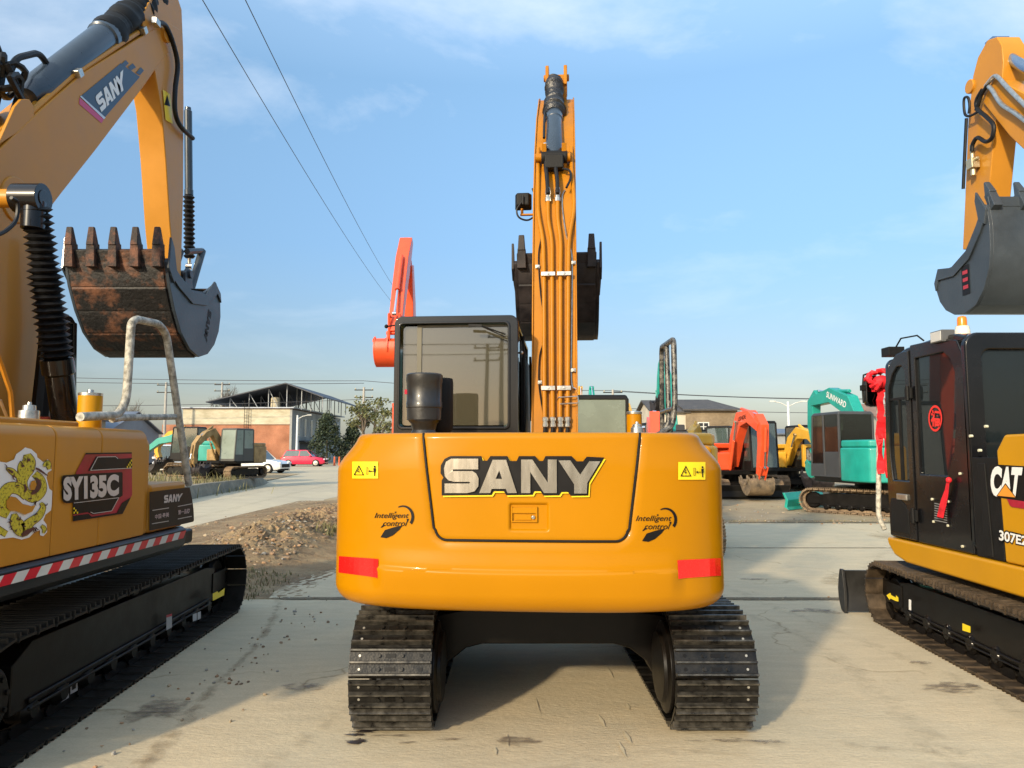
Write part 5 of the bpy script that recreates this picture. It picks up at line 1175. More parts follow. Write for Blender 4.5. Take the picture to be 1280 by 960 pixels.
# boom, arm, bucket
XA = 4.60; xa = XA - OR.x
ap = [(1203, 312), (1206, 250), (1210, 150), (1216, 95), (1222, 72), (1234, 50), (1246, 46), (1252, 56), (1254, 78), (1252, 105), (1243, 165), (1234, 260), (1228, 312)]
b = MB(); b.px_([(v.y, v.z) for v in (PXP(x, y, XA, OR) for x, y in ap)], xa, xa + .22); ao = b.build('arm', OCHRE, rt, bev=.010)
b = MB(); v = [PXP(x, y, XA, OR) for x, y in ((1213, 110), (1215, 96), (1219, 90))]; b.m = 0
c = PXP(1238, 114, XA, OR); b.cyl(c + Vector((.02, 0, 0)), c - Vector((.03, 0, 0)), .06, 16); b.build('pivot_pin', OCHRE, ao, bev=.006); b = MB(); c = PXP(1215, 107, XA, OR); b.cyl(c + Vector((.02, .02, 0)), c + Vector((-.02, .02, 0)), .07, 16); b.build('pivot_pin', OCHRE, ao, bev=.006)
bt = PXP(1243, 112, XA, OR); bpts = [(bt.y + .05, bt.z + .02, .12), (bt.y - .35, bt.z - .42, .19), (bt.y - .95, bt.z - 1.0, .26), (bt.y - 1.35, bt.z - 1.7, .24), (.30, 1.05, .13)]
b = MB(); b.px_(beam_outline(bpts), xa - .03, xa + .25); bo = b.build('boom', OCHRE, rt, bev=.012)
for dz in (.0, .09):
    b = MB(); pts = [PXP(x, y, XA - .06, OR) for x, y in ((1232, 108 - 0), (1241, 97), (1247, 96), (1262, 112), (1300, 150))] if dz == 0 else [PXP(x, y, XA - .07, OR) for x, y in ((1236, 108), (1240, 112), (1252, 130), (1270, 142), (1300, 165))]
    b.tube(smooth_path(pts, 5), .020, 8); b.build('hydraulic_pipe', STEEL, bo)
c0_ = PXP(1247, 63, XA + .10, OR); c1_ = PXP(1300, 96, XA + .10, OR); ah = MB(); ah.cyl(c0_, c1_, .05, 16); ah.obox(c0_, (.16, .12, .22)); ac = ah.build('arm_cylinder_rod', pmat('rod_blue_chrome', (.30, .38, .48), .2, metal=.9), rt)
b = MB(); dd_ = (c1_ - c0_).normalized(); b.cyl(c1_, c1_ + dd_ * 1.4, .085, 18); b.build('arm_cylinder', BLACKP, rt)
for pts, r_ in (([(1234, 107), (1227, 118), (1222, 133), (1220, 138)], .018), ([(1228, 112), (1221, 125), (1222, 136), (1234, 147), (1242, 157), (1240, 172), (1232, 177), (1222, 172), (1216, 180), (1215, 189)], .020), ([(1222, 140), (1212, 145), (1206, 142), (1205, 124), (1210, 122), (1212, 132), (1211, 142)], .013), ([(1208, 148), (1206, 190), (1204, 236)], .016)):
    b = MB(); b.tube(smooth_path([PXP(x, y, XA - .07, OR) for x, y in pts], 5), r_, 8); b.build('hose', RUBBER, ao)
b = MB(); c = PXP(1216, 205, XA - .05, OR); b.obox(c, (.08, .10, .10)); b.cyl(c + Vector((0, 0, .05)), c + Vector((0, 0, .2)), .022, 8); b.cyl(c - Vector((0, 0, .12)), c, .026, 8); b.cyl(c + Vector((0, -.09, .03)), c + Vector((0, .09, .03)), .018, 8); b.build('valve', pmat('valve_brass', (.50, .44, .30), .4, metal=.7), ao, bev=.006)
pv = PXP(1203, 322, XA, OR); pv.z -= .10
brot = radians(-29)
bucket(rt, xa + .16, (pv.y - .02, pv.z - .02), .80, brot, .90, BUCKETD, BUCKETD, BUCKETD, 4, plates=False, tip_mat=BUCKETD)
b = MB(); sqx = xa + .16 - .45 - .03
b.poly([(sqx - .003, *p) for p in ((pv.y - .50, pv.z - .12), (pv.y - .62, pv.z - .12), (pv.y - .62, pv.z - .40), (pv.y - .50, pv.z - .40))]); bs_ = b.build('bucket_sticker', BSTK, rt)
b = MB()
for q in (-.17, -.24, -.31): b.poly([(sqx - .006, *p) for p in ((pv.y - .52, pv.z + q), (pv.y - .60, pv.z + q), (pv.y - .60, pv.z + q - .035), (pv.y - .52, pv.z + q - .035))])
b.build('sticker_print', pmat('dull_red', (.40, .03, .05), .5), bs_)
hyd('bucket_cylinder', rt, PXP(1216, 150, XA + .11, OR) + Vector((0, .02, 0)), PXP(1211, 300, XA + .11, OR) + Vector((0, .02, 0)), .03, .6, BLACKP, rod=BLACKP)
for sd in (-1, 1): hyd('boom_cylinder', rt, (xa + .11 + sd * .21, .75, .85), (xa + .11 + sd * .21, bt.y - 1.1, bt.z - 1.3), .05, .55, BLACKP)

# ribbons tied on the machine: separate things
fl = W(1102, 480, 6.90); rb = empty('ribbon_flower', fl); tag(rb, 'large red cloth flower with hanging tails tied above the mirror of the black cab', 'ribbon')
random.seed(11); b = MB()
for k in range(26):
    a = random.uniform(0, 2 * pi); e = random.uniform(-1, 1); rr_ = .10
    c = Vector((rr_ * cos(a) * sqrt(1 - e * e), rr_ * .7 * sin(a) * sqrt(1 - e * e), rr_ * .62 * e + .03)); t = Vector((random.uniform(-1, 1), random.uniform(-1, 1), random.uniform(-1, 1))).normalized()
    s_ = t.cross(c).normalized() * .045; n_ = c.normalized() * .035
    b.tube([c - s_ * 1.2, c - s_ * .5 + n_, c + s_ * .5 + n_, c + s_ * 1.2], [.008, .022, .022, .008], 6)
b.ball((0, 0, .02), .085, 10, (1, .8, .7)); b.build('bow', REDCLOTH, rb)
b = MB()
for dx, w0, zt, zb_, in ((-.02, .03, -.05, -.50), (.05, .02, -.05, -.45)):
    pts = [Vector((dx + .012 * sin(i * 2.1), .01 * cos(i * 1.7), zt + (zb_ - zt) * i / 9)) for i in range(10)]
    for p_, q_ in zip(pts, pts[1:]): b.hexa([p_ + Vector((-w0, -.005, 0)), p_ + Vector((w0, -.005, 0)), p_ + Vector((w0, .005, 0)), p_ + Vector((-w0, .005, 0)), q_ + Vector((-w0, -.005, 0)), q_ + Vector((w0, -.005, 0)), q_ + Vector((w0, .005, 0)), q_ + Vector((-w0, .005, 0))])
b.build('ribbon_tail', REDCLOTH, rb)
b = MB()
for x0_, x1_, y0_, y1_ in ((-.065, -.012, -.34, -.82), (.0, .060, -.30, -.86)):
    n_ = 8
    for i in range(n_):
        za = y0_ + (y1_ - y0_) * i / n_; zb_ = y0_ + (y1_ - y0_) * (i + 1) / n_; f = .02 * sin(i * 1.3 + x0_ * 20); f2 = .02 * sin((i + 1) * 1.3 + x0_ * 20)
        b.hexa([(x0_, f, za), (x1_, -f, za), (x1_, -f + .008, za), (x0_, f + .008, za), (x0_, f2, zb_), (x1_, -f2, zb_), (x1_, -f2 + .008, zb_), (x0_, f2 + .008, zb_)])
b.build('ribbon_tail', REDCLOTH, rb)
b = MB(); pp = lambda x, y, d_=0: PXP(x, y, XL - .035 + d_, OR) + OR
for (xa_, ya_, xb_, yb2), (xc_, yc_, xd_, yd_) in zip([(1183.5, 599, 1187, 600), (1181, 612, 1186, 613), (1176, 625, 1184, 627), (1173, 637, 1181, 639)], [(1181, 612, 1186, 613), (1176, 625, 1184, 627), (1173, 637, 1181, 639), (1171, 646, 1179, 648)]):
    b.hexa([pp(xc_, yc_), pp(xd_, yd_), pp(xd_, yd_, .012), pp(xc_, yc_, .012), pp(xa_, ya_), pp(xb_, yb2), pp(xb_, yb2, .012), pp(xa_, ya_, .012)])
b.ball(pp(1186, 600), .022, 8)
tag(b.build('ribbon', REDCLOTH, None, bev=.003), 'short red ribbon knotted to the lock on the black panel below the round red sticker', 'ribbon')
# ================================================================== SETTING
SUN_AZ = (.53, .85); SUN_EL = radians(21)
def ground_mat(name, c0, c1, c2, patch=.35, streak=True, crack=0., speck=.8, rough=.9, bump=.30):
    m, nt, b = base_mat(name); L = nt.links.new
    tc = nd(nt, 'ShaderNodeTexCoord')
    def ns(scale, det=8, st=(1, 1, 1), dist=0.):
        mp = nd(nt, 'ShaderNodeMapping'); mp.inputs['Scale'].default_value = st; L(tc.outputs['Object'], mp.inputs[0])
        n = nd(nt, 'ShaderNodeTexNoise'); n.inputs['Scale'].default_value = scale; n.inputs['Detail'].default_value = det; n.inputs['Roughness'].default_value = .65; n.inputs['Distortion'].default_value = dist; L(mp.outputs[0], n.inputs['Vector']); return n.outputs['Fac']
    def ramp(f, a, b_, ca=(0, 0, 0, 1), cb=(1, 1, 1, 1)):
        r = nd(nt, 'ShaderNodeValToRGB'); r.color_ramp.elements[0].position = a; r.color_ramp.elements[1].position = b_; r.color_ramp.elements[0].color = ca; r.color_ramp.elements[1].color = cb; L(f, r.inputs[0]); return r.outputs[0]
    def mix(f, a, b_, mode='MIX', v=None):
        x = nd(nt, 'ShaderNodeMix', data_type='RGBA', blend_type=mode)
        if v is None: L(f, x.inputs['Factor'])
        else: x.inputs['Factor'].default_value = v
        for s_, k in ((a, 'A'), (b_, 'B')):
            i = [q for q in x.inputs if q.name == k and q.type == 'RGBA'][0]
            if isinstance(s_, tuple): i.default_value = (*s_, 1)
            else: L(s_, i)
        return [q for q in x.outputs if q.type == 'RGBA'][0]
    col = mix(ramp(ns(patch, 6, (1, .55, 1), .8), .38, .62), c0, c1)
    col = mix(ramp(ns(.9, 9, (1, 1.6, 1), 1.5), .46, .80), col, c2)
    col = mix(None, col, ramp(ns(7, 8, (.35, 1.6, 1), .4), .30, .72, (.91, .905, .90, 1), (1.06, 1.06, 1.06, 1)), 'MULTIPLY', 1.)
    col = mix(None, col, ramp(ns(90, 4), .3, .7, (.86, .86, .86, 1), (1.08, 1.08, 1.08, 1)), 'MULTIPLY', speck)
    col = mix(None, col, ramp(ns(2.2, 10, (.5, 1.3, 1), 2.), .62, .80, (1, 1, 1, 1), (.80, .76, .70, 1)), 'MULTIPLY', .8)
    if crack:
        vo = nd(nt, 'ShaderNodeTexVoronoi', feature='DISTANCE_TO_EDGE'); vo.inputs['Scale'].default_value = crack
        mp = nd(nt, 'ShaderNodeMapping'); L(tc.outputs['Object'], mp.inputs[0])
        nz = nd(nt, 'ShaderNodeTexNoise'); nz.inputs['Scale'].default_value = 1.7; nz.inputs['Detail'].default_value = 6; L(tc.outputs['Object'], nz.inputs['Vector'])
        ad = nd(nt, 'ShaderNodeMixRGB'); ad.blend_type = 'ADD'; ad.inputs[0].default_value = .8; L(mp.outputs[0], ad.inputs[1]); L(nz.outputs['Color'], ad.inputs[2]); L(ad.outputs[0], vo.inputs['Vector'])
        msk = ramp(ns(.5, 3), .50, .56)
        ln = ramp(vo.outputs['Distance'], .0006, .005, (.62, .58, .52, 1), (1, 1, 1, 1))
        c3 = mix(None, col, ln, 'MULTIPLY', 1.); col = mix(msk, col, c3)
    L(col, b.inputs['Base Color']); b.inputs['Roughness'].default_value = rough; b.inputs['Specular IOR Level'].default_value = .25
    bp = nd(nt, 'ShaderNodeBump'); bp.inputs['Strength'].default_value = bump; bp.inputs['Distance'].default_value = .02
    h = nd(nt, 'ShaderNodeMath', operation='ADD'); L(ns(35, 8, (.6, 1.4, 1)), h.inputs[0]); L(ns(6, 8), h.inputs[1]); L(h.outputs[0], bp.inputs['Height']); L(bp.outputs[0], b.inputs['Normal'])
    return m
CONC = ground_mat('concrete', (.57, .47, .31), (.47, .415, .295), (.60, .495, .325), crack=.28)
ROADM = ground_mat('road_surface', (.55, .465, .32), (.45, .39, .285), (.60, .52, .36), patch=.2)
DIRT = ground_mat('dirt', (.46, .345, .195), (.33, .24, .14), (.50, .40, .25), patch=.5, speck=1., bump=.9)
def decal_mat(name, col, scale, lo, hi, st=(1, 1, 1), rough=.9):
    "stain or loose dirt lying on the slab with its own ragged outline"
    m, nt, b = base_mat(name); L = nt.links.new
    tc = nd(nt, 'ShaderNodeTexCoord'); mp = nd(nt, 'ShaderNodeMapping'); mp.inputs['Scale'].default_value = st; L(tc.outputs['Object'], mp.inputs[0])
    n = nd(nt, 'ShaderNodeTexNoise'); n.inputs['Scale'].default_value = scale; n.inputs['Detail'].default_value = 10; n.inputs['Roughness'].default_value = .7; L(mp.outputs[0], n.inputs['Vector'])
    at = nd(nt, 'ShaderNodeAttribute', attribute_name='edge')
    mu = nd(nt, 'ShaderNodeMath', operation='MULTIPLY'); L(n.outputs['Fac'], mu.inputs[0]); L(at.outputs['Fac'], mu.inputs[1])
    r = nd(nt, 'ShaderNodeMapRange'); r.inputs['From Min'].default_value = lo; r.inputs['From Max'].default_value = hi; L(mu.outputs[0], r.inputs['Value'])
    L(r.outputs[0], b.inputs['Alpha']); b.inputs['Roughness'].default_value = rough; b.inputs['Specular IOR Level'].default_value = .2
    n2 = nd(nt, 'ShaderNodeTexNoise'); n2.inputs['Scale'].default_value = 40; L(tc.outputs['Object'], n2.inputs['Vector'])
    cr = nd(nt, 'ShaderNodeValToRGB'); cr.color_ramp.elements[0].color = (*[c * .6 for c in col], 1); cr.color_ramp.elements[1].color = (*[min(1, c * 1.4) for c in col], 1); L(n2.outputs['Fac'], cr.inputs[0]); L(cr.outputs[0], b.inputs['Base Color'])
    return m
def strip(name, pts, widths, m, z, n=10):
    "ragged strip along ground points; vertex attribute edge fades to the rim"
    cs = smooth_path([Vector((p[0], p[1], 0)) for p in pts], n); M = len(cs)
    bm = bmesh.new(); lay = bm.verts.layers.float.new('edge'); rows = []
    for i, p in enumerate(cs):
        t = (cs[min(M - 1, i + 1)] - cs[max(0, i - 1)]).normalized(); nn = Vector((-t.y, t.x, 0)); f = i / (M - 1) * (len(widths) - 1); k = min(len(widths) - 2, int(f)); w = widths[k] * (1 - f + k) + widths[k + 1] * (f - k)
        row = []
        for j, (a, e) in enumerate(((-1, 0), (-.5, .8), (0, 1), (.5, .8), (1, 0))):
            v = bm.verts.new((p.x + nn.x * a * w, p.y + nn.y * a * w, z)); v[lay] = e * min(1, min(i, M - 1 - i) / 2); row.append(v)
        rows.append(row)
    for a, b_ in zip(rows, rows[1:]):
        for j in range(4): bm.faces.new([a[j], a[j + 1], b_[j + 1], b_[j]])
    me = bpy.data.meshes.new(name); bm.to_mesh(me); bm.free(); me.materials.append(m); o = link(name, me); tag(o, kind='structure'); return o
def sheet(name, pts, m, z, kind='structure'):
    b = MB(); b.poly([(p[0], p[1], z) for p in pts]); o = b.build(name, m, None, smooth=False, recalc=False); tag(o, kind=kind); return o
sheet('ground', [(-900, -300), (900, -300), (900, 1500), (-900, 1500)], DIRT, 0)
def jag(pts, n, amp, seed=0):
    random.seed(seed); out = []
    for a, c in zip(pts, pts[1:] + pts[:1]):
        a, c = Vector(a), Vector(c)
        if (c - a).length > 60: out.append(tuple(a)); continue
        d = (c - a); nn = Vector((-d.y, d.x)).normalized()
        for i in range(n): t = i / n; out.append(tuple(a + d * t + nn * (random.uniform(-amp, amp) if i else 0)))
    return out
sheet('concrete_yard', jag([(-9, -6), (40, -6), (40, 7.98), (-2.75, 7.98), (-3.4, 7.3), (-9, 7.0)], 12, .02, 1), CONC, .006)
sheet('concrete_yard', jag([(-2.55, 8.06), (40, 8.06), (40, 16.3), (2.0, 16.3), (-2.9, 15.5), (-2.95, 12.6)], 12, .04, 2), CONC, .006)
sheet('road', jag([(-30, 7.2), (-3.6, 7.2), (-5.2, 13.5), (-5.7, 18), (-5.9, 26), (-5.0, 40), (0, 60), (0, 140), (-60, 140), (-60, 40)], 8, .12, 3), ROADM, .004)
sheet('yard', jag([(3, 17), (16, 17.2), (34, 17), (50, 60), (60, 100), (0, 100), (0, 60), (-4, 40), (-2, 20)], 8, .2, 4), ground_mat('yard_soil', (.42, .33, .20), (.33, .26, .17), (.48, .38, .24), patch=.3, speck=1., bump=.8), .0035)
SEAM = decal_mat('seam_dirt', (.17, .135, .085), 9, .25, .42)
SEAM2 = decal_mat('seam_dirt_fine', (.20, .165, .115), 14, .28, .45)
GRIT = decal_mat('loose_grit', (.30, .225, .14), 7, .40, .80)
SANDD = decal_mat('drifted_sand', (.52, .43, .28), 2.2, .30, .60, (.6, 1.3, 1))
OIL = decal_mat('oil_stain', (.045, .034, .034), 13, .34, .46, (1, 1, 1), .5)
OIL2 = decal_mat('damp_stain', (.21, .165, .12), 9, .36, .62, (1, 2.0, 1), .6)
strip('slab_joint', [(-2.8, 8.02), (0, 8.03), (3, 8.0), (8, 8.02), (20, 8.0)], [.10, .13, .10, .08], SEAM, .012, 12)
strip('slab_joint', [(-2.8, 12.1), (4, 12.12), (12, 12.1), (24, 12.1)], [.04, .05, .04], SEAM2, .012, 10)
strip('slab_joint', [(1, 16.3), (6, 16.35), (11, 16.3), (22, 16.35)], [.22, .30, .2], SEAM, .013, 12)
strip('dirt_trail', [(-2.45, 8.1), (-2.2, 7.1), (-2.02, 6.0), (-1.95, 5.1), (-1.85, 4.3), (-1.80, 3.5), (-1.75, 2.6)], [.10, .09, .06, .10, .13, .10], GRIT, .013, 10)
strip('dirt_trail', [(-2.7, 7.9), (-2.6, 9), (-2.9, 11), (-3.0, 13)], [.35, .4, .5], GRIT, .014, 8)
strip('drifted_sand', [(3.6, 9.5), (5, 8.6), (7, 8.2), (9, 9)], [.8, 1.0, .6], SANDD, .012, 8)
strip('drifted_sand', [(6, 13.5), (9, 13.6), (13, 13.0)], [1., 1.4, .8], SANDD, .012, 8)
def blot(name, cx, cy, rx, ry, m, z=.013, n=20):
    bm = bmesh.new(); lay = bm.verts.layers.float.new('edge'); c = bm.verts.new((cx, cy, z)); c[lay] = 1; rings = []; jj = [1 + .55 * noise.noise(Vector((cx * 7 + 2.2 * cos(2 * pi * i / n), cy * 7 + 2.2 * sin(2 * pi * i / n), rx))) + random.uniform(-.18, .18) for i in range(n)]
    for k, e in ((.5, .85), (1, 0)):
        r_ = [bm.verts.new((cx + rx * k * jj[i] * cos(2 * pi * i / n), cy + ry * k * jj[i] * sin(2 * pi * i / n), z)) for i in range(n)]
        for v in r_: v[lay] = e
        rings.append(r_)
    for i in range(n): bm.faces.new([c, rings[0][i], rings[0][(i + 1) % n]]); bm.faces.new([rings[0][i], rings[1][i], rings[1][(i + 1) % n], rings[0][(i + 1) % n]])
    me = bpy.data.meshes.new(name); bm.to_mesh(me); bm.free(); me.materials.append(m); tag(link(name, me), kind='structure')
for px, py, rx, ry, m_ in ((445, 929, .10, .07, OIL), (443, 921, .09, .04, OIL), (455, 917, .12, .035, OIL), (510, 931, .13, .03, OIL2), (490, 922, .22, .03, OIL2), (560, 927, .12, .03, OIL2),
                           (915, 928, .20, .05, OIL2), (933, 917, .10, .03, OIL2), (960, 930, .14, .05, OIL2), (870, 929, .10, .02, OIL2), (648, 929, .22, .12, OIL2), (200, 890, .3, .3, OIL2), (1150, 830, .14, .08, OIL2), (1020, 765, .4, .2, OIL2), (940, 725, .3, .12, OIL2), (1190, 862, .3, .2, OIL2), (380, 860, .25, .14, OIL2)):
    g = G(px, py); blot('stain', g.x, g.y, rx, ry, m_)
SCUFF = decal_mat('tyre_scuff', (.26, .215, .15), 6, .42, 1.6, (1, 1, 1))
for k_, (pts_, w_) in enumerate((([(-1.6, 2.6), (-1.1, 4.2), (-.9, 6.0), (-1.2, 7.9)], .16), ([(1.9, 2.8), (2.3, 4.6), (2.4, 6.4), (2.0, 8.0), (1.6, 11)], .20), ([(2.9, 2.9), (3.0, 5.2), (2.7, 7.0), (2.3, 9.5), (2.2, 13)], .18), ([(-.6, 3.2), (.4, 3.9), (1.6, 4.1), (3.0, 3.8)], .14), ([(4, 9), (6, 12), (9, 15)], .3), ([(-7, 14), (-7.4, 20), (-8.0, 30), (-9, 50)], .35), ([(-8.8, 14), (-9.0, 20), (-9.4, 30), (-10.5, 50)], .35))):
    strip('tyre_scuff', pts_, [w_, w_], SCUFF, .0125 + .0006 * k_, 10)
# pale scrape marks pressed into the slab
b = MB()
for (x0, y0), (x1, y1), w in (((757, 832), (767, 848), .012), ((747, 892), (757, 909), .012), ((779, 912), (790, 930), .012), ((773, 926), (783, 947), .010), ((633, 916), (635, 934), .010), ((618, 933), (620, 944), .010), ((783, 878), (787, 888), .010), ((590, 851), (598, 858), .014), ((668, 868), (676, 896), .004), ((584, 857), (591, 853), .01)):
    a, c = G(x0, y0, .012), G(x1, y1, .012); n_ = (c - a).cross(Vector((0, 0, 1))).normalized() * w; m_ = a.lerp(c, .5)
    b.poly([a, m_ - n_, c, m_ + n_])
tag(b.build('scrape_marks', pmat('pale_scrape', (.56, .48, .32), .9, var=.1), None, smooth=False, recalc=False), kind='structure')

# raised yard with its rough kerb wall
kerbm = ground_mat('kerb_concrete', (.30, .27, .21), (.20, .185, .15), (.36, .32, .25), patch=1.5, bump=.9)
kp = [(-9.6, 19.5), (-10.1, 23), (-10.4, 25), (-10.65, 28), (-10.85, 31), (-11.2, 34), (-11.9, 36.8)]
b = MB(); hts = [.42, .42, .42, .40, .38, .33, .05]; random.seed(2)
top, bot, inn = [], [], []
for i in range((len(kp) - 1) * 8 + 1):
    f = i / 8; k = min(len(kp) - 2, int(f)); t = f - k; p = Vector(kp[k]).lerp(Vector(kp[k + 1]), t); h = hts[k] * (1 - t) + hts[k + 1] * t
    r_ = .05 * noise.noise(Vector((f * 2.3, 0, 0))); r2 = .06 * noise.noise(Vector((f * 3.1, 5, 0)))
    bot.append(b.bm.verts.new((p.x + .10 + r2, p.y, 0))); top.append(b.bm.verts.new((p.x + r_, p.y, max(.03, h + r_ * .5)))); inn.append(b.bm.verts.new((p.x - .3, p.y + .05, max(.02, h - .01))))
for i in range(len(bot) - 1): b._f([bot[i], bot[i + 1], top[i + 1], top[i]]); b._f([top[i], top[i + 1], inn[i + 1], inn[i]])
tag(b.build('kerb_wall', kerbm, None, recalc=False), kind='structure')
b = MB(); b.poly([(x - .28, y + .05, max(.02, h - .012)) for (x, y), h in zip(kp, hts)] + [(-14, 50, .02), (-60, 60, .3), (-60, 15, .38)]); b.poly([(-60, 15, .38), (-60, 15, 0), (-9.9, 19.55, 0), (-9.9, 19.55, .4)][::-1])
bmesh.ops.triangulate(b.bm, faces=b.bm.faces); tag(b.build('raised_yard', DIRT, None, smooth=False), kind='structure')

# rubble bank
random.seed(21); stones = MB(); smats = [pmat('stone_pale', (.40, .31, .20), .9, var=.2), pmat('stone_brick', (.36, .22, .12), .9, var=.3), pmat('stone_brown', (.24, .17, .11), .9, var=.3), pmat('stone_grey', (.30, .28, .24), .9, var=.2)]
def stone(mb, c, r):
    bm2 = bmesh.new(); bmesh.ops.create_icosphere(bm2, subdivisions=1, radius=1)
    M = Matrix.Translation(c) @ Matrix.Rotation(random.uniform(0, 6.3), 4, 'Z') @ Matrix.Rotation(random.uniform(-.6, .6), 4, 'X') @ Matrix.Diagonal((r * random.uniform(.8, 1.5), r * random.uniform(.6, 1.1), r * random.uniform(.4, .8), 1))
    for v in bm2.verts: v.co *= random.uniform(.75, 1.15)
    bmesh.ops.transform(bm2, matrix=M, verts=bm2.verts); me = bpy.data.meshes.new('x'); 
    for f in bm2.faces: f.material_index = mb.m
    bm2.to_mesh(me); bm2.free(); mb.bm.from_mesh(me); bpy.data.meshes.remove(me)
def heap_h(x, y):
    h = 0
    for cx_, cy_, rx, ry, hh in ((-3.75, 11.9, .75, 1.5, .30), (-3.9, 14.5, 1.0, 2.6, .28), (-4.3, 18.5, 1.1, 3.2, .18), (-3.6, 10.0, .6, 1.2, .10)):
        d = ((x - cx_) / rx) ** 2 + ((y - cy_) / ry) ** 2; h += hh * math.exp(-d)
    return h * (1 + .25 * noise.noise(Vector((x * 3, y * 3, 0))))
b = MB(); nx, ny = 110, 300; gr = []
for j in range(ny + 1):
    gr.append([b.bm.verts.new((-6.6 + 4.4 * i / nx, 8.0 + 15.5 * j / ny, heap_h(-6.6 + 4.4 * i / nx, 8.0 + 15.5 * j / ny) + (.012 + .22 * heap_h(-6.6 + 4.4 * i / nx, 8.0 + 15.5 * j / ny)) * noise.noise(Vector((i * .9, j * .9, 3))) + (.004 if 0 < i < nx and 0 < j < ny else -.03))) for i in range(nx + 1)])
for j in range(ny):
    for i in range(nx): b._f([gr[j][i], gr[j][i + 1], gr[j + 1][i + 1], gr[j + 1][i]])
tag(b.build('dirt_bank', ground_mat('bank_soil', (.33, .225, .12), (.20, .135, .075), (.44, .335, .19), patch=1.2, speck=1., bump=1.2), None, recalc=False), kind='structure')
for i in range(1700):
    cx_, cy_, sx_, sy_ = random.choice(((-3.75, 11.9, .5, 1.0), (-3.85, 14, .6, 1.8), (-3.9, 15.5, .8, 2.4), (-4.3, 18, .8, 2.5), (-3.5, 10.3, .5, 1.0), (-4.6, 14, 1.0, 3)))
    x, y = random.gauss(cx_, sx_), random.gauss(cy_, sy_)
    if x > -2.95 or y < 8.2: continue
    stones.m = random.choices(range(4), (3, 5, 6, 1))[0]; r = random.choice((.012, .012, .015, .02, .02, .03, .03, .045)) * random.uniform(.7, 1.2)
    stone(stones, (x, y, heap_h(x, y) + r * .25), r)
tag(stones.build('rubble', smats, None, smooth=False, recalc=False), kind='stuff')
random.seed(4); stones = MB()
for i in range(420):
    a = random.random()
    if a < .35: x, y = random.uniform(3, 14), random.gauss(16.6, .35)
    elif a < .55: x, y = random.uniform(-2.6, 6), random.gauss(8.03, .06)
    elif a < .8: x, y = random.uniform(3, 14), random.uniform(17, 22)
    else: x = random.gauss(-1.95, .2); y = random.uniform(3.4, 7.5)
    stones.m = random.randrange(4); stone(stones, (x, y, .012), random.uniform(.006, .016) * (1 if y < 9 else 2.2))
tag(stones.build('gravel', smats, None, smooth=False, recalc=False), kind='stuff')
GRASS = pmat('dry_grass', (.16, .15, .06), .8, var=.3, scale=8, col2=(.26, .23, .10))
random.seed(9); b = MB()
def blade_(x, y, z, h, w=.008):
    a = random.uniform(0, 6.3); l = random.uniform(.2, .8) * h; d = Vector((cos(a), sin(a), 0)); s_ = Vector((-d.y, d.x, 0)) * w
    p = Vector((x, y, z)); b.quad(p - s_, p + s_, p + s_ * .6 + d * l * .4 + Vector((0, 0, h * .6)), p - s_ * .6 + d * l * .4 + Vector((0, 0, h * .6))); b.poly([p - s_ * .6 + d * l * .4 + Vector((0, 0, h * .6)), p + s_ * .6 + d * l * .4 + Vector((0, 0, h * .6)), p + d * l + Vector((0, 0, h * .9))])
for i in range(2300):
    a = random.random()
    if a < .22: t = random.random(); x = -2.72 - .9 * t + random.gauss(0, .10); y = 7.9 + 1.6 * random.random(); h = .06
    elif a < .30: x, y, h = random.gauss(-3.05, .10), random.gauss(12.9, .3), .13
    elif a < .7: x, y, h = random.gauss(-10.9, .25), random.uniform(21, 31), .2; 
    elif a < .85: x, y, h = random.gauss(-14, 1.6), random.gauss(28, 1.2), .4
    else: x, y, h = random.uniform(4, 13), random.gauss(16.55, .12), .05
    z = heap_h(x, y) if y < 20 and x < -2 else (.38 if x < -10.9 else .0)
    blade_(x, y, z, h * random.uniform(.5, 1.3), .005 + h * .03)
tag(b.build('grass', GRASS, None, smooth=False, recalc=False), kind='stuff')

# ------------------------------------------------------------------ middle-distance machines
HB = [(.35, 1.1, .13), (.5, 2.4, .19), (.60, 3.5, .20), (.75, 4.5, .16), (.98, 5.25, .11)]
HA = [(.92, 5.78, .08), (1.25, 5.25, .16), (1.6, 4.6, .13), (2.0, 3.72, .08)]
far_excavator('excavator', (-1.88, 15.8, 0), radians(178), RAMB, 'red orange excavator rising behind the middle machine cab with its boom straight up', boom=HB, arm=HA, brot=.1, track_rot=radians(0), blade=BLACKM, bmat=RAMB)
far_excavator('excavator', (9.05, 19.0, 0), radians(6), TEAL, 'teal excavator with white boom lettering and grey cab, left of the black cab', boom=[(.35, 1.1, .13), (.8, 2.1, .22), (1.3, 2.80, .27), (2.1, 3.10, .21), (3.15, 2.98, .13)], arm=[(2.9, 3.25, .09), (3.2, 2.95, .17), (3.26, 2.3, .15), (3.05, 1.35, .08)], track_rot=radians(38), blade=TEAL, cabm=pmat('cab_grey_far', (.05, .05, .052), .5), word=('SUNWARD', WHITE, 2, .17, 1.05), bmat=TEAL, gm=GLASS)
far_excavator('excavator', (7.55, 25.6, 0), radians(-174), RAMB, 'red orange excavator facing the camera with its bucket resting on the ground', boom=[(.35, 1.05, .14), (.75, 1.95, .24), (1.2, 2.55, .27), (1.9, 2.62, .20), (2.65, 2.25, .13)], arm=[(2.45, 2.62, .09), (2.72, 2.28, .17), (2.72, 1.75, .14), (2.5, .80, .09)], brot=radians(10), track_rot=radians(-3), blade=BLACKM, word=('LISHIDE', BLACKM, 2, .13, .6), bmat=pmat('bucket_muddy', (.13, .10, .07), .8, var=.4, scale=5, col2=(.28, .2, .12)))
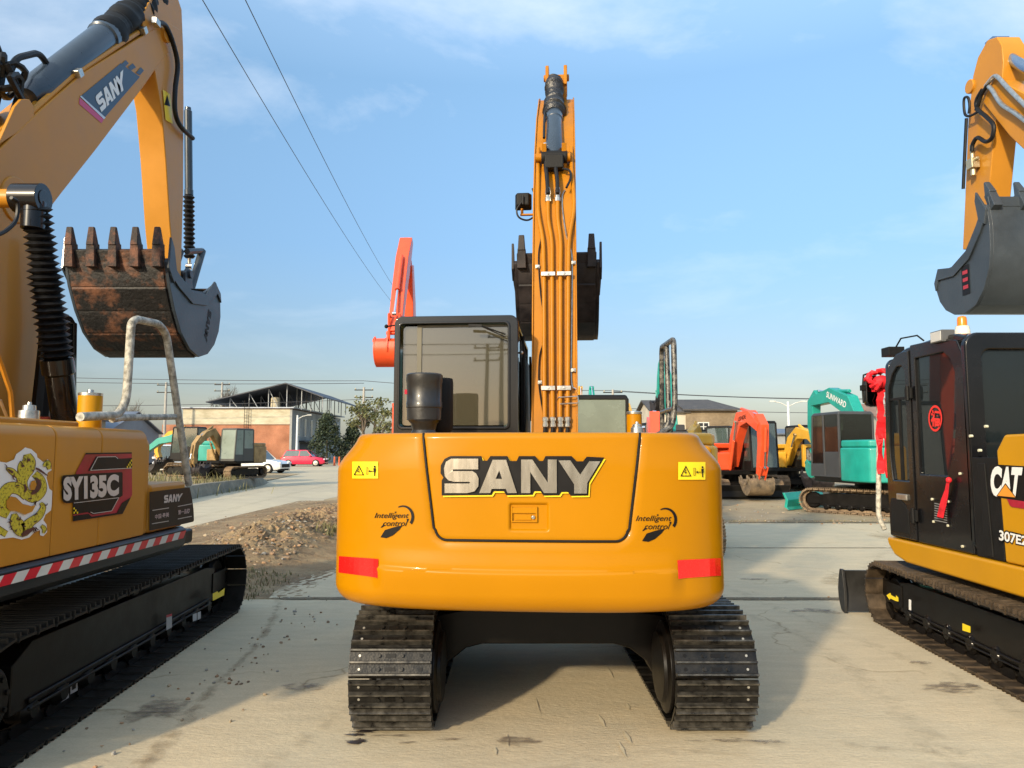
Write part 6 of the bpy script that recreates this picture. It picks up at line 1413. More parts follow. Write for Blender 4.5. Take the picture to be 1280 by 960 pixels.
yx = far_excavator('excavator', (10.75, 29.5, 0), radians(188), FYEL, 'yellow excavator with an open engine bay between the red orange machine and the teal one', boom=[(.35, 1.05, .14), (.9, 1.9, .22), (1.4, 2.2, .22), (2.2, 2.1, .16), (3.1, 1.5, .1)], arm=[(2.9, 1.75, .08), (3.15, 1.45, .14), (3.1, 1.1, .12), (2.8, .75, .08)])
b = MB(); ringframe(b, rrect(-1.0, .05, .92, 1.78, .06), rrect(-.88, -.07, 1.06, 1.66, .04), 1.16, 1.30); eb_ = b.build('engine_bay_frame', FYEL, yx, bev=.02)
b = MB(); b.box(-.9, -.05, 1.17, 1.20, 1.04, 1.68); b.obox((-.5, 1.22, 1.3), (.5, .12, .3)); b.cyl((-.7, 1.24, 1.1), (-.3, 1.24, 1.55), .05, 8); b.cyl((-.3, 1.24, 1.12), (-.75, 1.24, 1.5), .035, 8); b.build('engine', pmat('engine_grime', (.05, .048, .045), .5, var=.9, scale=9, col2=(.25, .25, .24), amt=.2), eb_)
far_excavator('excavator', (8.15, 31, 0), radians(150), FYEL, 'dusty yellow excavator half hidden behind the red orange machine on the ground', boom=[(.35, 1.05, .14), (.8, 1.9, .22), (1.3, 2.4, .22), (1.9, 2.2, .16), (2.5, 1.5, .1)], arm=[(2.35, 1.8, .08), (2.55, 1.5, .14), (2.5, 1.1, .12), (2.3, .75, .08)])
far_excavator('excavator', (8.6, 36, 0), radians(120), TEAL, 'teal excavator cab peeping past the right shoulder of the middle machine', boom=[(.35, 1.05, .14), (.8, 1.7, .22), (1.3, 2.0, .22), (1.9, 1.8, .16), (2.5, 1.3, .1)], arm=[(2.35, 1.6, .08), (2.55, 1.3, .14), (2.5, 1.0, .12), (2.3, .75, .08)])
far_excavator('excavator', (1.95, 12.2, 0), radians(0), FYEL, 'yellow excavator with black square cab just right of the middle boom', boom=[(.35, 1.05, .14), (.8, 1.9, .20), (1.3, 2.2, .20), (2.1, 2.1, .16), (3.0, 1.3, .1)], arm=[(2.8, 1.5, .08), (3.0, 1.2, .14), (3.0, 1.0, .12), (2.7, .75, .08)], boom_x=.02, cabs=.965, rear=pmat('green_grey_pane', (.17, .20, .165), .25, coat=.5))
far_excavator('excavator', (4.0, 20.5, 0), radians(172), RAMB, 'red orange excavator seen through the wrapped rail of the middle machine', boom=[(.35, 1.05, .14), (.8, 1.8, .22), (1.2, 2.2, .22), (1.8, 2.1, .16), (2.5, 1.7, .1)], arm=[(2.3, 2.45, .10), (2.6, 1.9, .15), (2.6, 1.4, .12), (2.3, .75, .08)], cabs=.62)
HB2 = [(.35, 1.1, .12), (.6, 2.4, .18), (.85, 3.4, .19), (1.1, 4.2, .15), (1.5, 4.85, .10)]; HA2 = [(1.35, 5.05, .07), (1.6, 4.75, .12), (1.75, 4.3, .11), (1.9, 3.5, .07)]
far_excavator('excavator', (5.65, 26.5, 0), radians(8), TEAL, 'teal excavator whose thin raised boom shows between the wrapped rails', boom=HB2, arm=HA2)
far_excavator('excavator', (4.25, 40, 0), radians(3), TEAL, 'teal excavator far off with only its boom tip above the black square cab', boom=HB2, arm=HA2)
far_excavator('excavator', (4.0, 44, 0), radians(3), FYEL, 'yellow excavator far off beside the far teal boom tip', boom=HB2, arm=[(a + .0, z + .35, h) for a, z, h in HA2])
far_excavator('excavator', (-11.75, 31.8, .39), radians(160), DUSTY, 'small dusty brown excavator with dark cab on the raised yard by the brick building', s=.82, boom=[(.35, 1.05, .14), (.9, 1.9, .2), (1.3, 2.35, .2), (1.75, 2.2, .16), (2.3, 1.75, .11)], arm=[(2.1, 2.1, .09), (2.4, 1.7, .14), (2.5, 1.2, .13), (2.45, .75, .08)], cabm=pmat('cab_dust_grey', (.07, .068, .06), .6), gm=pmat('milky_pane', (.22, .26, .22), .3))
far_excavator('excavator', (-14.4, 35, .36), radians(85), TEAL, 'teal excavator with a black cab behind the small dusty excavator', s=.9, boom=[(.35, 1.1, .14), (.9, 1.75, .2), (1.4, 2.0, .2), (2.4, 1.8, .16), (3.2, 1.2, .11)], arm=[(3.1, 1.5, .09), (3.3, 1.2, .14), (3.3, 1.0, .13), (3.1, .75, .08)])
far_excavator('excavator', (-16.5, 40, .34), radians(70), FYEL, 'orange yellow excavator boom arching behind the left handrail', s=.95, boom=[(.35, 1.1, .14), (.9, 2.0, .2), (1.4, 2.35, .2), (2.4, 2.2, .16), (3.2, 1.6, .11)], arm=[(3.1, 1.9, .09), (3.3, 1.5, .14), (3.3, 1.2, .13), (3.1, .85, .08)])

# ------------------------------------------------------------------ cars
def car(name, loc, rz, paint, label, L=4.4, Wd=1.84, H=1.66, cat='car'):
    r = empty(name, loc, rz); tag(r, label, cat, 'parked cars')
    h = H; g = .22
    b = MB()   # body by stations along the length: (x, half width, belt z)
    st = [(-L / 2, .70, .62, .45), (-L / 2 + .10, .84, .86, .30), (-L / 2 + .55, .90, .98, g), (-.6, Wd / 2, 1.00, g), (.5, Wd / 2, .99, g), (L * .28, .89, .93, g), (L / 2 - .25, .84, .80, g + .02), (L / 2 - .03, .72, .62, .32)]
    rows = []
    for x, w, zt, zb in st:
        rows.append([b.bm.verts.new((x, y, z)) for y, z in ((-w * .92, zb), (-w, zb + .15), (-w, (zb + zt) / 2), (-w * .97, zt - .06), (-w * .90, zt), (w * .90, zt), (w * .97, zt - .06), (w, (zb + zt) / 2), (w, zb + .15), (w * .92, zb))])
    for a, c in zip(rows, rows[1:]):
        for i in range(10): b._f([a[i], a[(i + 1) % 10], c[(i + 1) % 10], c[i]])
    b._f(rows[0]); b._f(rows[-1][::-1]); b.build('body', paint, r, bev=.02)
    b = MB(); w = Wd / 2 - .08
    lo = [(-L / 2 + .22, .96), (L * .22, .94)]; hi = [(-L / 2 + .55, h - .02), (.38, h - .03)]
    b.hexa([(lo[0][0], -w, .95), (lo[1][0], -w, .93), (lo[1][0], w, .93), (lo[0][0], w, .95), (hi[0][0], -w + .16, h - .05), (hi[1][0], -w + .16, h - .05), (hi[1][0], w - .16, h - .05), (hi[0][0], w - .16, h - .05)]); b.build('window', GLASSF, r, bev=.03)
    b = MB(); b.hexa([(hi[0][0] - .06, -w + .13, h - .08), (hi[1][0] + .08, -w + .13, h - .08), (hi[1][0] + .08, w - .13, h - .08), (hi[0][0] - .06, w - .13, h - .08), (hi[0][0] + .08, -w + .22, h), (hi[1][0] - .1, -w + .22, h), (hi[1][0] - .1, w - .22, h), (hi[0][0] + .08, w - .22, h)])
    for sd in (-1, 1):
        for xa_, xb_ in ((lo[0][0], hi[0][0]), (-.35, -.28), (lo[1][0], hi[1][0])):
            b.hexa([(xa_ - .05, sd * (w + .012), .95), (xa_ + .05, sd * (w + .012), .95), (xa_ + .05, sd * (w - .02), .95), (xa_ - .05, sd * (w - .02), .95), (xb_ - .04, sd * (w - .148), h - .06), (xb_ + .04, sd * (w - .148), h - .06), (xb_ + .04, sd * (w - .18), h - .06), (xb_ - .04, sd * (w - .18), h - .06)])
    b.build('roof', paint, r, bev=.02)
    for x in (-L / 2 + .82, L / 2 - .85):
        for sd in (-1, 1):
            b = MB(); y0 = sd * (Wd / 2 - .22); y1 = sd * (Wd / 2 + .01); b.lathe((x, y0, .34), (x, y1, .34), [(0, .30), (.02, .34), (.20, .34), (.225, .30)], 20); wh = b.build('wheel', RUBBER, r)
            b = MB(); b.lathe((x, y0, .34), (x, y1 + sd * .01, .34), [(.20, .23), (.235, .22), (.237, .08), (.245, .05)], 18); b.build('rim', STEEL, wh)
    b = MB()
    for sd in (-1, 1): b.obox((L / 2 - .10, sd * .62, .70), (.14, .30, .13), rz=-sd * .35); 
    b.build('headlight', pmat('headlamp' + name + str(rz), (.7, .72, .75), .1), r, bev=.02)
    b = MB(); b.obox((L / 2 - .02, 0, .52), (.06, 1.0, .24)); b.box(-L / 2 + .1, L / 2 - .12, -.8, .8, .18, .24); b.build('grille', BLACKM, r, bev=.01)
    b = MB()
    for sd in (-1, 1): b.obox((-L / 2 + .08, sd * .66, .82), (.12, .26, .16))
    b.build('tail_light', RED, r, bev=.02)
    b = MB()
    for sd in (-1, 1): b.obox((.78, sd * (Wd / 2 + .06), 1.02), (.12, .16, .12))
    b.build('wing_mirror', paint, r, bev=.02)
CARW = pmat('car_white', (.75, .75, .73), .25, coat=.8, var=.03); CARR = pmat('car_red', (.62, .015, .06), .25, coat=.8, var=.04)
car('parked_car', (-20.3, 74, 0), 0, CARR, 'red car parked side on in front of the brick building', L=4.3, H=1.6)
car('parked_car', (-17.6, 52, 0), radians(-12), CARW, 'white car parked behind the small dusty excavator', L=4.5, H=1.6)
car('parked_car', (-20.6, 46, .1), radians(-75), CARW, 'white car facing the camera behind the left handrail', L=4.6, H=1.8)

# ------------------------------------------------------------------ buildings
def brick_mat(name, c1, c2, mort, sc=5., rough=.9):
    m, nt, b = base_mat(name); L = nt.links.new; tc = nd(nt, 'ShaderNodeTexCoord'); sx_ = nd(nt, 'ShaderNodeSeparateXYZ'); cb = nd(nt, 'ShaderNodeCombineXYZ'); L(tc.outputs['Object'], sx_.inputs[0])
    ad = nd(nt, 'ShaderNodeMath', operation='ADD'); L(sx_.outputs[0], ad.inputs[0]); L(sx_.outputs[1], ad.inputs[1]); L(ad.outputs[0], cb.inputs[0]); L(sx_.outputs[2], cb.inputs[1])
    br = nd(nt, 'ShaderNodeTexBrick'); br.inputs['Scale'].default_value = sc; br.inputs['Color1'].default_value = (*c1, 1); br.inputs['Color2'].default_value = (*c2, 1); br.inputs['Mortar'].default_value = (*mort, 1); br.inputs['Mortar Size'].default_value = .015; L(cb.outputs[0], br.inputs['Vector'])
    no = nd(nt, 'ShaderNodeTexNoise'); no.inputs['Scale'].default_value = .5; no.inputs['Detail'].default_value = 9; L(tc.outputs['Object'], no.inputs['Vector'])
    cr = nd(nt, 'ShaderNodeValToRGB'); cr.color_ramp.elements[0].position = .35; cr.color_ramp.elements[0].color = (.62, .58, .54, 1); cr.color_ramp.elements[1].position = .65; cr.color_ramp.elements[1].color = (1.1, 1.1, 1.1, 1); L(no.outputs['Fac'], cr.inputs[0])
    mx = nd(nt, 'ShaderNodeMixRGB'); mx.blend_type = 'MULTIPLY'; mx.inputs[0].default_value = 1; L(br.outputs[0], mx.inputs[1]); L(cr.outputs[0], mx.inputs[2]); L(mx.outputs[0], b.inputs['Base Color']); b.inputs['Roughness'].default_value = rough
    return m
BRICK = brick_mat('red_brick', (.40, .145, .075), (.46, .19, .10), (.36, .25, .17))
CREAM = pmat('cream_render', (.50, .44, .30), .9, var=.22, scale=.7, stretch=(1, 1, 3), col2=(.62, .56, .42))
STAINW = pmat('stained_render', (.30, .31, .30), .9, var=.3, scale=.5, stretch=(1, 1, .4), col2=(.46, .46, .43))
TILE = pmat('dark_roof_tile', (.075, .070, .068), .85, var=.3, scale=2)
SHEETM = pmat('roof_sheet', (.16, .18, .22), .5, metal=.3, var=.2, scale=1)
SHEETL = pmat('roof_sheet_pale', (.34, .38, .44), .5, metal=.2, var=.2, scale=1)
BROWNR = brick_mat('brown_stone', (.24, .185, .12), (.31, .24, .155), (.20, .16, .11), 3.)
WFR = pmat('window_frame_white', (.60, .60, .56), .5)
DKGL = pmat('dark_window', (.02, .025, .03), .1, coat=.5)
bd = empty('brick_building', (-25.1, 85, 0)); tag(bd, 'long red brick building with a cream band at the top and grey side wall', 'building')
b = MB(); b.box(-14.4, 0, 0, .3, 0, 4.45); b.box(-14.4, -14.1, .3, 24, 0, 4.4); b.box(-14.4, 0, 23.7, 24, 0, 6.1); b.build('front_wall', BRICK, bd)
b = MB(); b.box(-12.1, .0, -.02, .3, 4.45, 6.2); b.build('cream_band', CREAM, bd); b = MB(); b.box(-12.2, .1, -.12, .34, 6.2, 6.3); b.box(-12.1, .02, -.06, .3, 4.40, 4.5); b.build('coping', pmat('coping_brown', (.24, .15, .10), .9), bd)
b = MB(); b.box(0, .25, -.02, 24, 0, 6.15); b.build('side_wall', STAINW, bd)
for k in range(8):
    y = 2.2 + 2.8 * k; b = MB(); b.box(.252, .30, y, y + .85, 3.2, 5.3); wdw = b.build('window', WFR, bd); b = MB(); b.box(.30, .31, y + .08, y + .77, 3.3, 5.2); b.build('pane', DKGL, wdw)
b = MB(); b.box(.252, .9, 3, 9, 2.5, 2.7); b.box(.252, .3, 3.3, 8.7, 0, 2.45); b.build('doorway', pmat('door_dark', (.03, .03, .03), .7), bd)
b = MB(); b.hexa([(-12.5, -.3, 6.3), (.5, -.3, 6.3), (.9, 24, 6.3), (-12.5, 24, 6.3), (-12.5, -.3, 6.42), (.5, -.3, 6.42), (.9, 24, 6.42), (-12.5, 24, 6.42)]); b.build('roof', SHEETL, bd)
b = MB()
for x in (-5.05, -4.55): b.tube([(x, -.3, 0), (x, -.3, 7.2)], .03, 5)
for k in range(20): b.tube([(-5.05, -.3, .4 + .34 * k), (-4.55, -.3, .4 + .34 * k)], .018, 4)
b.build('ladder', FRAMEB, bd)
b = MB(); b.lathe((-2.3, 2, 6.42), (-2.3, 2, 9), [(0, .5), (.1, .55), (1.2, .50), (1.3, .2)], 14); b.build('water_tank', CREAM, bd)
cn = empty('canopy', (-25.1, 86, 0)); tag(cn, 'open steel sheet gable canopy on posts above the brick building roof', 'canopy')
b = MB(); le, apx, re = (-9.6, 6.95), (-.6, 9.1), (3.7, 7.5); yb0, yb1 = -1.0, 21
for (xa_, za_), (xb_, zb_) in ((le, apx), (apx, re)): b.hexa([(xa_, yb0, za_), (xb_, yb0, zb_), (xb_, yb1, zb_), (xa_, yb1, za_), (xa_, yb0, za_ + .12), (xb_, yb0, zb_ + .12), (xb_, yb1, zb_ + .12), (xa_, yb1, za_ + .12)])
b.build('canopy_sheet', pmat('sheet_dark', (.055, .06, .075), .6, var=.15, scale=1), cn)
PGR = pmat('post_grey', (.38, .40, .42), .5)
def zr(x): return le[1] + (x - le[0]) * (apx[1] - le[1]) / (apx[0] - le[0]) if x < apx[0] else apx[1] + (x - apx[0]) * (re[1] - apx[1]) / (re[0] - apx[0])
for y in (0, 4, 8, 12, 16, 20):
    for x in (-9.2, -7.2, -5.0, -2.8, -.7, 1.0, 3.4): b = MB(); b.tube([(x, y, 5.4 if x < 0 else 6.2), (x, y, zr(x))], .06, 5); b.build('post', PGR, cn)
    for x in (-7.2, -5.0, -2.8): b = MB(); b.tube([(x + 1.5, y, 5.6), (x, y, zr(x))], .045, 5); b.build('brace', PGR, cn)
# lean sheds and houses
def house(name, x0, x1, y0, y1, ze, zr_, wall, roof, label, ridge='x', hip=0., cat='house'):
    r = empty(name, (x0, y0, 0)); tag(r, label, cat); w, d = x1 - x0, y1 - y0
    b = MB(); b.box(0, w, 0, d, 0, ze)
    b.build('wall', wall, r)
    if ridge == 'x':
        b = MB(); b.px_([(.02, ze), (d - .02, ze), (d / 2, zr_ - .06)], .02, w - .02) if not hip else None
        if not hip: b.build('gable', wall, r)
        b = MB(); v = [(-.3, -.4, ze - .05), (w + .3, -.4, ze - .05), (w + .3 - hip, d / 2, zr_), (-.3 + hip * 0, d / 2, zr_)]
        b.hexa([*v, *[(x, y, z + .12) for x, y, z in v]]); v2 = [(-.3, d / 2, zr_), (w + .3 - hip, d / 2, zr_), (w + .3, d + .4, ze - .05), (-.3, d + .4, ze - .05)]; b.hexa([*v2, *[(x, y, z + .12) for x, y, z in v2]])
        if hip: b.poly([(w + .3, -.4, ze + .07), (w + .3, d + .4, ze + .07), (w + .3 - hip, d / 2, zr_ + .12)])
    else:
        b = MB(); b.py_([(0.02, ze), (w - .02, ze), (w / 2, zr_ - .06)], .02, d - .02); b.build('gable', wall, r)
        b = MB()
        for (xa_, za_), (xb_, zb_) in (((-.3, ze - .1), (w / 2, zr_)), ((w / 2, zr_), (w + .3, ze - .1))): b.hexa([(xa_, -.3, za_), (xb_, -.3, zb_), (xb_, d + .3, zb_), (xa_, d + .3, za_), (xa_, -.3, za_ + .12), (xb_, -.3, zb_ + .12), (xb_, d + .3, zb_ + .12), (xa_, d + .3, za_ + .12)])
    b.build('roof', roof, r); return r
def window(r, x, y, z, w, h, facing=-1, n=2):
    b = MB(); b.box(x - w / 2, x + w / 2, y - .06, y - .005, z, z + h); f = b.build('window', WFR, r)
    for k in range(n): b = MB(); ww = (w - .1) / n; b.box(x - w / 2 + .05 + ww * k + .04, x - w / 2 + .05 + ww * (k + 1) - .04, y - .07, y - .061, z + .08, z + h * .62); b.box(x - w / 2 + .05 + ww * k + .04, x - w / 2 + .05 + ww * (k + 1) - .04, y - .07, y - .061, z + h * .68, z + h - .08); b.build('pane', DKGL, f)
h1 = house('house', 13.9, 18.0, 60, 68, 4.75, 5.75, BROWNR, TILE, 'brown stone house with small white framed window and dark tiled roof on the right', hip=1.6)
window(h1, 1.35, 0, 2.75, .92, 1.05)
h2 = house('house', 11.3, 13.9, 60.2, 67.8, 4.6, 5.7, pmat('cream_wall', (.52, .47, .38), .9, var=.15, scale=.6), TILE, 'cream walled end of the house row seen behind the wrapped rail')
house('shed', 20.5, 33, 72, 80, 3.1, 3.6, pmat('grey_wall', (.30, .31, .31), .9, var=.15, scale=.4), SHEETM, 'long low grey shed behind the yellow machine on the right', cat='shed')
h3 = house('house', 30.5, 42, 62, 70, 4.0, 5.5, pmat('pale_wall', (.50, .47, .40), .9, var=.15, scale=.4), pmat('rust_tile', (.24, .15, .11), .9, var=.2, scale=2), 'pale house with reddish roof behind the red ribbons', cat='house')
h4 = house('shed', -52, -37.5, 70, 80, 3.3, 5.3, pmat('grey_blue_wall', (.24, .26, .29), .8, var=.15, scale=.4), SHEETM, 'grey sheet roofed shed left of the brick building', cat='shed')
h5 = house('house', -44.5, -37.8, 62, 70, 4.3, 6.1, pmat('tan_wall', (.36, .30, .22), .9, var=.15, scale=.4), TILE, 'dark roofed house above the yellow filler cap at the far left', ridge='y')
for q in (1.5, 4.): window(h3, q, 0, 1.8, 1.0, 1.1)
window(h5, 3.3, 0, 2.2, 1.2, 1.2)

# ------------------------------------------------------------------ trees
BARK = pmat('bark', (.11, .085, .06), .9, var=.3, scale=6, bump=.5)
def leafm(name, c, c2): 
    m = pmat(name, c, .6, var=.35, scale=.9, col2=c2, amt=.3); return m
LEAF1 = leafm('leaf_olive', (.075, .085, .025), (.16, .16, .05)); LEAF2 = leafm('leaf_dark', (.022, .040, .022), (.05, .07, .03)); LEAF3 = leafm('leaf_pale', (.11, .12, .045), (.20, .20, .08))
def limbs(mb, p, d, L, r, depth, tips, spread=.5, n=3):
    q = p + d * L; mid = p.lerp(q, .5) + Vector((random.uniform(-1, 1), random.uniform(-1, 1), 0)) * L * .06
    mb.tube([p, mid, q], [r, r * .82, r * .62], 5, caps=False)
    if depth == 0: tips.append(q); return
    for k in range(n if depth > 1 else 2):
        e = (d + Vector((random.uniform(-1, 1), random.uniform(-1, 1), random.uniform(-.2, .6))) * spread).normalized()
        limbs(mb, p.lerp(q, random.uniform(.65, 1)), e, L * random.uniform(.6, .85), r * .58, depth - 1, tips, spread, n)
def tree(name, x, y, h, w, leaf, label, seed, leaves=70, ls=.16, depth=4, z0=0., cat='tree', group=None, zc=.45, conif=False):
    random.seed(seed); r = empty(name, (x, y, z0)); tag(r, label, cat, group)
    tr_ = MB(); tips = []
    if conif:
        tr_.tube([(0, 0, 0), (0, 0, h * .9)], [.16, .03], 6)
        for k in range(leaves): 
            t = random.random() ** .8; a = random.uniform(0, 6.3); rr_ = w / 2 * (1 - t) ** .7 * random.uniform(.5, 1.1); tips.append(Vector((rr_ * cos(a), rr_ * sin(a), h * (.08 + .9 * t))))
    else:
        limbs(tr_, Vector((0, 0, 0)), Vector((0, 0, 1)), h * .30, h * .022 + .03, depth, tips, .62)
    if tips and not conif:
        mz = max(t.z for t in tips); mx_ = max(max(abs(t.x), abs(t.y)) for t in tips)
        for v in tr_.bm.verts: v.co.z *= h * .95 / mz; f = (w / 2) / mx_; v.co.x *= f if v.co.z > h * .2 else 1; v.co.y *= f if v.co.z > h * .2 else 1
        tips = [Vector((t.x * (w / 2) / mx_, t.y * (w / 2) / mx_, t.z * h * .95 / mz)) for t in tips]
    tr_.build('trunk', BARK, r)
    if leaf:
        b = MB()
        for t in tips:
            cr_ = random.uniform(.35, .75) * (w / 6)
            for k in range(leaves if not conif else 16):
                o = Vector((random.gauss(0, .5), random.gauss(0, .5), random.gauss(0, .4))) * cr_; c = t + o; a = Vector((random.uniform(-1, 1), random.uniform(-1, 1), random.uniform(-1, 1))).normalized(); u = a.orthogonal().normalized() * ls * random.uniform(.5, 1); v = a.cross(u).normalized() * ls * random.uniform(.4, .8)
                b.quad(c - u, c - v * .8, c + u, c + v * .8)
        b.build('crown', leaf, r, smooth=False, recalc=False)
    return r
tree('tree', -14.6, 76, 6.9, 6.4, LEAF1, 'olive green bushy tree left of the middle machine cab', 3, leaves=26, ls=.20, depth=4)
tree('tree', -13.2, 71, 4.6, 4.0, LEAF3, 'pale green lower tree in front of the olive green tree', 5, leaves=26, ls=.17, depth=3)
tree('tree', -20.6, 84, 5.6, 4.6, LEAF2, 'dark evergreen at the end of the brick building', 8, leaves=260, ls=.17, conif=True)
tree('tree', -18.2, 86, 4.6, 3.6, LEAF2, 'lower dark evergreen between the dark evergreen and the olive tree', 9, leaves=220, ls=.17, conif=True)
tree('bare_tree', -37.5, 98, 11.2, 7, None, 'bare winter tree behind the brick building', 12, depth=6)
tree('bare_tree', -50, 96, 8.8, 6, None, 'bare winter tree behind the left handrail', 14, depth=6)
tree('bare_tree', 29.5, 66, 5.2, 4.0, None, 'bare tree between the teal machine and red ribbons', 15, depth=5)
tree('bare_tree', 24.3, 78, 5.4, 4.4, None, 'bare tree behind the long low shed', 16, depth=5)
random.seed(30); b = MB()
for i in range(26000):
    x = random.uniform(-260, 260); y = 170 + random.gauss(0, 3); hh = 4.2 + 2.2 * noise.noise(Vector((x * .06, 0, 0))) + 1.3 * noise.noise(Vector((x * .3, 3, 0))); z = random.uniform(0, max(1., hh)); s_ = .6
    u = Vector((random.uniform(-1, 1), random.uniform(-.5, .5), random.uniform(-1, 1))) * s_; v = Vector((random.uniform(-1, 1), random.uniform(-.5, .5), random.uniform(-1, 1))) * s_; c = Vector((x, y, z)); b.quad(c - u, c - v, c + u, c + v)
tag(b.build('distant_trees', leafm('leaf_far', (.07, .08, .055), (.12, .12, .08)), None, smooth=False, recalc=False), kind='stuff')

# ------------------------------------------------------------------ poles, lamps, wires
POLEM = pmat('pole_concrete', (.38, .36, .32), .9, var=.1); WIREM = pmat('wire_dark', (.05, .05, .055), .6)
def pole(x, y, h, label, arms=(.0, -.8), group='utility poles'):
    r = empty('utility_pole', (x, y, 0)); tag(r, label, 'utility pole', group)
    b = MB(); b.tube([(0, 0, 0), (0, 0, h)], [.19, .12], 10); b.build('pole', POLEM, r)
    b = MB()
    for a in arms: b.box(-1.0, 1.0, -.05, .05, h + a - .35, h + a - .25)
    cr = b.build('crossarm', FRAMEB, r)
    b = MB()
    for a in arms:
        for q in (-.9, 0., .9): b.lathe((q, 0, h + a - .25), (q, 0, h + a + 1), [(0, .05), (.04, .08), (.08, .04), (.12, .08), (.18, .03)], 8)
    b.build('insulator', CREAM, cr); return r
def wire(a, c, sag, label, r=.012, group='overhead wires'):
    a, c = Vector(a), Vector(c); b = MB(); n = 24
    b.tube([a.lerp(c, i / n) - Vector((0, 0, sag * 4 * (i / n) * (1 - i / n))) for i in range(n + 1)], r, 5)
    tag(b.build('overhead_wire', WIREM, None), label, 'wire', group)
p1 = W(455, 484, 80); pole(p1.x, 80, p1.z, 'utility pole above the olive green tree left of the cab')
p2 = W(766, 487, 78); pole(p2.x, 78, p2.z, 'utility pole right of the middle boom')
p3 = W(208, 478, 82); pole(p3.x, 82, p3.z, 'thin utility pole behind the left handrail')
p4 = W(503, 372, 62); pole(p4.x, 62, p4.z, 'tall utility pole hidden behind the middle cab carrying the diagonal wires', arms=(0,))
p5 = W(278, 478, 96); pole(p5.x, 96, p5.z, 'slim utility pole among the bare branches above the brick building')
for (xa_, ya_, Ya), (xc_, yc_, Yc), sg, lb in (((-60, 468, 80), (455, 476, 80), .2, 'upper wire crossing the sky behind the left handrail'), ((-60, 474, 80.5), (455, 479, 80.5), .25, 'second wire crossing the sky just under the upper one'), ((-60, 506, 82), (455, 499, 82), .35, 'lower wire crossing behind the left handrail'),
        ((455, 476, 80), (766, 488, 78), .3, 'wire running from the olive tree pole to the pole right of the boom'), ((455, 499, 82), (766, 510, 79), .3, 'low wire running behind the cab between the two poles'),
        ((766, 488, 78), (1340, 488, 84), .9, 'upper wire crossing the sky on the right'), ((766, 489, 78.5), (1340, 494, 85), .7, 'second wire crossing the sky on the right'), ((766, 510, 79), (1340, 516, 80), .3, 'lowest wire crossing above the red orange machine')):
    wire(W(xa_, ya_, Ya), W(xc_, yc_, Yc), sg, lb, r=.030)
wire(W(245, -14, 14), W(499, 388, 62), .5, 'left diagonal wire coming down toward the cab', r=.010)
wire(W(300, -14, 14), W(503, 374, 62), .5, 'right diagonal wire coming down toward the cab', r=.010)
def lamp(x, y, h, label, arms=(-1, 1)):
    r = empty('street_lamp', (x, y, 0)); tag(r, label, 'street lamp'); b = MB(); b.tube([(0, 0, 0), (0, 0, h)], [.14, .10], 10); b.build('post', pmat('lamp_white' + str(x), (.62, .66, .68), .5), r)
    for s_ in arms: b = MB(); b.tube([(0, 0, h - .4), (s_ * .6, 0, h - .1), (s_ * 1.1, 0, h)], .04, 6); b.obox((s_ * 1.25, 0, h + .02), (.5, .18, .09)); b.build('lamp_arm', WFR, r, bev=.01)
q = W(985, 502, 60); lamp(q.x, 60, q.z, 'white twin armed street lamp standing over the grey shed')
q = W(372, 519, 80); lamp(q.x, 80, q.z, 'pale lamp post at the corner of the brick building', arms=(1,))
for i, px in enumerate((418, 424, 431)):
    q = G(px, 582); b = MB(); b.lathe((q.x, q.y, 0), (q.x, q.y, 2), [(0, .14), (.05, .14), (.06, .10), (.85, .09), (.92, .04)], 12)
    o = b.build('bollard', pmat('bollard_orange%d' % i, (.60, .12, .04), .6), None); tag(o, ('orange bollard nearest the red car', 'middle one of the three orange bollards beyond the road', 'orange bollard nearest the middle machine')[i], 'bollard', 'orange bollards by the evergreens')
# poles standing behind the photographer, mirrored in the cab window
pole(-7.6, -38, 9.5, 'utility pole standing behind the camera', arms=(0, -.9)); pole(-9.2, -41, 9.2, 'utility pole standing behind the camera, farther one', arms=(0, -.9))
for k, z in enumerate((8.9, 8.2)): wire((-40, -40, z + 1), (35, -40, z + 1.2), 1.0, ('upper', 'lower')[k] + ' wire behind the camera mirrored in the cab window', r=.03)
random.seed(31); b = MB()
for i in range(9000):
    x = random.uniform(-90, 70); y = -70 + random.gauss(0, 2); hh = 3.4 + 1.8 * noise.noise(Vector((x * .08, 0, 9))); z = random.uniform(0, max(1., hh)); u = Vector((random.uniform(-1, 1), random.uniform(-.5, .5), random.uniform(-1, 1))) * .5; v = Vector((random.uniform(-1, 1), random.uniform(-.5, .5), random.uniform(-1, 1))) * .5; c = Vector((x, y, z)); b.quad(c - u, c - v, c + u, c + v)
tag(b.build('hedge_row', LEAF1, None, smooth=False, recalc=False), kind='stuff')

# ------------------------------------------------------------------ light, sky, camera
w = bpy.data.worlds.new('World'); SC.world = w; w.use_nodes = True; nt = w.node_tree; L = nt.links.new
bg = nt.nodes['Background']; sky = nd(nt, 'ShaderNodeTexSky'); sky.sky_type = 'NISHITA'; sky.sun_disc = False; sky.sun_elevation = SUN_EL; sky.sun_rotation = atan2(-SUN_AZ[0], -SUN_AZ[1]); sky.air_density = 1.0; sky.dust_density = 1.2; sky.ozone_density = 2.0
tc = nd(nt, 'ShaderNodeTexCoord'); sp = nd(nt, 'ShaderNodeSeparateXYZ'); L(tc.outputs['Generated'], sp.inputs[0])
zc_ = nd(nt, 'ShaderNodeMath', operation='ADD'); zc_.inputs[1].default_value = .12; L(sp.outputs[2], zc_.inputs[0])
dx_ = nd(nt, 'ShaderNodeMath', operation='DIVIDE'); L(sp.outputs[0], dx_.inputs[0]); L(zc_.outputs[0], dx_.inputs[1])
dy_ = nd(nt, 'ShaderNodeMath', operation='DIVIDE'); L(sp.outputs[1], dy_.inputs[0]); L(zc_.outputs[0], dy_.inputs[1])
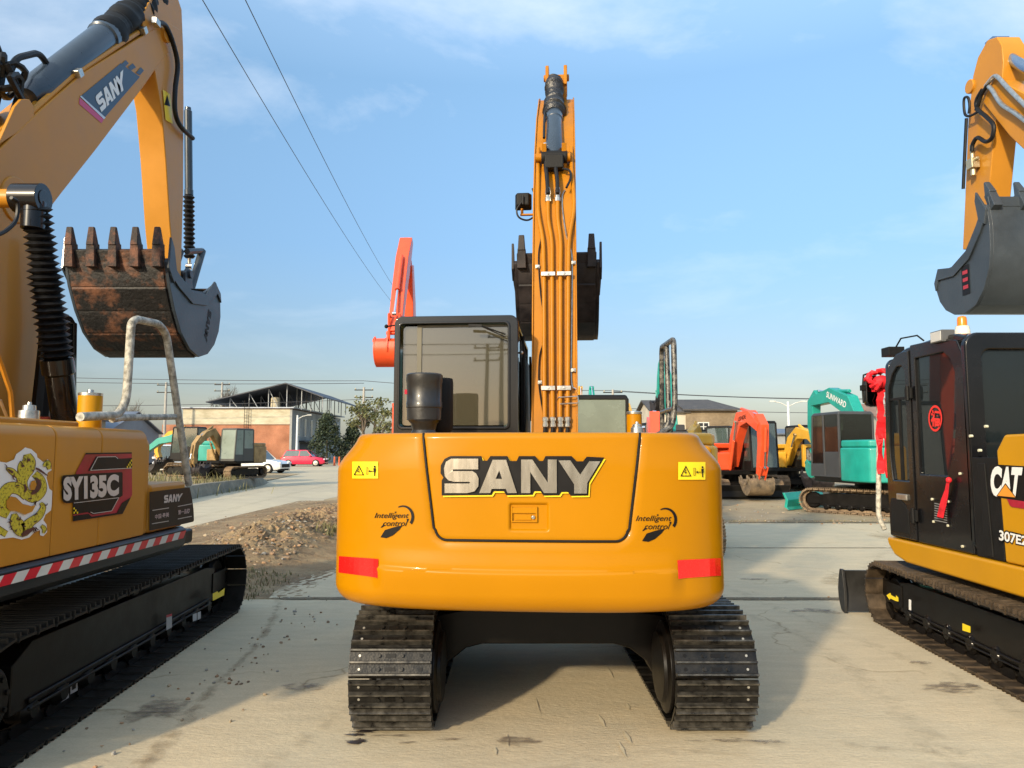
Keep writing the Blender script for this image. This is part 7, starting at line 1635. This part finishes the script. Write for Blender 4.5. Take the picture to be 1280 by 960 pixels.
cb = nd(nt, 'ShaderNodeCombineXYZ'); L(dx_.outputs[0], cb.inputs[0]); L(dy_.outputs[0], cb.inputs[1]); cb.inputs[2].default_value = 4.0
no = nd(nt, 'ShaderNodeTexNoise'); no.inputs['Scale'].default_value = 1.15; no.inputs['Detail'].default_value = 9; no.inputs['Roughness'].default_value = .58; no.inputs['Distortion'].default_value = .3; L(cb.outputs[0], no.inputs['Vector'])
cr = nd(nt, 'ShaderNodeMapRange'); cr.inputs['From Min'].default_value = .53; cr.inputs['From Max'].default_value = .80; cr.inputs['To Max'].default_value = .62; L(no.outputs['Fac'], cr.inputs['Value'])
ce = nd(nt, 'ShaderNodeMapRange'); ce.inputs['From Min'].default_value = .12; ce.inputs['From Max'].default_value = .46; ce.inputs['To Min'].default_value = .12; L(sp.outputs[2], ce.inputs['Value'])
cm = nd(nt, 'ShaderNodeMath', operation='MULTIPLY'); L(cr.outputs[0], cm.inputs[0]); L(ce.outputs[0], cm.inputs[1])
mx = nd(nt, 'ShaderNodeMixRGB'); L(cm.outputs[0], mx.inputs[0]); L(sky.outputs[0], mx.inputs[1]); mx.inputs[2].default_value = (8.6, 8.4, 8.2, 1)
gr_ = nd(nt, 'ShaderNodeValToRGB'); el_ = gr_.color_ramp.elements
el_[0].position = 0.; el_[0].color = (.17, .18, .23, 1); el_[1].position = 1.; el_[1].color = (1.7, 1.4, 1.05, 1)
for ps, c_ in ((.06, (.215, .197, .205)), (.14, (.235, .238, .258)), (.26, (.28, .32, .355)), (.45, (.42, .47, .475)), (.62, (.95, .88, .78))):
    e_ = el_.new(ps); e_.color = (*c_, 1)
L(sp.outputs[2], gr_.inputs[0]); g2 = nd(nt, 'ShaderNodeMixRGB'); g2.blend_type = 'MULTIPLY'; g2.inputs[0].default_value = 1.; L(sky.outputs[0], g2.inputs[1]); L(gr_.outputs[0], g2.inputs[2])
g3 = nd(nt, 'ShaderNodeMixRGB'); g3.blend_type = 'MULTIPLY'; g3.inputs[0].default_value = 1.; L(g2.outputs[0], g3.inputs[1]); g3.inputs[2].default_value = (1.66, 1.62, 1.52, 1)
L(g3.outputs[0], mx.inputs[1]); mx.inputs[2].default_value = (3.6, 3.7, 3.8, 1)
L(mx.outputs[0], bg.inputs['Color']); bg.inputs['Strength'].default_value = .15
sl = bpy.data.lights.new('sun', 'SUN'); sl.energy = 2.0; sl.angle = radians(2.6); sl.color = (1., .83, .58); so_ = bpy.data.objects.new('sun', sl); COL.objects.link(so_)
so_.rotation_euler = Vector((SUN_AZ[0] * cos(SUN_EL), SUN_AZ[1] * cos(SUN_EL), -sin(SUN_EL))).to_track_quat('-Z', 'Y').to_euler(); so_.location = (0, 0, 30)
cd = bpy.data.cameras.new('camera'); cam = bpy.data.objects.new('camera', cd); COL.objects.link(cam); cam.location = (0, 0, CAM_H); cam.rotation_euler = (pi / 2 + PITCH, 0, 0)
cd.sensor_width = 36; cd.lens = F_PX / 1280 * 36; cd.clip_end = 3000; cd.clip_start = .05; SC.camera = cam
SC.view_settings.view_transform = 'Standard'; SC.view_settings.look = 'None'; SC.view_settings.exposure = 1.28; SC.view_settings.gamma = 1
SC.cycles.max_bounces = 7; SC.cycles.glossy_bounces = 3; SC.cycles.transparent_max_bounces = 14; SC.cycles.use_denoising = True; SC.cycles.caustics_reflective = False; SC.cycles.caustics_refractive = False
